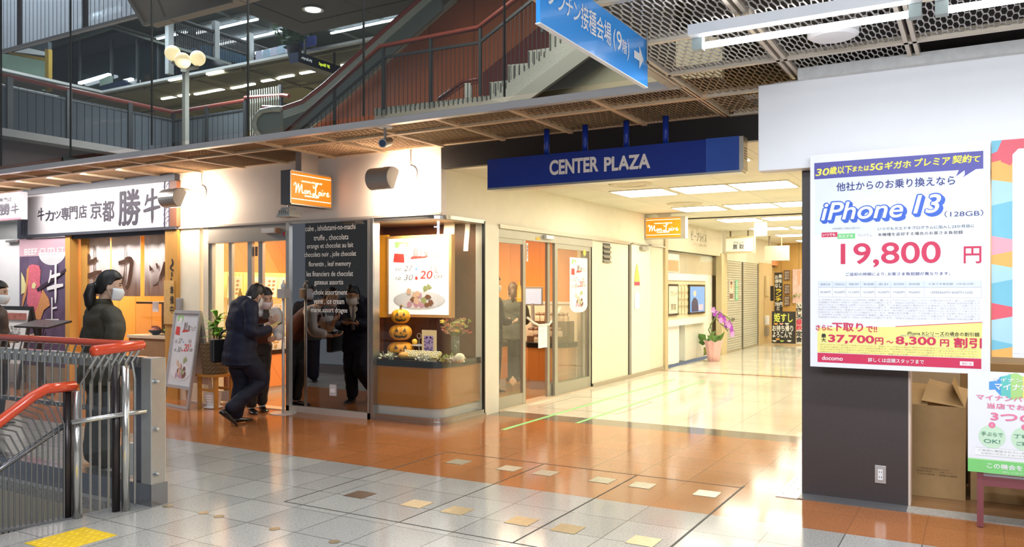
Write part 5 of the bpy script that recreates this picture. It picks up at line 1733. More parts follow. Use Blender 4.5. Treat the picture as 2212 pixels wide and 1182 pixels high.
# counter with glass case inside the restaurant, food samples
ct = thing('sample_case', 'glass food sample case on a wooden counter behind the curtains', 'display case', (-10.1, 7.75, 0))
MB().box(-10.9, -9.5, 7.55, 8.1, 0, .78).build('counter', M('counter_dark_wood', (.30, .19, .10), .5, nscale=12, namt=.2), ct)
MB().box(-10.92, -9.48, 7.53, 8.12, .78, .82).build('shelf', M('counter_pale', (.62, .52, .38), .5), ct)
MB().box(-10.8, -9.55, 7.6, 8.05, 1.28, 1.31).build('roof', M('case_brown', (.12, .07, .04), .5), ct)
MB().box(-10.8, -9.55, 8.03, 8.05, .82, 1.28).build('back', M('case_brown', (.12, .07, .04), .5), ct)
MB().box(-10.8, -9.55, 7.6, 7.606, .82, 1.28).build('pane', clear_glass, ct)
t = MB().box(fx(289), fx(302), YF + .30, YF + .303, 1.17, 1.31).build('notice', paper); tag(t, 'small white notice taped to the food sample case', 'notice')
for k, (x, col, nm) in enumerate(((-10.55, (.60, .18, .10), 'black bowl of red sliced meat on the sample counter'), (-10.25, (.30, .48, .10), 'black bowl of green salad on the sample counter'), (-9.95, (.55, .34, .14), 'black bowl of brown cutlet on the sample counter'), (-9.68, (.40, .56, .16), 'black bowl with a cabbage half beside the timber post'))):
    w_ = thing('food_bowl', nm, 'bowl', (x, 7.75, .82))
    MB().lathe([(.04, 0), (.09, .04), (.11, .07), (.10, .07), (.05, .02), (0.001, .02)], (x, 7.75, .82), 20).build('bowl', black, w_, smooth=True)
    mb = MB(); mb.ball((x, 7.75, .88), .085, .085, .055, 12, 8); foliage(mb, (x, 7.75, .9), .07, 24, k, .5, .05); mb.build('food', M('food_%d' % k, col, .6, nscale=40, namt=.4), w_)

# ---- A-frame poster stand
p1, p2 = onZ(350, 878), onZ(406, 885)
ux = (p2 - p1).normalized()
ux = Vector((.985, -.17, 0)).normalized()
fr_ = Vector((ux.y, -ux.x, 0))                     # towards the viewer
wA, hA = .62, 1.20
pm = p2 - ux * wA / 2
af = thing('a_frame_sign', 'silver A-frame stand with the fair poster in front of the restaurant', 'A-frame sign', pm)
topc = pm - fr_ * .17 + Z_ * hA
upA = (topc - pm).normalized()
nA = ux.cross(upA) * 1.0
if nA.dot(fr_) < 0: nA = -nA
fm = M('a_frame_alu', (.66, .64, .62), .3, .5)
mb = MB()
for s in (-1, 1):
    mb.bar(pm + ux * s * wA / 2, topc + ux * s * wA / 2, .035, .03, ux)
mb.bar(pm - ux * wA / 2 + upA * .015, pm + ux * wA / 2 + upA * .015, .03, .03, upA)
mb.bar(pm - ux * wA / 2 + upA * .26, pm + ux * wA / 2 + upA * .26, .04, .04, upA).bar(topc - ux * wA / 2, topc + ux * wA / 2, .04, .04, upA)
mb.build('front_frame', fm, af)
cA = pm + upA * (.26 + (hA * 1.02 - .26) / 2)
MB().obox(cA - nA * .008, ux * (wA / 2 - .01), upA * ((hA * 1.02 - .30) / 2), nA * .006).build('poster_sheet', M('a_frame_sheet', (.82, .83, .86), .25), af)
fair_print(af, cA - nA * .001, ux, upA, wA - .06, hA * 1.02 - .34)
bb = pm - fr_ * .34
mb = MB()
for s in (-1, 1):
    mb.bar(bb + ux * s * wA / 2, topc + ux * s * wA / 2, .035, .03, ux)
mb.bar(bb - ux * wA / 2 + Z_ * .015, bb + ux * wA / 2 + Z_ * .015, .03, .03, Z_)
mb.build('rear_frame', fm, af)
up2 = (topc - bb).normalized(); n2 = ux.cross(up2)
c2 = bb + up2 * (.26 + (hA * 1.02 - .26) / 2)
MB().obox(c2, ux * (wA / 2 - .01), up2 * ((hA * 1.02 - .30) / 2), n2 * .006).build('rear_sheet', M('a_frame_back', (.62, .58, .54), .5), af)

# ---- plant in a wicker basket on a wooden stool, white pot underneath
ps = onZ(474, 882)
ps = Vector((-8.35, 6.99, 0))
sl = thing('wooden_stool', 'small wooden stool carrying the wicker plant basket by the entrance', 'stool', ps)
ow = M('stool_wood', (.55, .26, .05), .4, nscale=12, namt=.2)
MB().box(ps.x - .18, ps.x + .18, ps.y - .16, ps.y + .16, .40, .43).build('seat', ow, sl)
for sx in (-1, 1):
    for sy in (-1, 1):
        MB().box(ps.x + sx * .15 - .02, ps.x + sx * .15 + .02, ps.y + sy * .12 - .02, ps.y + sy * .12 + .02, 0, .40).build('leg', ow, sl)
MB().box(ps.x - .15, ps.x + .15, ps.y - .13, ps.y - .11, .22, .25).build('rail', ow, sl)
MB().box(ps.x - .15, ps.x + .15, ps.y + .11, ps.y + .13, .22, .25).build('rail', ow, sl)
bp = ps + Vector((0, 0, .43))
bk_ = thing('plant_basket', 'dark wicker basket with a broad leaved green plant on the stool', 'plant', bp)
rings = []
for i in range(16):
    z = i * .026
    r = .15 + .035 * i / 15 + .004 * (i % 2)
    rings.append([bp + Vector((r * (1 + .02 * math.cos(18 * a + math.pi * (i % 2))) * math.cos(a), r * (1 + .02 * math.cos(18 * a + math.pi * (i % 2))) * math.sin(a), z)) for a in [2 * math.pi * k / 54 for k in range(54)]])
MB().rings(rings).build('basket', M('wicker_dark', (.17, .12, .06), .6, nscale=60, namt=.4), bk_)
mb = MB()
qr = random.Random(9)
cane = [bp + Vector((.02, 0, .38)), bp + Vector((-.09, .05, .38)), bp + Vector((.11, -.03, .38))]
cm = MB()
for i, c in enumerate(cane):
    h = (.36, .22, .15)[i]
    cm.tube([c, c + Vector((.0, 0, h))], .014, 8)
    for k in range(11):
        a = k * 2.4 + i
        d_ = Vector((math.cos(a), math.sin(a), 0))
        L = qr.uniform(.18, .29)
        s_ = Vector((-d_.y, d_.x, 0))
        b0 = c + Vector((0, 0, h * (.35 + .65 * k / 11)))
        lift = .9 - .06 * (11 - k)
        mid = b0 + d_ * L * .5 + Vector((0, 0, L * .55 * lift))
        tip = b0 + d_ * L * .95 + Vector((0, 0, L * .55 * lift - L * .10))
        q1 = (b0 + mid) / 2 + Vector((0, 0, .03))
        mb.add([b0 - s_ * .012, b0 + s_ * .012, q1 + s_ * .035, mid + s_ * .038, tip, mid - s_ * .038, q1 - s_ * .035], [(0, 1, 2, 6), (6, 2, 3, 5), (5, 3, 4)])
mb.build('leaves', M('dracaena_leaf', (.16, .42, .05), .35, nscale=10, namt=.35), bk_)
cm.build('canes', M('cane_brown', (.35, .26, .12), .7), bk_)
wp = ps + Vector((-.02, -.02, 0))
rb = []
for i in range(12):
    r = .075 + .03 * i / 11 + .003 * (i % 2)
    rb.append([wp + Vector((r * math.cos(a), r * math.sin(a), i * .016 + .01)) for a in [2 * math.pi * k / 28 for k in range(28)]])
pt = thing('flower_pot', 'white ribbed empty flower pot on a saucer underneath the stool', 'pot', wp)
MB().rings(rb).build('pot', white, pt); MB().lathe([(.10, 0), (.115, .012), (0.001, .012)], wp, 28).build('saucer', white, pt)

# ---- menu stand, little table and person's A-frame at the far left
tb = onY(85, 760, 6.6)
tbl = thing('menu_stand', 'slim black stand with a flat menu tray outside the restaurant', 'menu stand', (tb.x, 6.6, 0))
zt2 = onY(85, 700, 6.6).z
xa, xb = onY(56, 600, 6.6).x, onY(130, 600, 6.6).x
MB().obox(((xa + xb) / 2, 6.6, zt2), X_ * (xb - xa) / 2, Vector((0, .17, .04)), Vector((0, -.003, .012))).build('tray', M('stand_black', (.03, .03, .035), .4), tbl)
MB().box(tb.x - .02, tb.x + .02, 6.58, 6.62, .03, zt2).build('post', M('stand_black', (.03, .03, .035), .4), tbl)
MB().lathe([(.2, 0), (.2, .02), (.03, .035), (0.001, .035)], (tb.x, 6.6, 0), 24).build('base', M('stand_black', (.03, .03, .035), .4), tbl)
MB().tube([(tb.x + .30, 6.5, zt2), (tb.x + .28, 6.48, zt2 - .18), (tb.x + .33, 6.47, zt2 - .25), (tb.x + .36, 6.48, zt2 - .1)], .006, 6).build('cord', black, tbl)
sa = onZ(22, 850)
sgn = thing('a_frame_sign', 'black A-frame menu sign with white sheet at the far left', 'A-frame sign', (onY(30, 700, 6.9).x, 6.9, 0))
xa, xb = onY(-40, 600, 6.9).x, onY(64, 600, 6.9).x
zt3 = onY(30, 666, 6.9).z
mbk = M('stand_black', (.03, .03, .035), .4)
for x in (xa, xb - .05):
    MB().bar((x, 6.75, 0), (x, 6.95, zt3), .05, .04, Y_).build('leg', mbk, sgn)
    MB().bar((x + .02, 7.15, 0), (x + .02, 6.95, zt3), .05, .04, Y_).build('leg', mbk, sgn)
MB().bar((xa, 6.95, zt3), (xb - .02, 6.95, zt3), .05, .06).build('top_bar', mbk, sgn)
zc = (zt3 + .35) / 2
MB().obox(((xa + xb) / 2, 6.75 + .2 * zc / zt3 - .02, zc), X_ * (xb - xa) * .46, Vector((0, .2, zt3)).normalized() * (zt3 - .4) / 2, Y_ * .008).build('sheet', M('menu_sheet', (.80, .80, .78), .4), sgn)
mb = MB(); wY(mb, '牛カツ', 22, 44, 704, 714, 6.86, .01); wY(mb, 'ランチ', 24, 44, 716, 724, 6.86, .01); mb.build('lettering', ink, sgn)
mb = MB(); c = onY(20, 683, 6.875); rect(mb, c, X_, Z_, (xb - xa) * .7, .10); mb.build('photo_print', M('menu_photo', (.52, .20, .16), .5, nscale=14, namt=.6), sgn)

# ================================================================== ATRIUM BEYOND THE GLASS ABOVE THE CANOPY
def upoly(pts, plane, val, ext, name, mat, parent=None):
    fn = {'X': onX, 'Y': onY, 'Z': onZ}[plane]
    return MB().prism([fn(u, v, val) for u, v in pts], ext).build(name, mat, parent)


pane_m = glass('atrium_glass', (.90, .94, .94), .45)
seal = M('black_seal', (.02, .02, .02), .5)
GX = [-2.10, -3.56, -5.13, -6.71, -8.29, -9.87, -11.45, -13.03, -14.6]
for i in range(len(GX) - 1):
    w_ = struct('window_%d' % (i + 1), MB().box(GX[i + 1] + .006, GX[i] - .006, 6.03, 6.04, ZL + .1, 6.4), pane_m)
    struct('seal', MB().box(GX[i + 1] - .006, GX[i + 1] + .006, 6.025, 6.045, ZL + .1, 6.4), seal, w_)

# ---- stair flight with landing, parallel to the shop fronts
SYY = 9.0
granite_step = M('step_granite', (.30, .29, .25), .6, nscale=60, namt=.4)
stn = M('stair_stringer', (.25, .24, .20), .6)
sf = thing('granite_staircase', 'granite staircase with landing rising to the right behind the glass', 'staircase', onY(930, 240, SYY))
steps = [(809, 234), (1059.5, 206), (1056.5, 178), (1097, 173), (1097, 140), (1140, 136), (1140, 110), (1186, 103), (1186, 70), (1230, 62), (1230, 30), (1276, 22), (1276, -10), (1330, -18), (1330, 60), (1090, 224), (1059, 216), (840, 248), (809, 262)]
upoly(steps, 'Y', SYY, (0, 2.0, 0), 'steps', granite_step, sf)
upoly([(809, 262), (844, 246), (1059, 216), (1090, 222), (1330, 40), (1330, 80), (1098, 248), (1062, 240), (840, 275), (809, 285)], 'Y', SYY - .06, (0, .06, 0), 'stringer', stn, sf)
upoly([(800, 284), (1060, 241), (1098, 248), (1330, 78), (1560, 80), (1560, 285), (800, 300)], 'Y', SYY + .15, (0, .1, 0), 'side_wall', M('stair_olive', (.27, .24, .155), .6), sf)
# ribbed risers seen from the side
mb = MB()
for k in range(24):
    u = 815 + k * 10.3
    t_, b_ = onY(u, 234 - (u - 809) * .112, SYY), onY(u, 250 - (u - 809) * .112 , SYY)
    mb.box(t_.x - .008, t_.x + .008, SYY - .012, SYY, b_.z, t_.z)
for (u0, v0) in ((1060, 180), (1100, 142), (1143, 112), (1189, 74)):
    for k in range(4):
        t_, b_ = onY(u0 + k * 11, v0, SYY), onY(u0 + k * 11, v0 + 34 - k * 8, SYY)
        mb.box(t_.x - .008, t_.x + .008, SYY - .012, SYY, b_.z, t_.z)
mb.build('dark_ribs', M('rib_dark', (.06, .06, .05), .6), sf)

rail_brown = M('handrail_brown', (.17, .035, .022), .3)
iron = M('dark_iron', (.02, .02, .02), .45)
rl = thing('stair_railing', 'dark iron stair railing with a red brown handrail behind the glass', 'railing', onY(930, 218, SYY - .1))
RY = SYY - .10
top = [(617, 286), (821.5, 101), (1033, 60), (1111, 0), (1190, -62)]
low = [(640, 290), (830, 124), (1036, 92), (1150, 0), (1200, -40)]
tp_ = [onY(u, v, RY) for u, v in top]
lw_ = [onY(u, v, RY) for u, v in low]
MB().tube(tp_, .034, 10).build('handrail', rail_brown, rl, smooth=True)
mb = MB()
for a, b in zip(lw_, lw_[1:]):
    mb.bar(a, b, .03, .035)
mb.build('lower_rail', iron, rl)
for u, v0, v1 in ((722.7, 194, 280), (828.6, 98, 236), (930.5, 82, 220), (1037.5, 62, 206), (1172, -30, 70)):
    a, b = onY(u, v0, RY), onY(u, v1, RY)
    MB().box(a.x - .018, a.x + .018, RY - .018, RY + .018, b.z, a.z).build('post', iron, rl)
ip = lambda pts, u: next((p[1] + (q_[1] - p[1]) * (u - p[0]) / (q_[0] - p[0]) for p, q_ in zip(pts, pts[1:]) if p[0] <= u <= q_[0]), None)
mb = MB()
for k in range(58):
    u = 648 + k * 9.3
    v0 = ip(low, u)
    if v0 is None: continue
    v1 = ip([(600, 300), (809, 240), (1059, 208), (1200, 96), (1300, 10)], u)
    if u < 812: v1 = min(300, v0 + 105)
    a, b = onY(u, v0, RY), onY(u, v1, RY)
    mb.box(a.x - .0032, a.x + .0032, RY - .0032, RY + .0032, b.z, a.z)
mb.build('balusters', iron, rl)
sr = thing('stair_railing', 'short brown inner handrail on white posts under the stair landing rail', 'railing', onY(1000, 214, 9.8))
MB().tube([onY(947, 215, 9.8), onY(1000, 176, 9.8), onY(1034, 170, 9.8)], .03, 8).build('handrail', rail_brown, sr, smooth=True)
MB().tube([onY(953, 218, 9.8), onY(1002, 184, 9.8), onY(1034, 178, 9.8)], .014, 8).build('lower_rail', rail_brown, sr)
for u, v in ((1008, 180), (1015, 180)):
    a, b = onY(u, v, 9.8), onY(u, 212, 9.8)
    MB().box(a.x - .02, a.x + .02, 9.78, 9.82, b.z, a.z).build('post', M('pale_post', (.5, .5, .46), .4), sr)

# ---- terracotta side wall with its panels, dark sheet with the inner wall's shading put into its red
terracotta = planks('terracotta_wall', (.44, .12, .045), (.48, .14, .055), .9, 0, ('X', 'Z'), .5, .5)
struct('wall_terracotta', MB().prism([onY(u, v, 11.2) for u, v in ((655, 292), (969, 14), (1010, -30), (1330, -60), (1330, 300), (655, 310))], (0, .2, 0)), terracotta)
struct('trim_21', MB().bar(onY(652, 292, 11.15), onY(985, -2, 11.15), .08, .05, Y_), M('pale_edge', (.48, .44, .34), .5))
struct('wall_shaded', MB().prism([onY(u, v, 11.1) for u, v in ((1043, 157), (1230, 4), (1230, 230), (1043, 230))], (0, .05, 0)), M('shaded_red', (.15, .024, .014), .6))

# ---- escalator: balustrade band, handrail, rounded end
es = thing('escalator', 'grey escalator with dark red handrail climbing behind the stair railing', 'escalator', onY(640, 262, 10.2))
EY = 10.2
hr = [(568, 232), (612, 234), (655, 219), (700, 184), (760, 130), (830, 66), (905, 0), (950, -40)]
MB().tube([onY(u, v, EY) for u, v in hr], .04, 10).build('handrail', M('escalator_rail', (.24, .045, .035), .3), es, smooth=True)
up_, dn = [(u, v + 5) for u, v in hr], [(u + 2, v + 22) for u, v in hr]
mb = MB()
mb.rings([[onY(a[0], a[1], EY), onY(b[0], b[1], EY), onY(b[0], b[1], EY) + Vector((0, .05, 0)), onY(a[0], a[1], EY) + Vector((0, .05, 0))] for a, b in zip(up_, dn)])
mb.build('balustrade_band', M('escalator_band', (.45, .46, .40), .35, .3), es)
mb = MB()
dn2 = [(u + 4, v + 62) for u, v in hr]
mb.rings([[onY(a[0], a[1], EY + .02), onY(b[0], b[1], EY + .02), onY(b[0], b[1], EY + .02) + Vector((0, .04, 0)), onY(a[0], a[1], EY + .02) + Vector((0, .04, 0))] for a, b in zip(dn, dn2)])
mb.build('glass_side', M('escalator_side', (.13, .15, .14), .3), es)
mb = MB()
arc = [(606, 236), (585, 236), (565, 240), (553, 252), (549, 268), (553, 284), (562, 296), (606, 300)]
mb.prism([onY(u, v, EY - .3) for u, v in arc], (0, .06, 0)).build('rounded_end', M('escalator_end', (.20, .22, .20), .3), es)
MB().tube([onY(u, v, EY - .33) for u, v in arc[:-1]], .045, 10).build('end_handrail', M('escalator_end_rail', (.42, .42, .36), .35), es, smooth=True)
e2 = thing('escalator', 'upper grey escalator flight with white band ending under the dark soffit', 'escalator', onY(800, 100, 10.7))
h2_ = [(690, 212), (812, 96), (895, 26), (940, -12)]
mb = MB().rings([[onY(u + 9, v, 10.7), onY(u + 13, v + 16, 10.7), onY(u + 13, v + 16, 10.75), onY(u + 9, v, 10.75)] for u, v in h2_]).build('balustrade_band', M('escalator_white', (.58, .60, .55), .35), e2)
MB().tube([onY(u + 8, v - 4, 10.7) for u, v in h2_], .035, 8).build('handrail', M('escalator_rail', (.24, .045, .035), .3), e2, smooth=True)

# ---- second floor: balustrade corner of ribbed glass, slab edge, wall below
cr = at(375, 243, 18.0)
XR, YR, ZR = cr.x, cr.y, cr.z
ZF = at(375, 338, 18.0).z
rib_b = glass('ribbed_glass', (.42, .46, .50), .5, (.30, .33, .36, .42), ('Y', .16, .09, (.02, .022, .025)))
rib_a = glass('ribbed_glass_front', (.42, .46, .50), .5, (.30, .33, .36, .42), ('X', .16, .09, (.02, .022, .025)))
bl = thing('glass_balustrade', 'ribbed grey glass balustrade with brown handrail around the second floor', 'balustrade', (XR, YR, ZF))
yn = onX(-60, 150, XR).y
xe = onY(531, 230, YR).x
MB().tube([(XR, yn, ZR), (XR, YR, ZR), (xe, YR, ZR)], .045, 10).build('handrail', rail_brown, bl)
MB().box(XR - .02, XR, yn, YR, ZF, ZR - .16).build('glass_panel', rib_b, bl)
MB().box(XR, xe, YR, YR + .02, ZF, ZR - .16).build('glass_panel', rib_a, bl)
MB().bar((XR, yn, ZR - .20), (XR, YR, ZR - .20), .03, .03).bar((XR, YR, ZR - .20), (xe, YR, ZR - .20), .03, .03).build('lower_rail', iron, bl)
for u in (20, 148, 280):
    y = onX(u, 250, XR).y
    MB().box(XR - .01, XR + .04, y - .05, y + .05, ZF, ZR).build('post', iron, bl)
for u in (375, 448, 531):
    x = onY(u, 250, YR).x
    MB().box(x - .04, x + .04, YR - .04, YR + .01, ZF, ZR).build('post', iron, bl)
struct('trim_22', MB().box(XR - .5, XR + .06, yn, YR, ZF - .14, ZF).box(XR, xe + 4, YR - .06, YR + .5, ZF - .14, ZF), M('slab_edge_grey', (.30, .27, .25), .5))
struct('floor_upper', MB().box(XR - 12, XR - .5, yn, YR + 14, ZF - .3, ZF - .02).box(XR - .5, 0, YR + .5, YR + 14, ZF - .3, ZF - .02), M('upper_floor', (.25, .23, .20), .4))
struct('wall_under_balcony', MB().box(XR - .5, XR - .3, yn, YR, 3.5, ZF - .14), M('underside_brown', (.085, .04, .03), .6))
struct('wall_under_balcony', MB().box(XR - .3, 2, YR + .3, YR + .5, 3.5, ZF - .14), M('underside_dark', (.03, .04, .05), .6))
for k, (u, col) in enumerate(((172, (.04, .05, .05)), (205, (.20, .24, .20)), (240, (.03, .03, .03)), (262, (.16, .19, .16)))):
    y = onX(u, 330, XR - .28).y
    struct('trim_23', MB().box(XR - .3, XR - .26, y - .35, y + .35, 3.5, ZF - .3), M('under_panel_%d' % k, col, .4))
g = thing('railing_gate', 'small railing gate of bent pale bars beside the escalator end', 'gate', onY(572, 280, YR))
mb = MB()
for k in range(13):
    x = onY(541 + k * 5, 240, YR).x
    mb.tube([(x, YR, ZF), (x, YR, ZR - .35), (x + .06, YR - .05, ZR - .1), (x + .02, YR - .02, ZR + .18)], .012, 5)
mb.build('bars', M('pale_bars', (.26, .26, .23), .4), g)
MB().tube([(xe, YR - .02, ZR + .05), onY(612, 206, YR), onY(624, 208, YR)], .045, 8).build('handrail', rail_brown, g)
MB().box(onY(606, 240, YR).x - .04, onY(606, 240, YR).x + .04, YR - .03, YR + .03, ZF, ZR + .2).build('post', iron, g)

# far rooms of the second floor
yb_ = YR + 9
struct('wall_upper_far', MB().box(XR - 12, 6, yb_, yb_ + .2, ZF - .3, 7.2), M('ochre_far_wall', (.42, .31, .12), .6))
struct('wall_upper_panel', MB().prism([onY(u, v, yb_ - .1) for u, v in ((540, 200), (600, 190), (600, 246), (540, 250))], (0, .05, 0)), M('pale_far_panel', (.42, .46, .40), .5))
struct('door_1', MB().prism([onY(u, v, yb_ - .1) for u, v in ((663, 198), (700, 196), (700, 262), (663, 262))], (0, .05, 0)), M('blue_far_door', (.02, .05, .20), .5))

# ---- third-floor slab edge and the lattice ceilings with tubes
e0 = onZ(540, 137, 6.9)
c0_ = onZ(241, 205, 6.9)
Y3, X3 = e0.y, c0_.x
edge = M('slab_edge_bright', (.55, .56, .54), .4)
struct('trim_24', MB().box(X3, 8, Y3, Y3 + .12, 6.9, 6.96).box(X3 - .12, X3, 7, Y3 + .12, 6.9, 6.96), edge)
cell_o = granite('ochre_ceiling', (.22, .19, .10), (.14, .12, .06), (.30, .26, .14), .9, .7, (1.9, 1.9), (X3, Y3), .9)
struct('ceiling_upper', MB().box(X3 - 14, 8, Y3 + .12, Y3 + 16, 6.9, 7.0).box(X3 - 14, X3 - .12, 7, Y3 + .12, 6.9, 7.0), cell_o)
cell_c = granite('cool_ceiling', (.10, .115, .12), (.06, .07, .075), (.15, .17, .175), .9, .7, (1.9, 1.9), (X3, Y3), .5)
struct('ceiling_top', MB().box(X3 - 14, 14, Y3 - 8, Y3 + 24, 9.8, 9.9), cell_c)
mb = MB()
for k in range(12):
    mb.box(X3 - 14, 14, Y3 - 8 + k * 1.9, Y3 - 7.94 + k * 1.9, 9.74, 9.8)
for k in range(18):
    mb.box(X3 - 14 + k * 1.9, X3 - 13.94 + k * 1.9, Y3 - 8, Y3 + 24, 9.74, 9.8)
struct('ceiling_beam', mb, M('cool_beam', (.26, .28, .27), .5))
mb = MB()
for k in range(9):
    mb.box(X3 - 14, 8, Y3 + .2 + k * 1.9, Y3 + .26 + k * 1.9, 6.85, 6.9)
for k in range(12):
    mb.box(X3 - 8 + k * 1.9, X3 - 7.94 + k * 1.9, Y3 + .12, Y3 + 16, 6.85, 6.9)
struct('ceiling_beam', mb, M('ochre_beam', (.20, .17, .09), .5))
tube_cool = M('tube_glow_cool', (.9, .95, 1), .4, em=7, emcol=(.86, .92, 1))
tube_warm = M('tube_glow_warm', (1, .96, .8), .4, em=6, emcol=(1, .97, .84))
for k, (u0, v0, u1, v1) in enumerate(((385, 42, 495, 21), (340, 84, 418, 74), (424, 72, 541, 46), (541.1, 45, 556, 41), (460, 99, 540, 83), (541, 82, 588, 70), (590, 70, 622, 65), (715, 72, 780, 58), (782, 57, 865, 40), (868, 40, 945, 24), (545, 116, 590, 107), (880, 70, 955, 58))):
    a, b = onZ(u0, v0, 9.715), onZ(u1, v1, 9.715)
    if v0 > 100: a, b = onZ(u0, v0, 8.4), onZ(u1, v1, 8.4)
    t = MB().bar(a, Vector((b.x, a.y, a.z)), .07, .045).build('fluorescent_light', tube_cool)
    tag(t, 'cool white tube under the dark third floor ceiling, %s from the left' % NTH[sum(x < u0 for x in (385, 340, 424, 541.1, 460, 541, 590, 715, 782, 868, 545, 880))], 'fluorescent light', 'third floor ceiling tubes')
for k, (u0, v0, u1, v1) in enumerate(((350, 214, 376, 209), (379, 209, 408, 204), (421, 204, 450, 198), (452, 198, 482, 192), (500, 191, 526, 186), (529, 185, 549, 181), (566, 176, 601, 169), (604, 168, 632, 162), (649, 159, 691, 151), (738, 142, 770, 135), (366, 174, 396, 169), (448, 161, 480, 154))):
    a, b = onZ(u0, v0, 6.882), onZ(u1, v1, 6.882)
    t = MB().bar(a, Vector((b.x, a.y, a.z)), .08, .035).build('fluorescent_light', tube_warm)
    tag(t, 'short warm tube under the ochre second floor ceiling, %s from the left' % NTH[sum(x < u0 for x in (350, 379, 421, 452, 500, 529, 566, 604, 649, 738, 366, 448))], 'fluorescent light', 'second floor ceiling tubes')

# dark glazed wall of the upper left floor, with glowing bars standing for tubes reflected in it
dk_ = struct('wall_dark_glass', MB().prism([onY(u, v, Y3 + .4) for u, v in ((106, 104), (240, 60), (316, 84), (505, 140), (312, 182), (241, 204), (106, 176))], (0, .2, 0)), M('black_glass', (.008, .012, .014), .12))
struct('trim_25', MB().bar(onY(100, 104, Y3 + .3), onY(240, 60, Y3 + .3), .06, .14, Y_).bar(onY(240, 60, Y3 + .3), onY(505, 140, Y3 + .3), .06, .16, Y_), M('frame_grey_green', (.09, .10, .08), .5))
mb = MB()
for u in (150, 172, 240, 296, 342):
    a, b = onY(u, 84 if u < 300 else 92, Y3 + .38), onY(u, 178, Y3 + .38)
    mb.box(a.x - .03, a.x + .03, Y3 + .36, Y3 + .4, b.z, a.z)
struct('trim_26', mb, M('mullion_dark', (.05, .055, .055), .4))
for (u0, v0, u1, v1) in ((172, 180, 237, 161), (270, 175, 286, 171)):
    t = MB().bar(onY(u0, v0, Y3 + .3), onY(u1, v1, Y3 + .3), .06, .10, Y_).build('fluorescent_light', tube_cool)
    tag(t, 'bright reflection of a tube in the dark upper glass wall, ' + ('long slanted one' if u0 < 200 else 'short one to its right'), 'fluorescent light')
bx_ = thing('column_box', 'dark column box with a pale side by the upper dark glass wall', 'box', onY(240, 195, Y3 + .1))
upoly([(215, 172), (237, 163), (237, 180), (215, 186)], 'Y', Y3 + .15, (0, .1, 0), 'pale_side', M('pale_green_panel', (.26, .33, .28), .4), bx_)
upoly([(215, 186), (237, 180), (270, 172), (270, 190), (237, 198), (215, 193)], 'Y', Y3 + .16, (0, .1, 0), 'dark_side', M('navy_dark', (.012, .02, .05), .3), bx_)

# shop corner with yellow frame at the far left
yl_ = onY(50, 150, Y3 - 1.0)
ys = thing('shop_window', 'teal lit shop window in a yellow frame at the upper left', 'window', onY(50, 185, Y3 - 1))
upoly([(-20, 112), (96, 130), (96, 196), (-20, 176)], 'Y', Y3 - 1.0, (0, .1, 0), 'teal_interior', M('teal_interior', (.30, .45, .38), .4, em=.18, emcol=(.5, .75, .6), nscale=1.2, namt=.4), ys)
upoly([(18, 111), (104, 126), (104, 133), (18, 117)], 'Y', Y3 - 1.1, (0, .1, 0), 'yellow_beam', M('yellow_frame', (.50, .32, .05), .4), ys)
upoly([(97, 106), (105, 106), (105, 196), (97, 196)], 'Y', Y3 - 1.12, (0, .1, 0), 'yellow_post', M('yellow_frame', (.50, .32, .05), .4), ys)
upoly([(35, 108), (104, 90), (104, 125), (60, 116)], 'Y', Y3 - .9, (0, .1, 0), 'awning', M('awning_dark', (.10, .12, .13), .4), ys)
upoly([(30, 112), (62, 104), (98, 112), (98, 120)], 'Y', Y3 - .95, (0, .03, 0), 'lit_awning', M('awning_white', (.6, .66, .7), .4, em=.3), ys)

# ---- ribbed white balustrade of the third floor, top left
wb = thing('glass_balustrade', 'pale ribbed glass balustrade with dark posts at the top left corner', 'balustrade', onZ(0, 113, 7.0))
p0_, p1_ = onZ(-40, 124, 7.0), onZ(300, 27, 7.0)
yw = (p0_.y + p1_.y) / 2
xw0, xw1 = onY(-40, 100, yw).x, onY(312, 60, yw).x
rib_w = glass('ribbed_white_glass', (.75, .78, .82), .5, (.80, .82, .86, .78), ('X', .15, .12, (.03, .03, .035)))
MB().box(xw0, xw1, yw, yw + .03, 7.0, 9.2).build('glass_panel', rib_w, wb)
MB().box(xw0, xw1, yw - .05, yw + .04, 6.94, 7.0).build('slab_trim', M('slab_pale', (.52, .46, .44), .4), wb)
for u in (45, 187):
    x = onY(u, 60, yw).x
    MB().box(x - .07, x + .07, yw - .05, yw + .0, 7.0, 9.2).build('post', M('post_brown', (.05, .02, .02), .4), wb)
bk2 = MB()
r_ = random.Random(2)
for k in range(9):
    x = xw0 + (xw1 - xw0) * (k + .5) / 9
    z = r_.uniform(8.0, 9.0)
    bk2.box(x - .5, x + .5, yw + 1.6, yw + 1.7, z, z + .1)
t = bk2.build('fluorescent_light', tube_cool); tag(t, 'white ceiling tubes glowing through the pale ribbed balustrade', 'fluorescent light', kind='stuff')
struct('wall_third_back', MB().box(xw0 - 6, xw1 - 2.2, yw + 3, yw + 3.1, 8.6, 9.8), M('lilac_back', (.55, .55, .62), .5))
area('third_floor_light', ((xw0 + xw1) / 2, yw + 1.5, 9.6), (6, 1.5), 420, COOL)

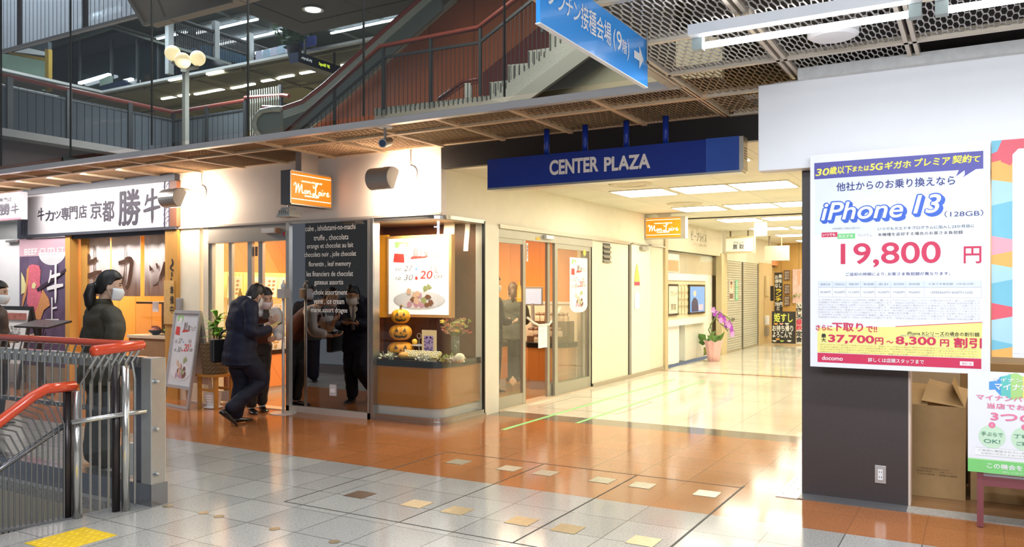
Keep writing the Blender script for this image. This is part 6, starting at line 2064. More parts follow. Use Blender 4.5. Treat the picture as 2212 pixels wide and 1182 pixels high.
# ---- brown bulkhead and dark soffit with a downlight
struct('ceiling_bulkhead', MB().prism([onY(u, v, 9.4) for u, v in ((262, -40), (314, 52), (492, 4), (640, -40))], (0, .25, 0)), planks('bulkhead_brown', (.44, .32, .23), (.48, .35, .25), 1.6, .5, ('X', 'Z'), .5, .6))
struct('trim_27', MB().bar(onY(258, -40, 9.36), onY(314, 54, 9.36), .06, .08, Y_).bar(onY(314, 53, 9.36), onY(500, 3, 9.36), .06, .05, Y_), M('bulkhead_edge', (.42, .34, .26), .5))
zs = 6.5
k0 = onZ(655, 75, zs)
struct('ceiling_soffit', MB().box(k0.x, k0.x + 8, 6.3, k0.y, zs, zs + .3), planks('soffit_brown', (.055, .045, .032), (.06, .05, .036), 2.4, 0, ('X', 'Y'), .6, .6))
struct('trim_28', MB().box(k0.x + .5, k0.x + 8, k0.y - .53, k0.y - .50, zs - .006, zs).box(k0.x + .5, k0.x + .53, 6.3, k0.y - .5, zs - .006, zs), M('soffit_groove', (.015, .012, .01), .7))
dn_ = onZ(676, 19, zs)
dl = thing('downlight', 'bright round downlight in the dark soffit behind the glass', 'downlight', dn_)
MB().lathe([(.19, 0), (.19, -.02), (.15, -.02), (.15, 0)], dn_, 28).build('ring', steel, dl)
MB().lathe([(.14, -.012), (.14, -.016), (0.001, -.016)], dn_, 24).build('lamp', M('downlight_glow', (.9, .95, 1), .4, em=9, emcol=(.85, .92, 1)), dl)

# ---- third-floor details: rail, columns, blue panels, banner, plant
rr = thing('upper_railing', 'dark sloping rail on pale columns on the floor above, behind the glass', 'railing', onZ(372, 44, 8.6))
a, b = onZ(372, 44, 8.6), onZ(612, 114, 8.6)
xr_ = (a.x + b.x) / 2
MB().tube([Vector((xr_, a.y, 8.6)), Vector((xr_, b.y, 8.6))], .06, 8).tube([Vector((xr_, a.y, 8.25)), Vector((xr_, b.y, 8.25))], .04, 8).build('rail', iron, rr)
mb = MB()
for k in range(60):
    y = a.y + (b.y - a.y) * k / 60
    mb.box(xr_ - .012, xr_ + .012, y - .012, y + .012, 7.1, 8.6)
mb.build('balusters', iron, rr)
for u in (366, 466, 540):
    y = onX(u, 80, xr_).y
    MB().box(xr_ - .07, xr_ + .07, y - .08, y + .08, 7.1, 8.9).build('column', M('pale_column', (.40, .42, .42), .4), rr)
yf = b.y + 1
for u0, u1, v0, v1, col, nm in ((386, 418, 89, 112, (.10, .28, .62), 'bright blue picture panel on the upper floor left of the pale column'), (431, 462, 94, 128, (.04, .18, .36), 'teal blue wall panel on the upper floor between the pale columns'), (470, 537, 103, 141, (.05, .22, .42), 'wide teal blue wall panel on the upper floor right of the pale column')):
    t = upoly([(u0, v0), (u1, v0 + (u1 - u0) * .25), (u1, v1), (u0, v1 - (u1 - u0) * .2)], 'Y', yf, (0, .1, 0), 'wall_panel', M('panel_' + str(u0), col, .5, em=.35))
    tag(t, nm, 'panel')
t = upoly([(648, 84), (680, 76), (680, 96), (648, 104)], 'Y', Y3 - .2, (0, .06, 0), 'banner', M('blue_banner', (.015, .04, .30), .5, em=.1)); tag(t, 'small blue banner hanging at the upper slab edge', 'banner')
t = upoly([(893, 40), (945, 28), (925, 58), (885, 66)], 'Y', Y3 - .25, (0, .06, 0), 'banner', M('blue_banner', (.015, .04, .30), .5, em=.1)); tag(t, 'blue banner behind the upper end of the escalator', 'banner')
pp = onY(636, 98, Y3 - .3)
up = thing('potted_plant', 'green potted plant hanging over the upper slab edge', 'plant', pp)
MB().lathe([(.12, -.35), (.18, 0), (0.001, -.02)], pp, 16).build('pot', iron, up)
mb = MB(); foliage(mb, pp, .42, 220, 6, 1.4, .2); mb.build('leaves', M('upper_leaf', (.05, .12, .04), .6), up)
mb = MB()
for k in range(5):
    u = 552 + k * 16
    upo = [onY(u, 112 - k * 4, Y3 + 3), onY(u + 13, 109 - k * 4, Y3 + 3), onY(u + 13, 126 - k * 4, Y3 + 3), onY(u, 130 - k * 4, Y3 + 3)]
    t = MB().prism(upo, (0, .1, 0)).build('shop_display', M('display_pale_%d' % (k % 2), ((.42, .44, .55), (.30, .40, .50))[k % 2], .5, em=.3))
    tag(t, 'pale lit shop display above the bright upper slab edge, %s from the left' % NTH[k], 'shop display', 'upper floor shop displays')

# ---- black direction sign (its writing runs backwards, as the photograph shows it)
bs = thing('direction_sign', 'black hanging sign with reversed yellow green writing behind the glass', 'sign', onY(690, 150, 12.6))
xb_ = onY(640, 123, 12.6).x
pl_ = [onX(u, v, xb_) for u, v in ((645, 112), (752, 156), (752, 172), (645, 134))]
ya, yb2 = onX(645, 120, xb_).y, onX(752, 160, xb_).y
zt4, zb4 = onX(645, 112, xb_).z, onX(645, 134, xb_).z
MB().box(xb_ - .25, xb_, ya, yb2, zb4, zt4).build('body', M('sign_black', (.012, .015, .03), .3), bs)
MB().box(xb_ - .25, xb_, ya - .01, ya, zb4, zt4).build('end_face', M('sign_blue_end', (.03, .05, .14), .3), bs)
MB().box(xb_ - .15, xb_ - .11, ya + .3, ya + .34, zt4, 6.9).box(xb_ - .15, xb_ - .11, yb2 - .34, yb2 - .3, zt4, 6.9).build('hanger', iron, bs)
mb = MB(); c = onX(701, 140, xb_ + .004); L = yb2 - ya
write(mb, '3F Shop!', (xb_ + .004, c.y, (zt4 + zb4) / 2), Y_, Z_, (zt4 - zb4) * .42, L * .22, .03, mirror=True); mb.build('lettering', M('led_lime', (.6, .8, .05), .5, em=1.2, emcol=(.75, .9, .05)), bs)
mb = MB()
c = onX(662, 124, xb_ + .004)
for k in range(9):
    rect(mb, (xb_ + .004, ya + L * (.06 + k * .023), (zt4 + zb4) / 2 + .01 * (k % 2)), Y_, Z_, L * .014, (zt4 - zb4) * (.16 + .06 * (k % 3)))
for k in range(4):
    rect(mb, (xb_ + .004, ya + L * (.86 + k * .03), (zt4 + zb4) / 2), Y_, Z_, L * .018, (zt4 - zb4) * .22)
mb.build('lettering', M('sign_lit_letters', (.8, .82, .85), .5, em=.5), bs)

# ---- three-globe lamp
gp = at(401, 245, 17.4)
gl_ = thing('globe_lamp', 'three globe lamp on a pale post behind the second floor balustrade', 'lamp', gp)
zt5 = at(401, 150, 17.4).z
MB().box(gp.x - .05, gp.x + .05, gp.y - .05, gp.y + .05, ZF, zt5).build('post', M('lamp_post', (.27, .26, .22), .5), gl_)
glow = M('globe_glow', (1, .9, .7), .4, em=.95, emcol=(1, .74, .36))
mb = MB()
for u, v, d_, r in ((373, 115, 17.4, .165), (395, 131, 17.0, .165), (427, 126, 17.6, .165)):
    c = at(u, v, d_)
    MB().ball(c, r, r, r, 24, 14).build('globe', glow, gl_, smooth=True)
    mb.bar(Vector((gp.x, gp.y, zt5)), c - Vector((0, 0, r + .03)), .09, .07)
mb.build('arms', M('lamp_post', (.27, .26, .22), .5), gl_)

# light for the far halls
area('upper_hall_light', (X3 + 4, Y3 + 5, 6.6), (10, 5), 340, (1, .92, .66))
area('upper_hall_light', (X3 + 6, Y3 + 4, 9.4), (12, 6), 500, COOL)
area('stair_light', (-4.0, 7.2, 6.4), (5, 1.5), 330, (1, .95, .85))
area('balcony_light', (XR + 3, YR - .8, 6.3), (3, 1.6), 270, (.9, .95, 1))

# ================================================================== PHONE SHOP FRONT (right)
WS = 6.05
t = thing('blank_sign_board', 'big blank white sign board over the phone shop at the upper right', 'sign', (.4, WS, 2.36))
MB().box(-1.41, 2.3, WS, WS + .14, 2.36, 2.99).build('board', M('board_white', (.86, .87, .90), .35, namt=.015), t, bevel=.008)
MB().box(-1.3, 2.3, WS + .02, WS + .12, 2.99, 3.0).build('top_strip', alu, t)

# paper posters hang a little in front of the pillar, slightly bowed
PYY = 5.985
PX0, PX1, PZ0, PZ1 = -1.035, .055, .955, 2.437


def sheet(t, x0, x1, z0, z1, y, mat, bow=.012, name='sheet'):
    mb = MB()
    n = 14
    rings = []
    for i in range(n + 1):
        x = x0 + (x1 - x0) * i / n
        yy = y - bow * math.sin(math.pi * i / n)
        rings.append([Vector((x, yy, z0)), Vector((x, yy, z1)), Vector((x, yy + .0015, z1)), Vector((x, yy + .0015, z0))])
    mb.rings(rings)
    return mb.build(name, mat, t, smooth=False)


class Print:
    """lettering laid on a bowed sheet: fractions of the sheet, left to right and bottom to top"""

    def __init__(self, x0, x1, z0, z1, y, bow=.012):
        self.a = (x0, x1, z0, z1, y, bow)
        self.jobs = {}

    def fit(self, mb, lift):
        x0, x1, z0, z1, y, bow = self.a
        for p in mb.v:
            f = (p.x - x0) / (x1 - x0)
            p.y += -bow * math.sin(math.pi * max(0, min(1, f))) - lift
        return mb

    def mb(self, mat, lift=.002):
        return self.jobs.setdefault((mat.name, lift), (MB(), mat, lift))[0]

    def C(self, a, b):
        x0, x1, z0, z1, y, bow = self.a
        return Vector((x0 + (x1 - x0) * a, y, z0 + (z1 - z0) * b))

    def text(self, s, a, b, w, h, mat, bold=0.0, shear=0.0, lift=.0025):
        x0, x1, z0, z1, *_ = self.a
        write(self.mb(mat, lift), s, self.C(a, b), X_, Z_, h * (z1 - z0) if h else None, w * (x1 - x0) if w else None, bold, shear)

    def poly(self, pts, mat, lift=.001):
        # cut into upright strips so it can follow the bow of the sheet
        mb = self.mb(mat, lift)
        xs = sorted({round(p[0], 4) for p in pts} | {min(p[0] for p in pts) + (max(p[0] for p in pts) - min(p[0] for p in pts)) * i / 10 for i in range(11)})

        def span(x):
            ys = []
            for p, q_ in zip(pts, pts[1:] + pts[:1]):
                if abs(p[0] - q_[0]) < 1e-7:
                    if abs(p[0] - x) < 1e-6: ys += [p[1], q_[1]]
                elif min(p[0], q_[0]) - 1e-6 <= x <= max(p[0], q_[0]) + 1e-6:
                    ys.append(p[1] + (q_[1] - p[1]) * (x - p[0]) / (q_[0] - p[0]))
            return (min(ys), max(ys)) if ys else None
        for u0, u1 in zip(xs, xs[1:]):
            if u1 - u0 < 1e-5: continue
            s0, s1 = span(u0 + 1e-5), span(u1 - 1e-5)
            if s0 and s1:
                mb.quad(self.C(u0, s0[0]), self.C(u1, s1[0]), self.C(u1, s1[1]), self.C(u0, s0[1]))

    def rect(self, a0, a1, b0, b1, mat, lift=.001, n=8):
        mb = self.mb(mat, lift)
        for i in range(n):
            u0, u1 = a0 + (a1 - a0) * i / n, a0 + (a1 - a0) * (i + 1) / n
            mb.quad(self.C(u0, b0), self.C(u1, b0), self.C(u1, b1), self.C(u0, b1))

    def build(self, t):
        for (nm, lift), (mb, mat, _) in self.jobs.items():
            self.fit(mb, lift)
            mb.build('lettering' if lift >= .002 else 'printed_area', mat, t)


p1 = thing('phone_offer_poster', 'big white phone offer poster with red price 19,800 on the dark pillar', 'poster', ((PX0 + PX1) / 2, PYY, PZ0))
sheet(p1, PX0, PX1, PZ0, PZ1, PYY, M('poster_paper', (.87, .88, .93), .35, namt=.01))
P1 = Print(PX0, PX1, PZ0, PZ1, PYY)
indigo = M('poster_indigo', (.065, .06, .36), .4)
bluep = M('poster_blue', (.015, .11, .62), .4)
skyp = M('poster_sky', (.72, .79, .93), .4)
greenp = M('poster_green_logo', (.20, .66, .22), .4)
yel = M('poster_yellow', (.96, .86, .28), .4)
# (a, b) fractions from the photograph: a over 1752..2138, b over 795..334
P1.rect(.025, .965, .885, .962, indigo)
P1.poly([(.87, .886), (.93, .886), (.86, .852), (.885, .878)], indigo, .0012)
P1.poly([(.84, .886), (.875, .886), (.825, .858)], indigo, .0012)
P1.rect(.03, .965, .62, .885, M('poster_tint_a', (.78, .83, .94), .4), .0006)
P1.text('30', .075, .917, .085, .034, yellow_ink, .02, .15)
P1.text('歳以下', .185, .921, .135, .036, yellow_ink, .03, .1)
P1.text('または', .303, .921, .095, .024, yellow_ink, .03, .1)
P1.text('5G', .392, .924, .075, .032, yellow_ink, .03, .1)
P1.text('ギガホ', .512, .926, .145, .034, yellow_ink, .03, .1)
P1.text('プレミア', .70, .930, .19, .034, yellow_ink, .03, .1)
P1.text('契約', .855, .932, .10, .034, yellow_ink, .03, .1)
P1.text('て', .93, .928, .04, .024, yellow_ink, .03, .1)
P1.text('他社からのお乗り換えなら', .49, .842, .66, .040, navy, .014)
# outlined block lettering: dark blue shadow, blue outline, white core
for da, db, lf in ((.013, -.010, .0020), (.007, -.005, .0022), (0, 0, .0024)):
    P1.text('iPhone', .305 + da, .730 + db, .475, .083, bluep, -.05, .22, lf)
    P1.text('13', .672 + da, .744 + db, .150, .083, bluep, -.05, .22, lf)
P1.text('iPhone', .305, .730, .475, .083, M('poster_core_white', (.9, .92, .97), .4), .012, .22, .0050)
P1.text('13', .672, .744, .150, .083, M('poster_core_white', (.9, .92, .97), .4), .012, .22, .0050)
P1.text('（128GB）', .865, .695, .20, .028, navy)
P1.text('対象機種をご利用のお客さまへ', .22, .648, .17, .010, grey_ink)
P1.rect(.07, .165, .610, .632, crimson, .0012, 3)
P1.rect(.165, .27, .600, .624, greenp, .0012, 3)
P1.text('いつでも', .115, .621, .075, .013, white_ink, .02)
P1.text('カエドキ', .215, .612, .085, .013, white_ink, .02)
P1.text('プログラム', .325, .613, .085, .013, grey_ink)
P1.text('いつでもカエドキプログラムに加入し23か月目に', .66, .640, .52, .014, ink)
P1.text('本機種を返却する場合のお客さま負担額', .63, .614, .46, .015, ink)
P1.text('19,800', .465, .522, .56, .112, crimson, .012)
P1.text('円', .91, .515, .088, .072, crimson, .012)
P1.text('ご返却の時期により､お客さま負担額が異なります。', .505, .435, .58, .015, navy)
P1.rect(.05, .955, .375, .403, skyp, .0012)
P1.rect(.05, .955, .3735, .3745, pale_grey_ink, .0014)
P1.rect(.05, .955, .3285, .3295, pale_grey_ink, .0014)
for a in (.05, .135, .215, .30, .385, .47, .555, .655, .953):
    P1.rect(a, a + .0016, .33, .403, pale_grey_ink, .0014, 1)
for i, s in enumerate(('機種代金', '分割支払金', '早期利用料', '負担額', '合計', '返却価格', '免除額')):
    P1.text(s, .093 + i * .085, .389, .06, .010, grey_ink)
P1.text('お客さま負担額（2年目以降）', .80, .389, .24, .010, grey_ink)
for i, s in enumerate(('99,440円', '55,560円', '12,100円', '43,340円', '14,300円', '19,800円', '79,640円')):
    P1.text(s, .093 + i * .085, .352, .062, .011, grey_ink)
P1.text('1回目860円+828円×22回', .80, .352, .22, .011, grey_ink)
small = ['※1 本特典をご利用いただくには契約時に機種をご購入の上プログラムにご加入いただく必要があります。詳しくは店頭にて。', '本機種は分割払い23回で一括払いの場合とは異なります。残価は24回目にお支払いください。通信料は別途必要です。', '返却できなかった場合はご利用いただけません。故障している場合は追加で費用がかかる場合がございます。ご注意ください。', '※2 割引の適用には対象プランへのご契約が必要です。途中解約の場合は残りの分割金を一括でお支払いいただきます。', '特典の内容は予告なく変更または終了する場合があります。他の割引とは併用できない場合がございますのでご了承ください。', '在庫状況により販売を終了している場合がございます。機種の色や容量については店頭スタッフまでお問い合わせください。']
for k in range(8):
    P1.text(small[k % 6], .502, .316 - k * .0115, .905, .0085, pale_grey_ink)
P1.poly([(.045, .115), (.955, .115), (.96, .222), (.50, .196), (.045, .185)], yel, .0008)
P1.poly([(.50, .196), (.96, .222), (.96, .225), (.50, .199)], crimson, .0012)
P1.text('さらに', .085, .185, .10, .024, crimson, .03)
P1.text('下取り', .225, .190, .18, .038, crimson, .03)
P1.text('で!!', .365, .183, .06, .026, crimson, .03)
P1.text('iPhone Xシリーズの場合の割引額', .755, .170, .38, .018, ink, .005)
P1.text('※端末の状態により割引額が異なる場合があります', .68, .158, .31, .009, grey_ink)
P1.text('最', .083, .147, .028, .018, ink, .02)
P1.text('大', .083, .127, .028, .018, ink, .02)
P1.text('37,700', .245, .133, .27, .042, crimson, .03)
P1.text('円', .408, .130, .045, .030, crimson, .03)
P1.text('～', .468, .127, .04, .012, crimson, .02)
P1.text('8,300', .61, .133, .22, .042, crimson, .03)
P1.text('円', .765, .130, .045, .030, crimson, .03)
P1.text('割引', .885, .133, .14, .042, crimson, .03)
for k in range(4):
    P1.text(small[(k + 2) % 6], .50, .106 - k * .011, .88, .007, M('poster_ochre_print', (.55, .48, .22), .5))
P1.rect(.045, .955, .068, .114, yel, .0007)
P1.rect(.045, .955, .022, .066, crimson, .001)
P1.text('docomo', .135, .043, .125, .020, white_ink, .012)
P1.text('詳しくは店頭スタッフまで', .50, .043, .31, .019, white_ink, .012)
P1.rect(.845, .915, .034, .052, white_ink, .0012, 2)
P1.text('2021.10', .88, .043, .05, .009, crimson, .0, 0, .0025)
P1.build(p1)

# second poster with colourful torn-paper border, cut by the frame
p2_ = thing('colourful_poster', 'white poster with a red blue and orange border at the right edge', 'poster', (.55, 6.02, 1.06))
x0, x1, z0, z1 = .062, 1.10, 1.065, 2.445
sheet(p2_, x0, x1, z0, z1, 6.02, M('poster_paper', (.87, .88, .93), .35, namt=.01), 0)
Q = Print(x0, x1, z0, z1, 6.02, 0)
cA_, cB_, cC_, cD_ = M('border_teal', (.20, .55, .70), .5), M('border_red', (.80, .12, .16), .5), M('border_orange', (.90, .48, .12), .5), M('border_pink', (.88, .40, .48), .5)
sky2 = M('border_sky', (.45, .72, .84), .5)
bord = [(cB_, .90, 1.0), (cC_, .82, .90), (sky2, .70, .82), (cA_, .56, .70), (cD_, .47, .56), (cC_, .43, .47), (sky2, .34, .43), (cA_, .25, .34), (cB_, .17, .25), (sky2, .08, .17), (cA_, .03, .08), (cC_, .0, .03)]
for k, (m, b0, b1) in enumerate(bord):
    s_ = .018 * (-1) ** k
    Q.poly([(0, b0), (.11, b0 + s_ if b0 > 0 else b0), (.11, b1 - s_ if b1 < 1 else b1), (0, b1)], m, .001)
Q.poly([(.03, 1.0), (1, 1.0), (1, .955), (.15, .955), (.10, .88), (.05, .90)], cB_, .0012)
Q.poly([(0, 1), (.055, 1), (.03, .95), (0, .94)], cA_, .0013)
Q.poly([(.11, .02), (1, .02), (1, .955), (.14, .955), (.11, .93)], M('poster_paper', (.87, .88, .93), .35, namt=.01), .0016)
for a, b, m in ((.34, .875, cC_), (.41, .83, sky2), (.25, .775, cC_), (.36, .78, cD_), (.22, .83, sky2), (.24, .72, cD_)):
    Q.poly([(a, b), (a + .05, b - .015), (a + .055, b), (a + .008, b + .014)], m, .0022)
Q.rect(.44, .58, .66, .70, cA_, .0022); Q.rect(.44, .58, .62, .66, cC_, .0022)
Q.rect(.32, .9, .505, .507, pale_grey_ink, .0022); Q.rect(.32, .9, .405, .407, pale_grey_ink, .0022); Q.rect(.32, .9, .455, .457, pale_grey_ink, .0022); Q.rect(.32, .322, .405, .507, pale_grey_ink, .0022, 1)
Q.text('2021', .44, .428, .16, .03, grey_ink)
Q.poly([(.46, .245), (.56, .245), (.56, .265), (.46, .265)], cB_, .0022)
Q.text('2021年', .47, .205, .12, .022, navy)
Q.rect(.32, .95, .18, .30, M('poster_grey_field', (.80, .81, .84), .4), .0018)
for k in range(3):
    Q.text(small[k][:24], .55, .145 - k * .022, .46, .012, pale_grey_ink)
Q.build(p2_)

# third poster: my-number card notice on a stool
p3_ = thing('card_notice_poster', 'white and green card notice poster leaning over a low stool', 'poster', (.5, 5.86, .36))
x0, x1, z0, z1 = -.068, .98, .352, .985
sheet(p3_, x0, x1, z0, z1, 5.86, M('poster_paper', (.87, .88, .93), .35, namt=.01), 0)
R = Print(x0, x1, z0, z1, 5.86, 0)
pinkp = M('notice_pink', (.85, .22, .36), .5)
rb_ = [(M('rain_blue', (.10, .35, .75), .5), .11, .17), (M('rain_teal', (.15, .60, .55), .5), .17, .22), (M('rain_green', (.45, .72, .25), .5), .22, .28), (M('rain_yellow', (.92, .80, .20), .5), .28, .36), (M('rain_orange', (.90, .50, .15), .5), .36, .44), (M('rain_red', (.82, .25, .20), .5), .44, .55)]
cl_ = [.90, .955, .985, .965, .985, .97, .95]
for k, (m, a0, a1) in enumerate(rb_):
    R.poly([(a0, 1.72 - cl_[k]), (a0 * .5 + a1 * .5, 1.755 - cl_[k] - .03), (a1, 1.72 - cl_[k + 1]), (a1, cl_[k + 1]), (a0 * .5 + a1 * .5, cl_[k] + .01), (a0, cl_[k])], m, .001)
R.text('マイナンバーカード', .30, .925, .34, .035, white_ink, .03, .1)
R.text('マイナポイント', .29, .86, .30, .065, white_ink, .03, .1)
R.text('マイナンバーカード', .255, .745, .42, .050, pinkp, .02)
R.text('当店でおススメ', .27, .665, .34, .052, pinkp, .02)
R.text('3つの理由', .33, .565, .42, .090, pinkp, .035)
for a, n_, s1_, s2_ in ((.125, '1', '手ぶらで', 'OK!'), (.29, '2', '丁寧に', 'ご案内')):
    m = R.mb(M('notice_mint', (.62, .83, .62), .5), .001)
    disc(m, R.C(a, .36), X_, Z_, .073, .073, 26)
    m = R.mb(pinkp, .0022); disc(m, R.C(a, .475), X_, Z_, .019, .019, 16)
    R.text(n_, a, .475, None, .026, white_ink, 0, 0, .003)
    R.text(s1_, a, .385, .11, .040, M('notice_dark_green', (.12, .30, .20), .5), .012)
    R.text(s2_, a, .315, .085, .038, M('notice_dark_green', (.12, .30, .20), .5), .012)
R.rect(.04, .9, .17, .245, M('notice_field', (.92, .93, .93), .5), .001)
R.rect(.04, .9, .168, .171, pale_grey_ink, .0012); R.rect(.04, .9, .244, .247, pale_grey_ink, .0012)
R.text('ご自宅に郵送されているQRコード', .22, .222, .33, .022, grey_ink)
R.text('お持ちいただくとカードがより早く', .22, .193, .30, .020, grey_ink)
R.rect(0, 1, 0, .125, M('notice_green', (.22, .66, .20), .5), .001)
R.rect(0, 1, .105, .135, M('notice_green_light', (.45, .78, .36), .5), .0008)
R.text('この機会をお見逃しなく', .30, .075, .40, .050, white_ink, .02)
R.text('詳しくはスタッフまで', .28, .025, .20, .018, white_ink)
R.build(p3_)

# low red-brown stool
sm = M('stool_redbrown', (.22, .065, .075), .35)
sl = thing('low_stool', 'low red brown stool with a grey seat under the card notice', 'stool', (.35, 6.15, 0))
zsb, zst = .285, .325
MB().box(-.005, .85, 5.89, 6.42, zsb + .03, zst + .02).build('seat', M('stool_seat', (.30, .29, .30), .5), sl, bevel=.01)
MB().box(-.01, .86, 5.885, 5.91, zsb - .02, zst).build('rail', sm, sl)
MB().box(-.01, .86, 6.40, 6.425, zsb - .02, zst).build('rail', sm, sl)
for x in (0.0, .82):
    for y in (5.90, 6.41):
        MB().box(x - .018, x + .018, y - .018, y + .018, .004, .36).build('leg', sm, sl)
        MB().tube([(x, y, 0), (x, y, .01)], .016, 10).build('rubber_foot', black, sl)

# socket on the pillar
a = onY(1902, 1025, YP)
so = thing('wall_socket', 'steel double socket low on the dark pillar', 'socket', (a.x, YP, a.z))
MB().box(a.x - .036, a.x + .036, YP - .006, YP, a.z - .062, a.z + .062).build('plate', M('socket_steel', (.58, .57, .56), .3, .5), so, bevel=.002)
MB().box(a.x - .016, a.x + .016, YP - .010, YP - .006, a.z - .038, a.z + .036).build('insert', white, so)
mb = MB()
for dz in (-.018, .018):
    for dx in (-.007, .007):
        mb.box(a.x + dx - .0018, a.x + dx + .0018, YP - .0108, YP - .010, a.z + dz - .006, a.z + dz + .006)
mb.build('slots', black, so)

# cardboard boxes in the recess
card = M('cardboard', (.44, .28, .12), .65, nscale=20, namt=.08)
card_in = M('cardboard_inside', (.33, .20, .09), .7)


def carton(x0, x1, y0, y1, h, label, open_=True):
    t = thing('cardboard_box', label, 'box', ((x0 + x1) / 2, (y0 + y1) / 2, .0))
    z0 = .001
    w = .005
    MB().box(x0, x1, y0, y0 + w, z0, h).build('front', card, t)
    MB().box(x0, x1, y1 - w, y1, z0, h).box(x0, x0 + w, y0 + w, y1 - w, z0, h).box(x1 - w, x1, y0 + w, y1 - w, z0, h).build('sides', card, t)
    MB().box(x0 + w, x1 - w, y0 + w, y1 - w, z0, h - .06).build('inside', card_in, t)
    return t


b1 = carton(-.62, -.09, 6.56, 7.0, .66, 'open cardboard box standing behind the dark pillar, loose flaps on top')
h = .66
MB().prism([(-.60, 6.57, h), (-.33, 6.57, h), (-.33, 6.95, h + .11), (-.62, 6.95, h + .12)], (0, .003, .004)).build('flap', card, b1)
MB().prism([(-.37, 6.58, h + .03), (-.095, 6.57, h - .005), (-.07, 6.82, h + .10), (-.33, 6.85, h + .16)], (0, .003, .004)).build('flap', card, b1)
MB().prism([(-.10, 6.58, h), (-.09, 7.0, h), (-.17, 7.0, h + .17), (-.18, 6.62, h + .16)], (.004, 0, .002)).build('flap', card, b1)
mb = MB()
for k, s in enumerate(('この箱は再生紙を使用しています', '輸送中の取扱いにご注意ください', '水ぬれ厳禁・横積み厳禁')):
    write(mb, s, (-.29 + (.0, .01, .02)[k], 6.558, .205 - k * .02), X_, Z_, .013, (.20, .24, .26)[k])
mb.build('lettering', M('box_print', (.16, .09, .04), .6), b1)
b2 = carton(-.06, .42, 6.62, 7.1, .36, 'low cardboard box on the floor beside the taller open box')
mb = MB()
for k in range(2):
    write(mb, '再生紙使用', (.12, 6.618, .19 - k * .03), X_, Z_, .016, .2)
mb.build('lettering', M('box_print', (.16, .09, .04), .6), b2)
MB().prism([(-.05, 6.62, .36), (.40, 6.62, .36), (.38, 6.50, .44), (-.04, 6.50, .43)], (0, .003, .004)).build('flap', card, b2)
b3 = thing('cardboard_sheet', 'folded tall cardboard leaning upright behind the low box', 'cardboard', (.1, 7.2, 0))
MB().obox((.12, 7.16, .47), X_ * .20, Vector((0, .03, 0)), Vector((0, .05, .46))).build('board', card, b3)
MB().obox((-.10, 7.12, .46), Vector((.03, .05, 0)), Vector((.003, 0, 0)), Vector((0, .04, .45))).build('fold', card_in, b3)
area('phone_shop_light', (.6, 6.9, 2.42), (1.6, .7), 24, (1, .92, .82))

# ================================================================== CONCOURSE FITTINGS AND STAIR RAILING (left foreground)
# ---- fluorescent fittings under the lattice
tube_m = M('tube_glow', (1, 1, 1), .4, em=20, emcol=(.93, .95, 1))
chan = M('fitting_white', (.82, .83, .86), .35, .1)


def fitting(x0, x1, y, z, label):
    t = thing('fluorescent_fitting', label, 'fluorescent light', ((x0 + x1) / 2, y, z), 'concourse fluorescent fittings')
    MB().box(x0, x1, y - .09, y - .02, z + .04, z + .10).build('channel', chan, t)
    MB().tube([(x0 + .06, y + .02, z), (x1 - .06, y + .02, z)], .019, 12).build('tube', tube_m, t, smooth=True)
    for x in (x0 + .03, x1 - .03):
        MB().box(x - .03, x + .03, y - .01, y + .05, z - .025, z + .06).build('socket', M('lamp_socket', (.36, .42, .40), .4), t)
    MB().tube([(x0 + .3, y - .05, z + .1), (x0 + .3, y - .05, ZL)], .008, 6).tube([(x1 - .3, y - .05, z + .1), (x1 - .3, y - .05, ZL)], .008, 6).build('hanger', alu, t)


fitting(-1.46, -.26, 4.64, 2.92, 'long white fluorescent fitting under the concourse lattice, complete in view')
fitting(-.20, 1.05, 4.66, 2.92, 'white fluorescent fitting cut off by the right edge of the picture')
dc = MB().lathe([(.145, 0), (.145, -.03), (.12, -.045), (0.001, -.05)], (-.76, 5.14, ZL - .02), 36).build('ceiling_speaker', white, smooth=False)
tag(dc, 'round white disc under the lattice below the fluorescent tube', 'ceiling disc')

# ---- vaccination sign
vs_ = thing('hanging_sign', 'bright blue vaccination venue sign hanging along the atrium edge', 'sign', (-1.74, 3.97, 2.72))
ya, yb3 = 3.277, 4.661
MB().box(-1.765, -1.743, ya, yb3, 2.720, 2.998).build('board', M('vaccine_blue', (.055, .38, 1.0), .2, coat=.6, namt=.03), vs_)
MB().box(-1.769, -1.742, ya, yb3, 2.715, 2.720).build('edge', white, vs_)
mb = MB()
VX = -1.7405
ZK = lambda z: 1.5 + (z - 1.5) * .87


def vt(s, u0, u1, b, hh, bold=.012):
    y0_, y1_ = onX(u0, 100, VX).y, onX(u1, 100, VX).y
    write(mb, s, (VX, (y0_ + y1_) / 2, ZK(b)), Y_, Z_, hh * .87, y1_ - y0_, bold)


vt('ワ', 1180, 1200, 3.085, .115); vt('ク', 1203, 1221, 3.085, .115); vt('チ', 1222, 1237, 3.085, .115); vt('ン', 1239, 1254, 3.082, .10)
vt('接', 1255, 1271, 3.085, .14); vt('種', 1272, 1288, 3.085, .14); vt('会', 1289, 1304, 3.085, .135); vt('場', 1305, 1320, 3.085, .14)
vt('(', 1325, 1330, 3.075, .14, .004); vt('9', 1332, 1343, 3.085, .125, .004); vt('階', 1344, 1354, 3.07, .085); vt(')', 1355, 1359, 3.065, .14, .004)
y0_, y1_ = onX(1370, 100, VX).y, onX(1390, 100, VX).y
c = Vector((VX, (y0_ + y1_) / 2, ZK(3.07))); hw = (y1_ - y0_) / 2
mb.add([c + Y_ * (a * hw) + Z_ * b for a, b in ((-1, -.022), (.1, -.022), (.1, -.07), (1, 0), (.1, .07), (.1, .022), (-1, .022))], [tuple(range(7))])
mb.build('lettering', white_ink, vs_)
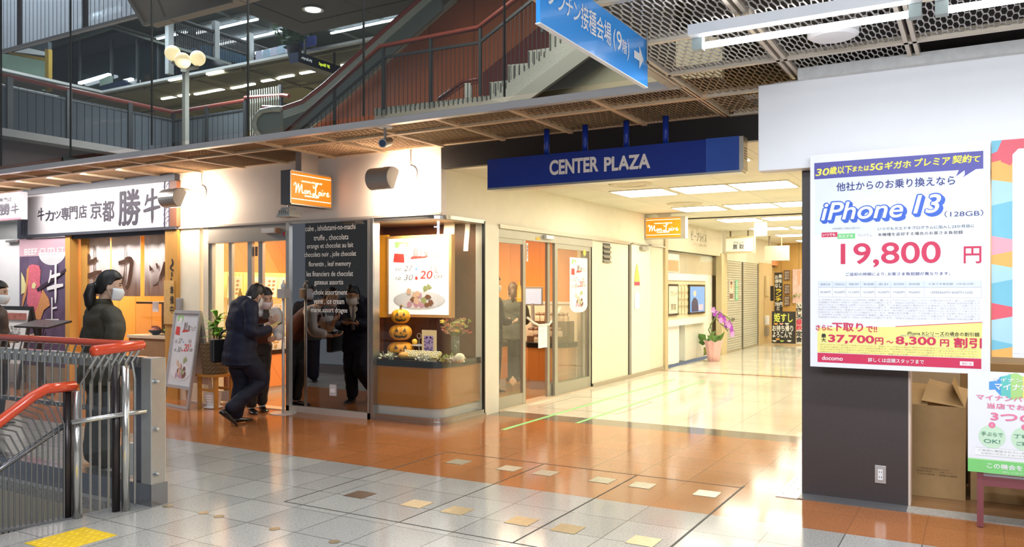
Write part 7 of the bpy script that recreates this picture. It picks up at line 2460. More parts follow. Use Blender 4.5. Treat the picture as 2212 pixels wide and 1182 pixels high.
MB().tube([(-1.735, 4.63, 2.86), (-1.735, 4.63, ZL)], .006, 6).box(-1.745, -1.73, 4.61, 4.65, 2.85, 2.87).tube([(-1.754, 3.5, 2.998), (-1.754, 3.5, ZL)], .006, 6).build('hanger', steel, vs_)

# ---- glass balustrade with steel end post
GY = 3.66
gb = thing('glass_railing', 'glass railing with steel end post around the stairwell at left', 'railing', (-5.0, GY, 0))
brushed = M('post_steel', (.60, .58, .54), .28, .8, nscale=14, namt=.08)
MB().box(-5.05, -4.94, GY - .07, GY + .05, 0, 1.02).build('end_post', brushed, gb, bevel=.006)
MB().box(-5.16, -5.05, GY - .05, GY + .04, .15, .95).build('post_return', M('post_steel_dark', (.22, .22, .24), .22, .9), gb)
MB().box(-12, -5.06, GY - .03, GY + .03, .93, 1.02).build('top_rail', M('rail_steel', (.66, .65, .63), .16, .95, nscale=14), gb)
MB().box(-12, -4.93, GY - .075, GY + .055, 0, .15).build('base', M('base_steel', (.36, .37, .40), .2, .9, nscale=12), gb)
MB().box(-12, -5.08, GY - .008, GY + .004, .15, .93).build('pane', clear_glass, gb)
mb = MB()
for z in (.22, .53, .86):
    mb.tube([(-4.94, GY - .04, z), (-4.922, GY - .04, z)], .018, 12)
    mb.ball((-4.915, GY - .04, z), .014, None, None, 10, 6)
mb.build('knobs', steel, gb)
MB().box(-12, -5.06, GY - .02, GY + .02, .60, .63).build('middle_rail', M('rail_mid', (.24, .24, .25), .3, .9), gb)

# ---- red handrail with bent bars on top of it, turning back towards the viewer
rh = thing('red_handrail', 'red tubular handrail on bent steel bars above the glass railing', 'handrail', (-5.0, 3.4, 0))
HZ = 1.115
hy = GY - .12
pts = [(-12, hy, HZ + .005), (-5.25, hy, HZ), (-4.99, hy - .01, HZ)]
MB().tube(pts, .026, 14).build('rail', red_rail, rh, smooth=True)
near = [(-4.97, hy + .02, HZ), (-4.90, hy - .12, HZ), (-4.84, 3.11, HZ)]
n0, n1 = at(334, 744, 5.52), at(203, 757, 5.03)
MB().tube([Vector((-4.965, hy, HZ)), Vector((-4.96, hy - .02, HZ)), Vector((n1.x, n1.y, HZ))], .033, 16).build('rail', red_rail, rh, smooth=True)
bars_m = M('bar_steel', (.48, .47, .45), .3, .9)
mb = MB()
for k in range(46):
    x = -5.12 - k * .10
    mb.tube([(x, hy, HZ - .02), (x - .09, hy + .03, HZ - .10), (x - .085, hy + .05, .98), (x - .085, hy + .05, .62)], .007, 6)
mb.build('bent_bars', bars_m, rh)
n1 = Vector((n1.x, n1.y, HZ))
n0 = Vector((-4.96, hy, HZ))
mb = MB()
feet = [Vector((-5.02, 3.50, 0)), n1]
for k in range(7):
    f_ = (k + .5) / 7
    p = n0.lerp(n1, f_)
    q2 = Vector((-5.01 - .08 * f_, 3.55 - .40 * f_, 0))
    mb.tube([p - Z_ * .03, p + Vector((-.05, -.02, -.11)), Vector((q2.x, q2.y, .88)), Vector((q2.x, q2.y, .03))], .008, 6)
mb.build('bars', bars_m, rh)
MB().tube([(-5.0, 3.44, 0), (-5.0, 3.44, .98)], .026, 16).build('post', M('tube_post', (.66, .65, .62), .2, .9), rh, smooth=True)
MB().tube([(-5.045, 3.40, 0), (-5.045, 3.40, .98)], .026, 12).build('post', M('post_dark', (.05, .04, .04), .3, .6), rh, smooth=True)
MB().tube([(-4.95, GY - .1, .66), (-5.0, 3.43, .655), (-5.06, 3.10, .64)], .017, 10).build('cross_rail', M('tube_post', (.66, .65, .62), .2, .9), rh, smooth=True)

# ---- descending handrail of the stairs
st_ = thing('stair_handrail', 'red sloping handrail with grey bars going down the stairs at the left edge', 'handrail', (-5.14, 3.15, 0))
e_ = at(188, 829, 5.32)
e_ = Vector((-5.12, 3.16, .865))
s0 = Vector((-5.13, 2.95, .865))
d0 = Vector((-5.22, 2.62, .60))
dirv = (d0 - s0)
far = s0 + dirv * 3.4
MB().tube([e_, s0 + Vector((0, .03, 0)), s0 + dirv * .15, far], .033, 16).build('rail', red_rail, st_, smooth=True)
post_m = M('tube_post', (.66, .65, .62), .2, .9)
MB().tube([(-5.115, 3.17, 0), (-5.115, 3.17, .83)], .028, 16).build('post', post_m, st_, smooth=True)
MB().tube([(-5.155, 3.13, 0), (-5.155, 3.13, .83)], .026, 12).build('post', M('post_dark', (.05, .04, .04), .3, .6), st_, smooth=True)
pl2 = Vector((-5.27, 2.73, 0))
MB().tube([pl2 - Z_ * .02, pl2 + Z_ * .52], .020, 12).build('post', M('post_dark', (.05, .04, .04), .3, .6), st_, smooth=True)
l0, l1 = Vector((-5.15, 3.12, .62)), Vector((-5.26, 2.72, .36))
MB().tube([l0, l1, l1 + (l1 - l0) * 1.5], .018, 10).build('lower_rail', M('rail_mid', (.24, .24, .25), .3, .9), st_, smooth=True)
mb = MB()
for k in range(26):
    f_ = k / 13
    p = s0 + dirv * (.05 + f_ * 1.25)
    q2 = Vector((-5.14, 3.10, 0)).lerp(Vector((-5.27, 2.72, 0)), f_)
    zl = max(.0, l0.z + (l1.z - l0.z) * f_)
    mb.tube([p - Z_ * .02, Vector((q2.x * .6 + p.x * .4 - .02, q2.y * .6 + p.y * .4 + .02, (p.z + zl) / 2 + .03)), Vector((q2.x, q2.y, zl)), Vector((q2.x, q2.y, -.02))], .0055, 6)
mb.build('bars', M('bar_grey', (.20, .20, .20), .4, .6), st_)
struct('trim_29', MB().prism([(-5.10, 3.20, 0), (-5.17, 3.20, 0), (-5.30, 2.68, 0), (-5.23, 2.66, 0)], (0, 0, .012)), M('kerb_grey', (.14, .14, .14), .4))

# ---- yellow tactile tile
ty = MB().box(-4.875, -4.545, 2.70, 3.07, -.01, .003)
tl_ = struct('trim_30', ty, M('tactile_yellow', (.78, .52, .02), .45, nscale=14, namt=.2))
mb = MB()
for i in range(6):
    for j in range(6):
        mb.lathe([(.017, .003), (.014, .007), (0.001, .008)], (-4.845 + i * .054, 2.735 + j * .058, 0), 10)
struct('studs', mb, M('tactile_yellow', (.78, .52, .02), .45, nscale=14, namt=.2), tl_)
# small white standing notice on the floor behind the glass
p = onZ(285, 1045)
w_ = thing('floor_notice', 'small white board standing on the floor behind the glass railing', 'notice', (-5.80, 4.02, 0))
MB().obox((-5.80, 4.02, .14), Vector((.10, .02, 0)), Vector((0, .015, 0)), Vector((0, .04, .14))).build('board', M('notice_white', (.70, .70, .68), .4), w_)
MB().obox((-5.80, 4.12, .12), Vector((.10, .02, 0)), Vector((0, .01, 0)), Vector((0, -.05, .12))).build('rear_leg', M('notice_white', (.70, .70, .68), .4), w_)

# ---- what the dark mirror panel looks back at: a stair flight and rails behind the viewer
rs = thing('concourse_staircase', 'granite staircase rising to the right, seen in the dark mirror', 'staircase', (-9, 1.0, 0))
zz = lambda x: 1.0 + (x + 9.0) * .62
MB().prism([(-10.5, .8, zz(-10.5)), (-4.2, .8, zz(-4.2)), (-4.2, .8, zz(-4.2) + .34), (-10.5, .8, zz(-10.5) + .34)], (0, -1.8, 0)).build('flight', stn, rs)
MB().tube([(-10.5, .82, zz(-10.5) + 1.3), (-4.2, .82, zz(-4.2) + 1.3)], .03, 8).build('handrail', rail_brown, rs)
mb = MB()
for k in range(8):
    x = -10.3 + k * .85
    mb.box(x - .025, x + .025, .80, .85, zz(x) + .3, zz(x) + 1.3)
mb.build('posts', iron, rs)

# ================================================================== PEOPLE
from mathutils import noise as mnoise

def smooth_union(mb, voxel=.011, it=6, fac=.5, folds=0.0):
    """fuse overlapping limb shapes into one continuous skin"""
    me = bpy.data.meshes.new('tmp')
    me.from_pydata([tuple(p) for p in mb.v], [], mb.f)
    o = bpy.data.objects.new('tmp', me)
    COL.objects.link(o)
    r = o.modifiers.new('r', 'REMESH')
    r.mode = 'VOXEL'
    r.voxel_size = voxel
    s = o.modifiers.new('s', 'SMOOTH')
    s.iterations = it
    s.factor = fac
    bpy.context.view_layer.update()
    ev = bpy.data.meshes.new_from_object(o.evaluated_get(bpy.context.evaluated_depsgraph_get()))
    out = MB()
    out.v = [v.co.copy() for v in ev.vertices]
    if folds:
        for p, v in zip(out.v, ev.vertices):
            c = v.co
            k = mnoise.noise(Vector((c.x * 5, c.y * 5, c.z * 13))) + .6 * mnoise.noise(Vector((c.x * 12 + c.z * 9, c.y * 12, c.z * 16)))
            p += v.normal * folds * (k - .25 * abs(k))
    out.f = [tuple(p.vertices) for p in ev.polygons]
    bpy.data.objects.remove(o)
    bpy.data.meshes.remove(me)
    bpy.data.meshes.remove(ev)
    return out


def limb(mb, pts, rad, n=14):
    """tapering limb with rounded ends through joints; rad per point, a number or (across, deep)"""
    pts = [Vector(p) for p in pts]
    P, Rr = [], []
    m = len(pts)
    for i in range(m - 1):
        p0, p1, p2, p3 = pts[max(i - 1, 0)], pts[i], pts[i + 1], pts[min(i + 2, m - 1)]
        for s in range(5):
            t = s / 5
            P.append(.5 * (2 * p1 + (p2 - p0) * t + (2 * p0 - 5 * p1 + 4 * p2 - p3) * t * t + (3 * p1 - p0 - 3 * p2 + p3) * t ** 3))
            Rr.append(rad[i] + (rad[i + 1] - rad[i]) * t)
    P.append(pts[-1]); Rr.append(rad[-1])
    d0, d1 = (P[0] - P[1]).normalized(), (P[-1] - P[-2]).normalized()
    P = [P[0] + d0 * Rr[0] * .85, P[0] + d0 * Rr[0] * .5] + P + [P[-1] + d1 * Rr[-1] * .5, P[-1] + d1 * Rr[-1] * .85]
    Rr = [Rr[0] * .4, Rr[0] * .85] + Rr + [Rr[-1] * .85, Rr[-1] * .4]
    mb.tube(P, Rr, n)


def trunk(mb, sec, n=20):
    """stack of oval sections: (centre, half width, half depth, side axis, front axis)"""
    rings = []
    for c, w, d, r, f in sec:
        ring = []
        for k in range(n):
            a = 2 * math.pi * k / n
            ca, sa = math.cos(a), math.sin(a)
            e = .82
            ring.append(c + r * w * math.copysign(abs(ca) ** e, ca) + f * d * math.copysign(abs(sa) ** e, sa))
        rings.append(ring)
    mb.rings(rings)


class Pose:
    """local frame: x to the person's right, y forward, z up; yaw turns forward away from +Y towards -X"""

    def __init__(self, origin, fwd, scale=1.0):
        self.o = Vector(origin)
        self.f = Vector((fwd[0], fwd[1], 0)).normalized()
        self.r = Vector((self.f.y, -self.f.x, 0))
        self.s = scale

    def __call__(self, x, y, z):
        return self.o + (self.r * x + self.f * y + Z_ * z) * self.s

    def d(self, x, y, z):
        return self.r * x + self.f * y + Z_ * z


def frame_of(up, fwd):
    up = up.normalized()
    f = (fwd - up * fwd.dot(up)).normalized()
    return up, f, f.cross(up)


def head_mesh(c, up, fwd, s=1.0):
    """head with brow, nose, lips and chin; c is the centre at eye height"""
    up, f, r = frame_of(up, fwd)

    def fn(p, ph, th):
        x, y, z = p.x, p.y, p.z           # x right, y front, z up on the unit ball
        w = .074 * (1 - .18 * max(0, -z) ** 1.5)
        dpt = .094
        yy = y * dpt
        if y > 0:
            yy *= 1 - .10 * max(0, z) ** 2
            yy -= .012 * math.exp(-((z - .02) ** 2) / .012) * math.exp(-((abs(x) - .42) ** 2) / .03)       # eye sockets
            yy += .026 * math.exp(-((z + .20) ** 2) / .016) * math.exp(-(x * x) / .012) * (y > .3)        # nose
            yy += .008 * math.exp(-((z + .50) ** 2) / .006) * math.exp(-(x * x) / .05) * (y > .3)         # lips
            yy += .012 * math.exp(-((z + .80) ** 2) / .02) * math.exp(-(x * x) / .10)                      # chin
        else:
            yy *= 1.0 - .35 * max(0, -z) ** 1.2
        return Vector((x * w, yy, z * (.118 if z > 0 else .125)))
    mb = MB()
    raw = MB().ball((0, 0, 0), 1, 1, 1, 36, 26, fn)
    mb.add([c + (r * p.x + f * p.y + up * p.z) * s for p in raw.v], raw.f)
    for sg in (-1, 1):
        e = MB().ball((0, 0, 0), .010, .020, .032, 10, 8)
        mb.add([c + (r * (sg * .076 + p.x) + f * (-.006 + p.y) + up * (-.02 + p.z)) * s for p in e.v], e.f)
    return mb, (up, f, r)


def hand(mb, wrist, dirn, palm_n, s=1.0, curl=.6, side=1):
    """palm, four unequal curled fingers with knuckles and a thumb leaving the side of the palm"""
    d = dirn.normalized()
    nrm = (palm_n - d * palm_n.dot(d)).normalized()
    a = d.cross(nrm) * side
    pal = MB()
    pc = wrist + d * .05 * s
    rings = []
    for t, w, h in ((0, .024, .016), (.02, .034, .016), (.05, .041, .015), (.082, .040, .012), (.092, .034, .008)):
        cc = wrist + d * t * s
        rings.append([cc + a * w * s * math.cos(k * math.pi / 6) + nrm * h * s * math.sin(k * math.pi / 6) for k in range(12)])
    mb.rings(rings)
    for i, (off, L) in enumerate(((.029, .072), (.010, .082), (-.010, .076), (-.028, .058))):
        p = wrist + d * .086 * s + a * off * s
        dd = d.copy()
        pts = [p - d * .012 * s, p]
        for k, fr_ in enumerate((.45, .32, .23)):
            ang = curl * (.5 + .35 * k)
            dd = (dd * math.cos(ang) + nrm * math.sin(ang)).normalized()
            pts.append(pts[-1] + dd * L * fr_ * s)
        mb.tube(pts, [.0088 * s, .0090 * s, .0085 * s, .0078 * s, .006 * s], 8)
    p = wrist + d * .022 * s + a * .030 * s
    t1 = (d * .6 + a * .75 + nrm * .25).normalized()
    t2 = (d * .85 + a * .25 + nrm * .45).normalized()
    mb.tube([p - t1 * .01 * s, p + t1 * .026 * s, p + t1 * .030 * s + t2 * .026 * s, p + t1 * .032 * s + t2 * .046 * s], [.012 * s, .0105 * s, .0092 * s, .0066 * s], 8)


def shoe(mb, ankle, heel_up, fwd, L=.265, h=.075, floor=0.0):
    """leather shoe: sole, vamp and heel; toe direction fwd (may tilt downwards)"""
    f = fwd.normalized()
    r = f.cross(Z_).normalized()
    u = r.cross(f).normalized()
    base = ankle - u * heel_up - f * .06
    secs = [(0, .026, .05, .0), (.03, .036, .072, .0), (.07, .037, .080, .0), (.12, .040, .060, .004), (.17, .046, .048, .006), (.215, .044, .038, .006), (.25, .030, .028, .006), (.268, .012, .016, .006)]
    rings = []
    for t, w, hh, z0 in secs:
        cc = base + f * t * L / .268
        rings.append([cc + r * w * math.cos(k * math.pi / 7) + u * (z0 + (hh - z0) * (.5 + .5 * math.sin(k * math.pi / 7)) if True else 0) for k in range(14)])
    mb.rings(rings)


skin = M('skin', (.62, .38, .26), .5, nscale=20, namt=.06)
skin_pale = M('skin_pale', (.68, .44, .32), .5, nscale=20, namt=.06)
hair_black = M('hair_black', (.010, .008, .008), .42, nscale=40, namt=.5, bump=.15)
hair_brown = M('hair_brown', (.09, .045, .02), .4, nscale=90, namt=.5)
mask_m = M('mask_white', (.80, .82, .85), .6)
eye_dark = M('eye_dark', (.015, .01, .01), .2)
navy_suit = M('navy_suit', (.012, .014, .030), .62, nscale=200, namt=.35, spec=.2)
navy_trouser = M('navy_trouser', (.011, .012, .024), .65, nscale=200, namt=.35, spec=.2)
shoe_m = M('black_shoe', (.012, .011, .011), .18)


def face_parts(t, c, up, f, r, mask=True, s=1.0, brow=hair_black, maskm=None):
    mb = MB()
    for sg in (-1, 1):
        mb.ball(c + r * sg * .031 * s + f * .078 * s + up * .002 * s, .010 * s, .008 * s, .006 * s, 10, 6)
    mb.build('eyes', eye_dark, t, smooth=True)
    mb = MB()
    for sg in (-1, 1):
        mb.tube([c + r * sg * .014 * s + f * .088 * s + up * .020 * s, c + r * sg * .033 * s + f * .087 * s + up * .027 * s, c + r * sg * .052 * s + f * .072 * s + up * .021 * s], .0032 * s, 6)
    mb.build('eyebrows', brow, t)
    if mask:
        mb = MB()
        n = 14
        rings = []
        for z, k in ((-.022, 1.0), (-.05, 1.16), (-.08, 1.14), (-.108, 1.02), (-.128, .84)):
            ring_o, ring_i = [], []
            for i in range(n + 1):
                a = math.radians(-78 + 156 * i / n)
                rr = .080 * k if abs(a) < .5 else .080 * (k * .9 + .1)
                px, py = math.sin(a) * .082 * (1 if z > -.09 else .88), math.cos(a) * (.098 * k)
                ring_o.append(c + (r * px + f * (py + .008) + up * z) * s)
                ring_i.append(c + (r * px * .97 + f * (py + .003) + up * z) * s)
            rings.append(ring_o + ring_i[::-1])
        mb.rings(rings)
        mk = mb.build('face_mask', maskm or mask_m, t, smooth=True)
        mb = MB()
        for sg in (-1, 1):
            for z in (-.03, -.10):
                mb.tube([c + (r * sg * .080 + f * .025 + up * z) * s, c + (r * sg * .084 + f * -.005 + up * (z * .45 - .01)) * s, c + (r * sg * .083 - f * .012 + up * -.02) * s], .0016 * s, 5)
        mb.build('mask_loop', maskm or mask_m, mk)


def hair_cap(c, up, f, r, s=1.0, low=-.35, front=.35, thick=1.10, back_low=-.8):
    """scalp of hair: a shell over the skull, high at the forehead and low at the nape"""
    raw = MB()
    nu, nv = 40, 22
    rings = []
    for j in range(nv + 1):
        ring = []
        for k in range(nu):
            ph = 2 * math.pi * k / nu
            fy = math.sin(ph)                      # +1 front
            edge = front if fy > .45 else (low if fy > -.2 else back_low)
            if .1 < fy <= .45: edge = low + (front - low) * (fy - .1) / .35
            if -.5 < fy <= -.2: edge = low + (back_low - low) * (-.2 - fy) / .3
            z = 1 - (1 - edge) * j / nv
            rr = math.sqrt(max(0, 1 - z * z)) if z > 0 else math.sqrt(max(0, 1 - (z * .8) ** 2))
            wob = 1 + .022 * math.sin(11 * ph + 5 * z) + .016 * math.sin(19 * ph - 7 * z)
            taper = 1.0 if j < nv else .95
            ring.append(Vector((math.cos(ph) * rr * .074 * thick * wob * taper, math.sin(ph) * rr * (.094 if fy > 0 else .100) * thick * wob * taper, z * .118 * (thick + .02))))
        rings.append(ring)
    raw.rings(rings)
    mb = MB()
    mb.add([c + (r * p.x + f * p.y + up * p.z) * s for p in raw.v], raw.f)
    return mb


# ---------------------------------------------------------------- the man in the navy suit, bending over his phone
def make_man():
    P = Pose((-7.10, 6.30, 0), (.28, .96))
    t = thing('person', 'man in a dark navy suit and mask stepping forward, looking at something in his hands', 'person', P.o)
    hc = P(0, .165, 1.435)
    hup, hf = P.d(0, .42, .9), P.d(-.22, .85, -.45)
    hm, (up, f, r) = head_mesh(hc, hup, hf)
    rw, lw = P(.12, .26, 1.05), P(-.03, .29, 1.06)
    body = MB()
    body.add(hm.v, hm.f)
    limb(body, [P(0, .05, 1.30), P(0, .09, 1.37), hc - up * .08 - f * .02], [.062, .056, .054])
    sh_r, sh_l, el_r, el_l = P(.19, .03, 1.315), P(-.19, .05, 1.315), P(.26, -.02, 1.03), P(-.25, .02, 1.03)
    limb(body, [P(0, .0, .92), P(0, .0, 1.1), P(0, .03, 1.28)], [.11, .11, .10])
    limb(body, [sh_r, el_r, rw], [.05, .042, .028]); limb(body, [sh_l, el_l, lw], [.05, .042, .028])
    limb(body, [P(.09, -.02, .86), P(.10, .17, .48), P(.10, -.19, .18)], [.075, .052, .038])
    limb(body, [P(-.09, -.02, .86), P(-.09, .03, .47), P(-.09, -.03, .10)], [.075, .052, .038])
    limb(body, [P(.08, .03, 1.28), sh_r], [.06, .055]); limb(body, [P(-.08, .03, 1.28), sh_l], [.06, .055])
    b = smooth_union(body, .009, 2, .4)
    hand(b, rw, P.d(-.45, .8, .1), P.d(-.2, .1, 1), 1.0, .55, 1)
    hand(b, lw, P.d(.45, .75, .0), P.d(.1, .1, 1), 1.0, .55, -1)
    b.build('body', skin, t, smooth=True)
    hair_cap(hc, up, f, r, 1.0, .02, .42, 1.13, -.62).build('hair', hair_black, t, smooth=True)
    face_parts(t, hc, up, f, r)
    # glasses arm seen from the side
    mb = MB()
    for sg in (-1, 1):
        mb.tube([hc + r * sg * .080 - f * .01 + up * .005, hc + r * sg * .078 + f * .06 + up * .006, hc + r * sg * .05 + f * .098 + up * .004], .0022, 6)
        ring = [hc + f * .100 + r * (sg * .032 + .024 * math.cos(a)) + up * (.0 + .018 * math.sin(a)) for a in [k * math.pi / 8 for k in range(17)]]
        mb.tube(ring, .0018, 6)
    mb.build('glasses', M('glasses_grey', (.35, .33, .32), .3, .6), t)
    # jacket: trunk and sleeves in one cloth, shirt collar
    R_ = P.r
    tilt = P.d(0, -.30, .95).normalized()
    jk = MB()
    sec = []
    for y, z, w, d_, fw in ((-.035, .66, .225, .165, 0), (-.03, .74, .225, .165, 0), (-.015, .88, .212, .155, 0), (.0, 1.0, .20, .145, .1), (.01, 1.12, .212, .145, .2), (.02, 1.22, .222, .135, .3), (.035, 1.31, .205, .118, .4), (.05, 1.37, .13, .095, .5), (.065, 1.40, .07, .07, .5)):
        ff = P.d(0, 1, -fw).normalized()
        sec.append((P(0, y, z), w, d_, R_, ff))
    trunk(jk, sec)
    limb(jk, [P(.165, .02, 1.315), P(.235, .0, 1.20), P(.27, -.02, 1.03), P(.20, .13, 1.02), P(.135, .235, 1.045)], [.088, .082, .072, .062, .052])
    limb(jk, [P(-.165, .04, 1.315), P(-.235, .03, 1.20), P(-.26, .02, 1.03), P(-.14, .16, 1.03), P(-.05, .265, 1.055)], [.088, .082, .072, .062, .052])
    j = smooth_union(jk, .010, 5, .5, .010)
    j.build('jacket', navy_suit, t, smooth=True)
    # shirt front and tie in the opening of the jacket, lapels
    for nm, m_, wd, off, zs_ in (('shirt_front', white, .075, .006, 1.02), ('tie', M('tie_grey', (.20, .20, .24), .5, nscale=60, namt=.4), .022, .013, .98)):
        rows_ = []
        for i in range(12):
            z = 1.365 - (1.365 - zs_) * i / 11
            k = next(a for a in range(len(sec) - 1) if sec[a][0].z <= z <= sec[a + 1][0].z)
            g = (z - sec[k][0].z) / (sec[k + 1][0].z - sec[k][0].z)
            cc = sec[k][0].lerp(sec[k + 1][0], g)
            dd = sec[k][2] + (sec[k + 1][2] - sec[k][2]) * g
            ff = sec[k][4].lerp(sec[k + 1][4], g)
            ww = wd * (1 - i / 11.5) if nm == 'shirt_front' else wd * (.6 + .6 * i / 11)
            rows_.append([cc + R_ * s_ * ww + ff * (dd + off - .012 * abs(s_)) for s_ in (-1, 0, 1)] + [cc + ff * (dd - .02)])
        MB().rings(rows_).build(nm, m_, t)
    cl = MB()
    nk = P(0, .075, 1.385)
    ring = lambda z, rr: [nk + P.d(math.cos(a) * rr, math.sin(a) * rr * 1.0 + z * .35, z) for a in [k * math.pi / 10 for k in range(20)]]
    cl.rings([ring(-.02, .070), ring(.032, .066), ring(.032, .060), ring(-.02, .062)], cap=False)
    cl.build('shirt_collar', white, t, smooth=True)
    for cpt, dr_ in ((rw, P.d(-.4, .8, .1)), (lw, P.d(.4, .8, 0))):
        dr_ = dr_.normalized()
        MB().tube([cpt - dr_ * .035, cpt + dr_ * .004], [.036, .034], 14).build('shirt_cuff', white, t, smooth=True)
    tr = MB()
    trunk(tr, [(P(0, -.03, .64), .17, .13, R_, P.f), (P(0, -.03, .74), .19, .14, R_, P.f), (P(0, -.02, .88), .18, .13, R_, P.f)])
    limb(tr, [P(.095, -.02, .80), P(.105, .09, .62), P(.105, .165, .47), P(.105, .0, .33), P(.102, -.17, .20)], [.118, .108, .092, .084, .072])
    limb(tr, [P(-.095, -.02, .80), P(-.095, .01, .60), P(-.09, .035, .45), P(-.09, .0, .25), P(-.09, -.02, .10)], [.118, .105, .09, .084, .075])
    smooth_union(tr, .010, 4, .5, .010).build('trousers', navy_trouser, t, smooth=True)
    mb = MB(); shoe(mb, P(-.09, -.02, .09), .088, P.d(-.05, 1, 0)); mb.build('shoe', shoe_m, t, smooth=True)
    mb = MB(); shoe(mb, P(.102, -.205, .185), .085, P.d(.03, .70, -.62)); mb.build('shoe', shoe_m, t, smooth=True)
    # wallet and phone in his hands
    pc = P(.05, .37, 1.085)
    w_ = thing('wallet', 'dark wallet with a yellow edge held open by the suited man', 'wallet', pc)
    MB().obox(pc, P.d(.05, 0, 0), P.d(0, .06, .03), P.d(0, -.004, .008)).build('cover', M('wallet_dark', (.04, .035, .03), .4), w_)
    MB().obox(pc + P.d(0, .0, .012), P.d(.045, 0, 0), P.d(0, .05, .025), P.d(0, -.001, .002)).build('card', M('card_ochre', (.75, .55, .15), .4), w_)
    # black briefcase on his left arm
    bc = P(-.33, -.02, .80)
    bg = thing('briefcase', 'black leather briefcase hanging from the suited man’s left arm'.replace('’', "'"), 'bag', bc)
    MB().obox(bc, P.d(.045, .0, 0), P.d(0, .19, 0), Z_ * .135).build('body', M('bag_leather', (.012, .012, .013), .35, nscale=40), bg, bevel=.02)
    MB().obox(bc + P.d(-.047, 0, -.03), P.d(.004, 0, 0), P.d(0, .15, 0), Z_ * .075).build('pocket', M('bag_leather2', (.02, .02, .022), .3), bg, bevel=.004)
    hd = [bc + P.d(.0, -.10, .12), bc + P.d(.03, -.07, .22), bc + P.d(.06, .02, .25), bc + P.d(.03, .10, .22), bc + P.d(0, .12, .12)]
    MB().tube(hd, .011, 8).build('handle', M('bag_leather', (.012, .012, .013), .35, nscale=40), bg, smooth=True)
    mb = MB()
    for y in (-.10, .12):
        mb.tube([bc + P.d(0, y, .115), bc + P.d(0, y, .135)], .014, 8)
    mb.build('ring', steel, bg)


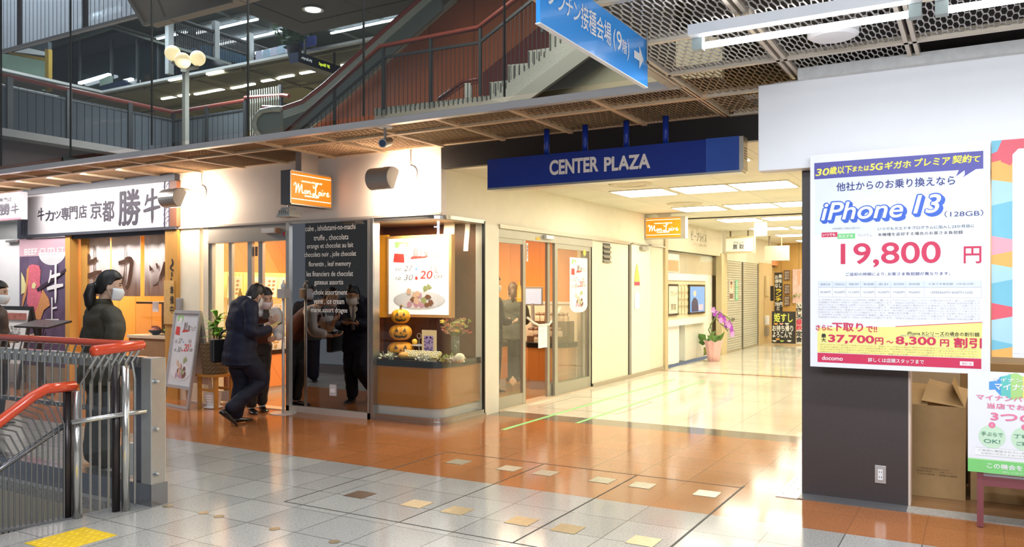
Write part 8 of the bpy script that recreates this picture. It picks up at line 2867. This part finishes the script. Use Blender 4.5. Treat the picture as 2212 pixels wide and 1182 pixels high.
# ---------------------------------------------------------------- the saleswoman leaning out of the doorway
def make_clerk():
    P = Pose((-7.58, 6.97, 0), (.90, -.42))
    t = thing('person', 'saleswoman in white blouse and brown vest leaning forward behind the suited man', 'person', P.o)
    hc = P(.06, .47, 1.405)
    hup, hf = P.d(.05, .45, .88), P.d(-.12, .95, -.28)
    hm, (up, f, r) = head_mesh(hc, hup, hf, .96)
    body = MB(); body.add(hm.v, hm.f)
    rw, lw = P(.02, .52, 1.10), P(.0, .50, .90)
    sh_r, sh_l = P(.19, .26, 1.22), P(-.15, .26, 1.24)
    limb(body, [P(0, .27, 1.24), P(.03, .33, 1.31), hc - up * .085 - f * .02], [.056, .05, .047])
    limb(body, [P(0, -.02, .88), P(0, .08, 1.02), P(.02, .24, 1.2)], [.12, .10, .095])
    limb(body, [P(.02, .24, 1.2), sh_r], [.06, .045]); limb(body, [P(.02, .24, 1.2), sh_l], [.06, .045])
    el_r, el_l = P(.27, .36, 1.0), P(-.15, .30, .98)
    limb(body, [sh_r, el_r, rw], [.045, .038, .024]); limb(body, [sh_l, el_l, lw], [.045, .038, .024])
    for sg, dy in ((1, .03), (-1, -.05)):
        limb(body, [P(sg * .085, -.04, .84), P(sg * .08, dy, .45), P(sg * .08, dy - .03, .08)], [.085, .052, .034])
    b = smooth_union(body, .009, 2, .4)
    hand(b, rw, P.d(-.25, .7, .5), P.d(-.6, .2, .6), .95, .9, 1)
    hand(b, lw, P.d(.3, .8, .1), P.d(.3, .0, .9), .95, .6, -1)
    b.build('body', skin_pale, t, smooth=True)
    hr_ = hair_cap(hc, up, f, r, .97, .10, .50, 1.10, -.55)
    hr_.ball(hc - f * .115 - up * .02, .048, .048, .045, 16, 10)
    hr_.build('hair', hair_black, t, smooth=True)
    face_parts(t, hc, up, f, r, True, .96, hair_black, M('mask_pink', (.78, .66, .68), .6))
    R_ = P.r
    bl_ = MB()
    sec = []
    for y, z, w, d_, fw in ((-.03, .84, .155, .125, 0), (.02, .96, .15, .12, .35), (.10, 1.06, .165, .125, .6), (.19, 1.16, .175, .115, .7), (.25, 1.225, .15, .095, .75), (.29, 1.265, .075, .07, .8)):
        sec.append((P(.015, y, z), w, d_, R_, P.d(0, 1, -fw).normalized()))
    trunk(bl_, sec)
    limb(bl_, [P(.155, .25, 1.20), el_r, P(.16, .43, 1.045)], [.088, .068, .052])
    limb(bl_, [P(-.125, .25, 1.215), el_l, P(-.11, .42, .94)], [.088, .068, .052])
    smooth_union(bl_, .010, 4, .5, .007).build('blouse', M('blouse_white', (.82, .80, .78), .6), t, smooth=True)
    vt_ = MB()
    trunk(vt_, [(c + P.d(0, .0, 0), w * 1.12, d_ * 1.17, r_, f_) for c, w, d_, r_, f_ in [sec[0], sec[1], sec[2], sec[3], (sec[4][0], sec[4][1] * .92, sec[4][2], sec[4][3], sec[4][4])]])
    smooth_union(vt_, .012, 3, .5).build('vest', M('vest_brown', (.075, .022, .016), .6, nscale=120, namt=.2), t, smooth=True)
    cl = MB()
    nk = P(.02, .305, 1.275)
    for sg in (-1, 1):
        cl.prism([nk + P.d(sg * .0, .05, -.06), nk + P.d(sg * .075, .02, -.01), nk + P.d(sg * .06, -.03, .045), nk + P.d(sg * .012, .055, .015)], P.d(0, .004, .004))
    cl.build('collar', M('blouse_white', (.82, .80, .78), .6), t)
    sf_ = MB()
    sf_.prism([nk + P.d(-.03, .06, -.02), nk + P.d(.03, .06, -.02), nk + P.d(.045, .075, -.13), nk + P.d(-.045, .075, -.13)], P.d(0, .008, 0))
    sf_.build('scarf', M('scarf_dark', (.04, .035, .035), .6, nscale=70, namt=.6), t)
    sk = MB()
    limb(sk, [P(.08, -.04, .82), P(.08, .03, .45), P(.08, .0, .12)], [.11, .085, .068])
    limb(sk, [P(-.08, -.04, .82), P(-.08, -.05, .45), P(-.08, -.08, .12)], [.11, .085, .068])
    trunk(sk, [(P(0, -.05, .70), .155, .12, R_, P.f), (P(0, -.03, .88), .16, .125, R_, P.f)])
    smooth_union(sk, .011, 4, .5, .009).build('trousers', M('black_trouser', (.014, .013, .014), .6, nscale=150, namt=.3), t, smooth=True)
    for sg, dy in ((1, .0), (-1, -.08)):
        MB().tube([P(sg * .08, dy, .12), P(sg * .08, dy, .05)], [.038, .042], 12).build('sock', white, t, smooth=True)
        mb = MB(); shoe(mb, P(sg * .08, dy, .075), .074, P.d(0, 1, 0), .245); mb.build('shoe', shoe_m, t, smooth=True)


# ---------------------------------------------------------------- the woman behind the glass railing, seen from the back
def make_woman():
    P = Pose((-6.44, 4.22, 0), (.22, .98))
    t = thing('person', 'woman in an olive brown jacket with a black ponytail standing behind the glass railing', 'person', P.o)
    hc = P(.02, .05, 1.53)
    hup, hf = P.d(.02, .10, 1), P.d(.38, .93, -.05)
    hm, (up, f, r) = head_mesh(hc, hup, hf, .98)
    body = MB(); body.add(hm.v, hm.f)
    limb(body, [P(0, 0, 1.34), P(.0, .01, 1.40), hc - up * .09 - f * .02], [.058, .05, .047])
    limb(body, [P(0, 0, .90), P(0, .0, 1.05), P(0, .0, 1.27)], [.12, .10, .10])
    sh_r, sh_l, el_r, el_l, rw, lw = P(.165, 0, 1.30), P(-.165, 0, 1.30), P(.29, -.03, 1.05), P(-.27, -.02, 1.05), P(.27, .05, .80), P(-.25, .06, .80)
    limb(body, [P(.05, 0, 1.28), sh_r], [.06, .048]); limb(body, [P(-.05, 0, 1.28), sh_l], [.06, .048])
    limb(body, [sh_r, el_r, rw], [.046, .038, .025]); limb(body, [sh_l, el_l, lw], [.046, .038, .025])
    for sg in (-1, 1):
        limb(body, [P(sg * .09, 0, .86), P(sg * .09, .02, .47), P(sg * .09, -.01, .08)], [.088, .055, .036])
    b = smooth_union(body, .009, 2, .4)
    hand(b, rw, P.d(-.02, .25, -1), P.d(-1, .1, 0), .95, .5, -1)
    hand(b, lw, P.d(.02, .25, -1), P.d(1, .1, 0), .95, .5, 1)
    b.build('body', skin_pale, t, smooth=True)
    hc2 = hair_cap(hc, up, f, r, 1.0, .0, .46, 1.14, -.60)
    tail = [hc - f * .095 - up * .01, hc - f * .135 - up * .03, hc - f * .145 - up * .10, hc - f * .13 - up * .18, hc - f * .12 - up * .24]
    hc2.tube(tail, [.030, .042, .050, .044, .016], 14)
    hc2.build('hair', hair_black, t, smooth=True)
    MB().tube([hc - f * .088 - up * .008, hc - f * .108 - up * .018], .034, 14).build('hair_tie', black, t)
    face_parts(t, hc, up, f, r, True, .98)
    jk = MB()
    R_ = P.r
    trunk(jk, [(P(0, -.01, .70), .26, .18, R_, P.f), (P(0, -.01, .80), .245, .17, R_, P.f), (P(0, 0, .93), .215, .15, R_, P.f), (P(0, 0, 1.04), .195, .135, R_, P.f), (P(0, 0, 1.17), .205, .14, R_, P.f), (P(0, 0, 1.27), .21, .13, R_, P.f), (P(0, 0, 1.335), .16, .10, R_, P.f), (P(0, .0, 1.38), .07, .066, R_, P.f)])
    limb(jk, [P(.17, 0, 1.285), P(.275, 0, 1.17), P(.29, -.03, 1.05), P(.272, .04, .83)], [.085, .078, .07, .056])
    limb(jk, [P(-.17, 0, 1.285), P(-.235, .0, 1.17), P(-.27, -.02, 1.05), P(-.252, .05, .83)], [.085, .078, .07, .056])
    jm = M('olive_jacket', (.040, .034, .020), .65, nscale=160, namt=.35)
    j = smooth_union(jk, .010, 5, .5, .009).build('jacket', jm, t, smooth=True)
    cl = MB()
    nk = P(0, .0, 1.385)
    ring = lambda z, rr: [nk + P.d(math.cos(a) * rr, math.sin(a) * rr, z) for a in [k * math.pi / 10 for k in range(20)]]
    cl.rings([ring(-.03, .085), ring(.025, .064), ring(.03, .060), ring(-.03, .072)])
    cl.build('collar', jm, j, smooth=True)
    tr = MB()
    trunk(tr, [(P(0, -.01, .70), .17, .13, R_, P.f), (P(0, 0, .86), .165, .125, R_, P.f)])
    for sg in (-1, 1):
        limb(tr, [P(sg * .09, 0, .80), P(sg * .095, .01, .48), P(sg * .10, -.02, .10)], [.115, .105, .105])
    smooth_union(tr, .011, 4, .5, .010).build('trousers', M('olive_trouser', (.030, .026, .016), .65, nscale=160, namt=.3), t, smooth=True)
    for sg in (-1, 1):
        mb = MB(); shoe(mb, P(sg * .095, -.01, .08), .079, P.d(sg * .1, 1, 0), .25); mb.build('shoe', shoe_m, t, smooth=True)


# ---------------------------------------------------------------- three people partly seen (left edge; inside the shop)
def make_plain(origin, fwd, label, jm, hairm, ponytail, hs=1.0, mask=True, lean=.0):
    P = Pose(origin, fwd, hs)
    t = thing('person', label, 'person', P.o)
    hc = P(0, .05 + lean, 1.53 - lean * .3)
    hm, (up, f, r) = head_mesh(hc, P.d(0, .1 + lean, 1), P.d(0, 1, -.1 - lean), .98)
    body = MB(); body.add(hm.v, hm.f)
    limb(body, [P(0, lean * .7, 1.34 - lean * .2), hc - up * .09 - f * .02], [.056, .047])
    limb(body, [P(0, 0, .90), P(0, lean * .6, 1.27)], [.12, .10])
    for sg in (-1, 1):
        limb(body, [P(sg * .04, lean * .6, 1.27), P(sg * .17, lean * .6, 1.29), P(sg * .23, .02 + lean * .6, 1.03), P(sg * .14, .25 + lean, .98)], [.06, .05, .038, .025])
        limb(body, [P(sg * .09, 0, .86), P(sg * .09, .02, .47), P(sg * .09, -.01, .08)], [.088, .055, .036])
    b = smooth_union(body, .011, 2, .4)
    for sg in (-1, 1):
        hand(b, P(sg * .14, .25 + lean, .98), P.d(-sg * .3, .8, .1), P.d(-sg * .3, 0, 1), .95, .6, sg)
    b.build('body', skin_pale, t, smooth=True)
    h = hair_cap(hc, up, f, r, 1.0, .0, .46, 1.13, -.62)
    if ponytail:
        h.tube([hc - f * .09, hc - f * .13 - up * .02, hc - f * .14 - up * .12, hc - f * .12 - up * .22], [.028, .04, .045, .015], 12)
    h.build('hair', hairm, t, smooth=True)
    face_parts(t, hc, up, f, r, mask, .98)
    jk = MB()
    trunk(jk, [(P(0, -.01, .70), .21, .15, P.r, P.f), (P(0, 0, .93), .19, .135, P.r, P.f), (P(0, lean * .4, 1.10), .18, .125, P.r, P.f), (P(0, lean * .6, 1.27), .19, .12, P.r, P.f), (P(0, lean * .7, 1.345), .13, .09, P.r, P.f), (P(0, lean * .7, 1.385), .066, .064, P.r, P.f)])
    for sg in (-1, 1):
        limb(jk, [P(sg * .155, lean * .6, 1.285), P(sg * .24, .02 + lean * .6, 1.03), P(sg * .17, .19 + lean, .99)], [.08, .064, .05])
    smooth_union(jk, .012, 4, .5, .009).build('jacket', jm, t, smooth=True)
    tr = MB()
    trunk(tr, [(P(0, 0, .70), .165, .125, P.r, P.f), (P(0, 0, .86), .165, .125, P.r, P.f)])
    for sg in (-1, 1):
        limb(tr, [P(sg * .09, 0, .80), P(sg * .09, .01, .48), P(sg * .09, -.02, .10)], [.11, .095, .085])
    smooth_union(tr, .012, 4, .5).build('trousers', navy_trouser, t, smooth=True)
    for sg in (-1, 1):
        mb = MB(); shoe(mb, P(sg * .09, -.01, .08), .079, P.d(sg * .1, 1, 0), .25); mb.build('shoe', shoe_m, t, smooth=True)


make_man()
make_clerk()
make_woman()
p = at(-14, 640, 8.9)
make_plain((p.x, p.y, 0), (.75, .65), 'person in a black jacket cut off by the left edge beside the menu sign', M('charcoal_jacket', (.016, .015, .020), .6, nscale=150, namt=.3), hair_black, False, .955)
p = at(1107, 640, 13.1)
make_plain((p.x - .05, p.y + .1, 0), (-.5, .85), 'shop assistant with a brown ponytail and dark cardigan behind the corridor door', M('cardigan_green_grey', (.06, .07, .055), .65, nscale=150, namt=.3), hair_brown, True, .97)
p = at(1074, 640, 11.7)
make_plain((p.x - .10, p.y, 0), (.45, .89), 'customer in a dark suit half hidden by the cream pier inside the shop', navy_suit, hair_black, False, 1.03)
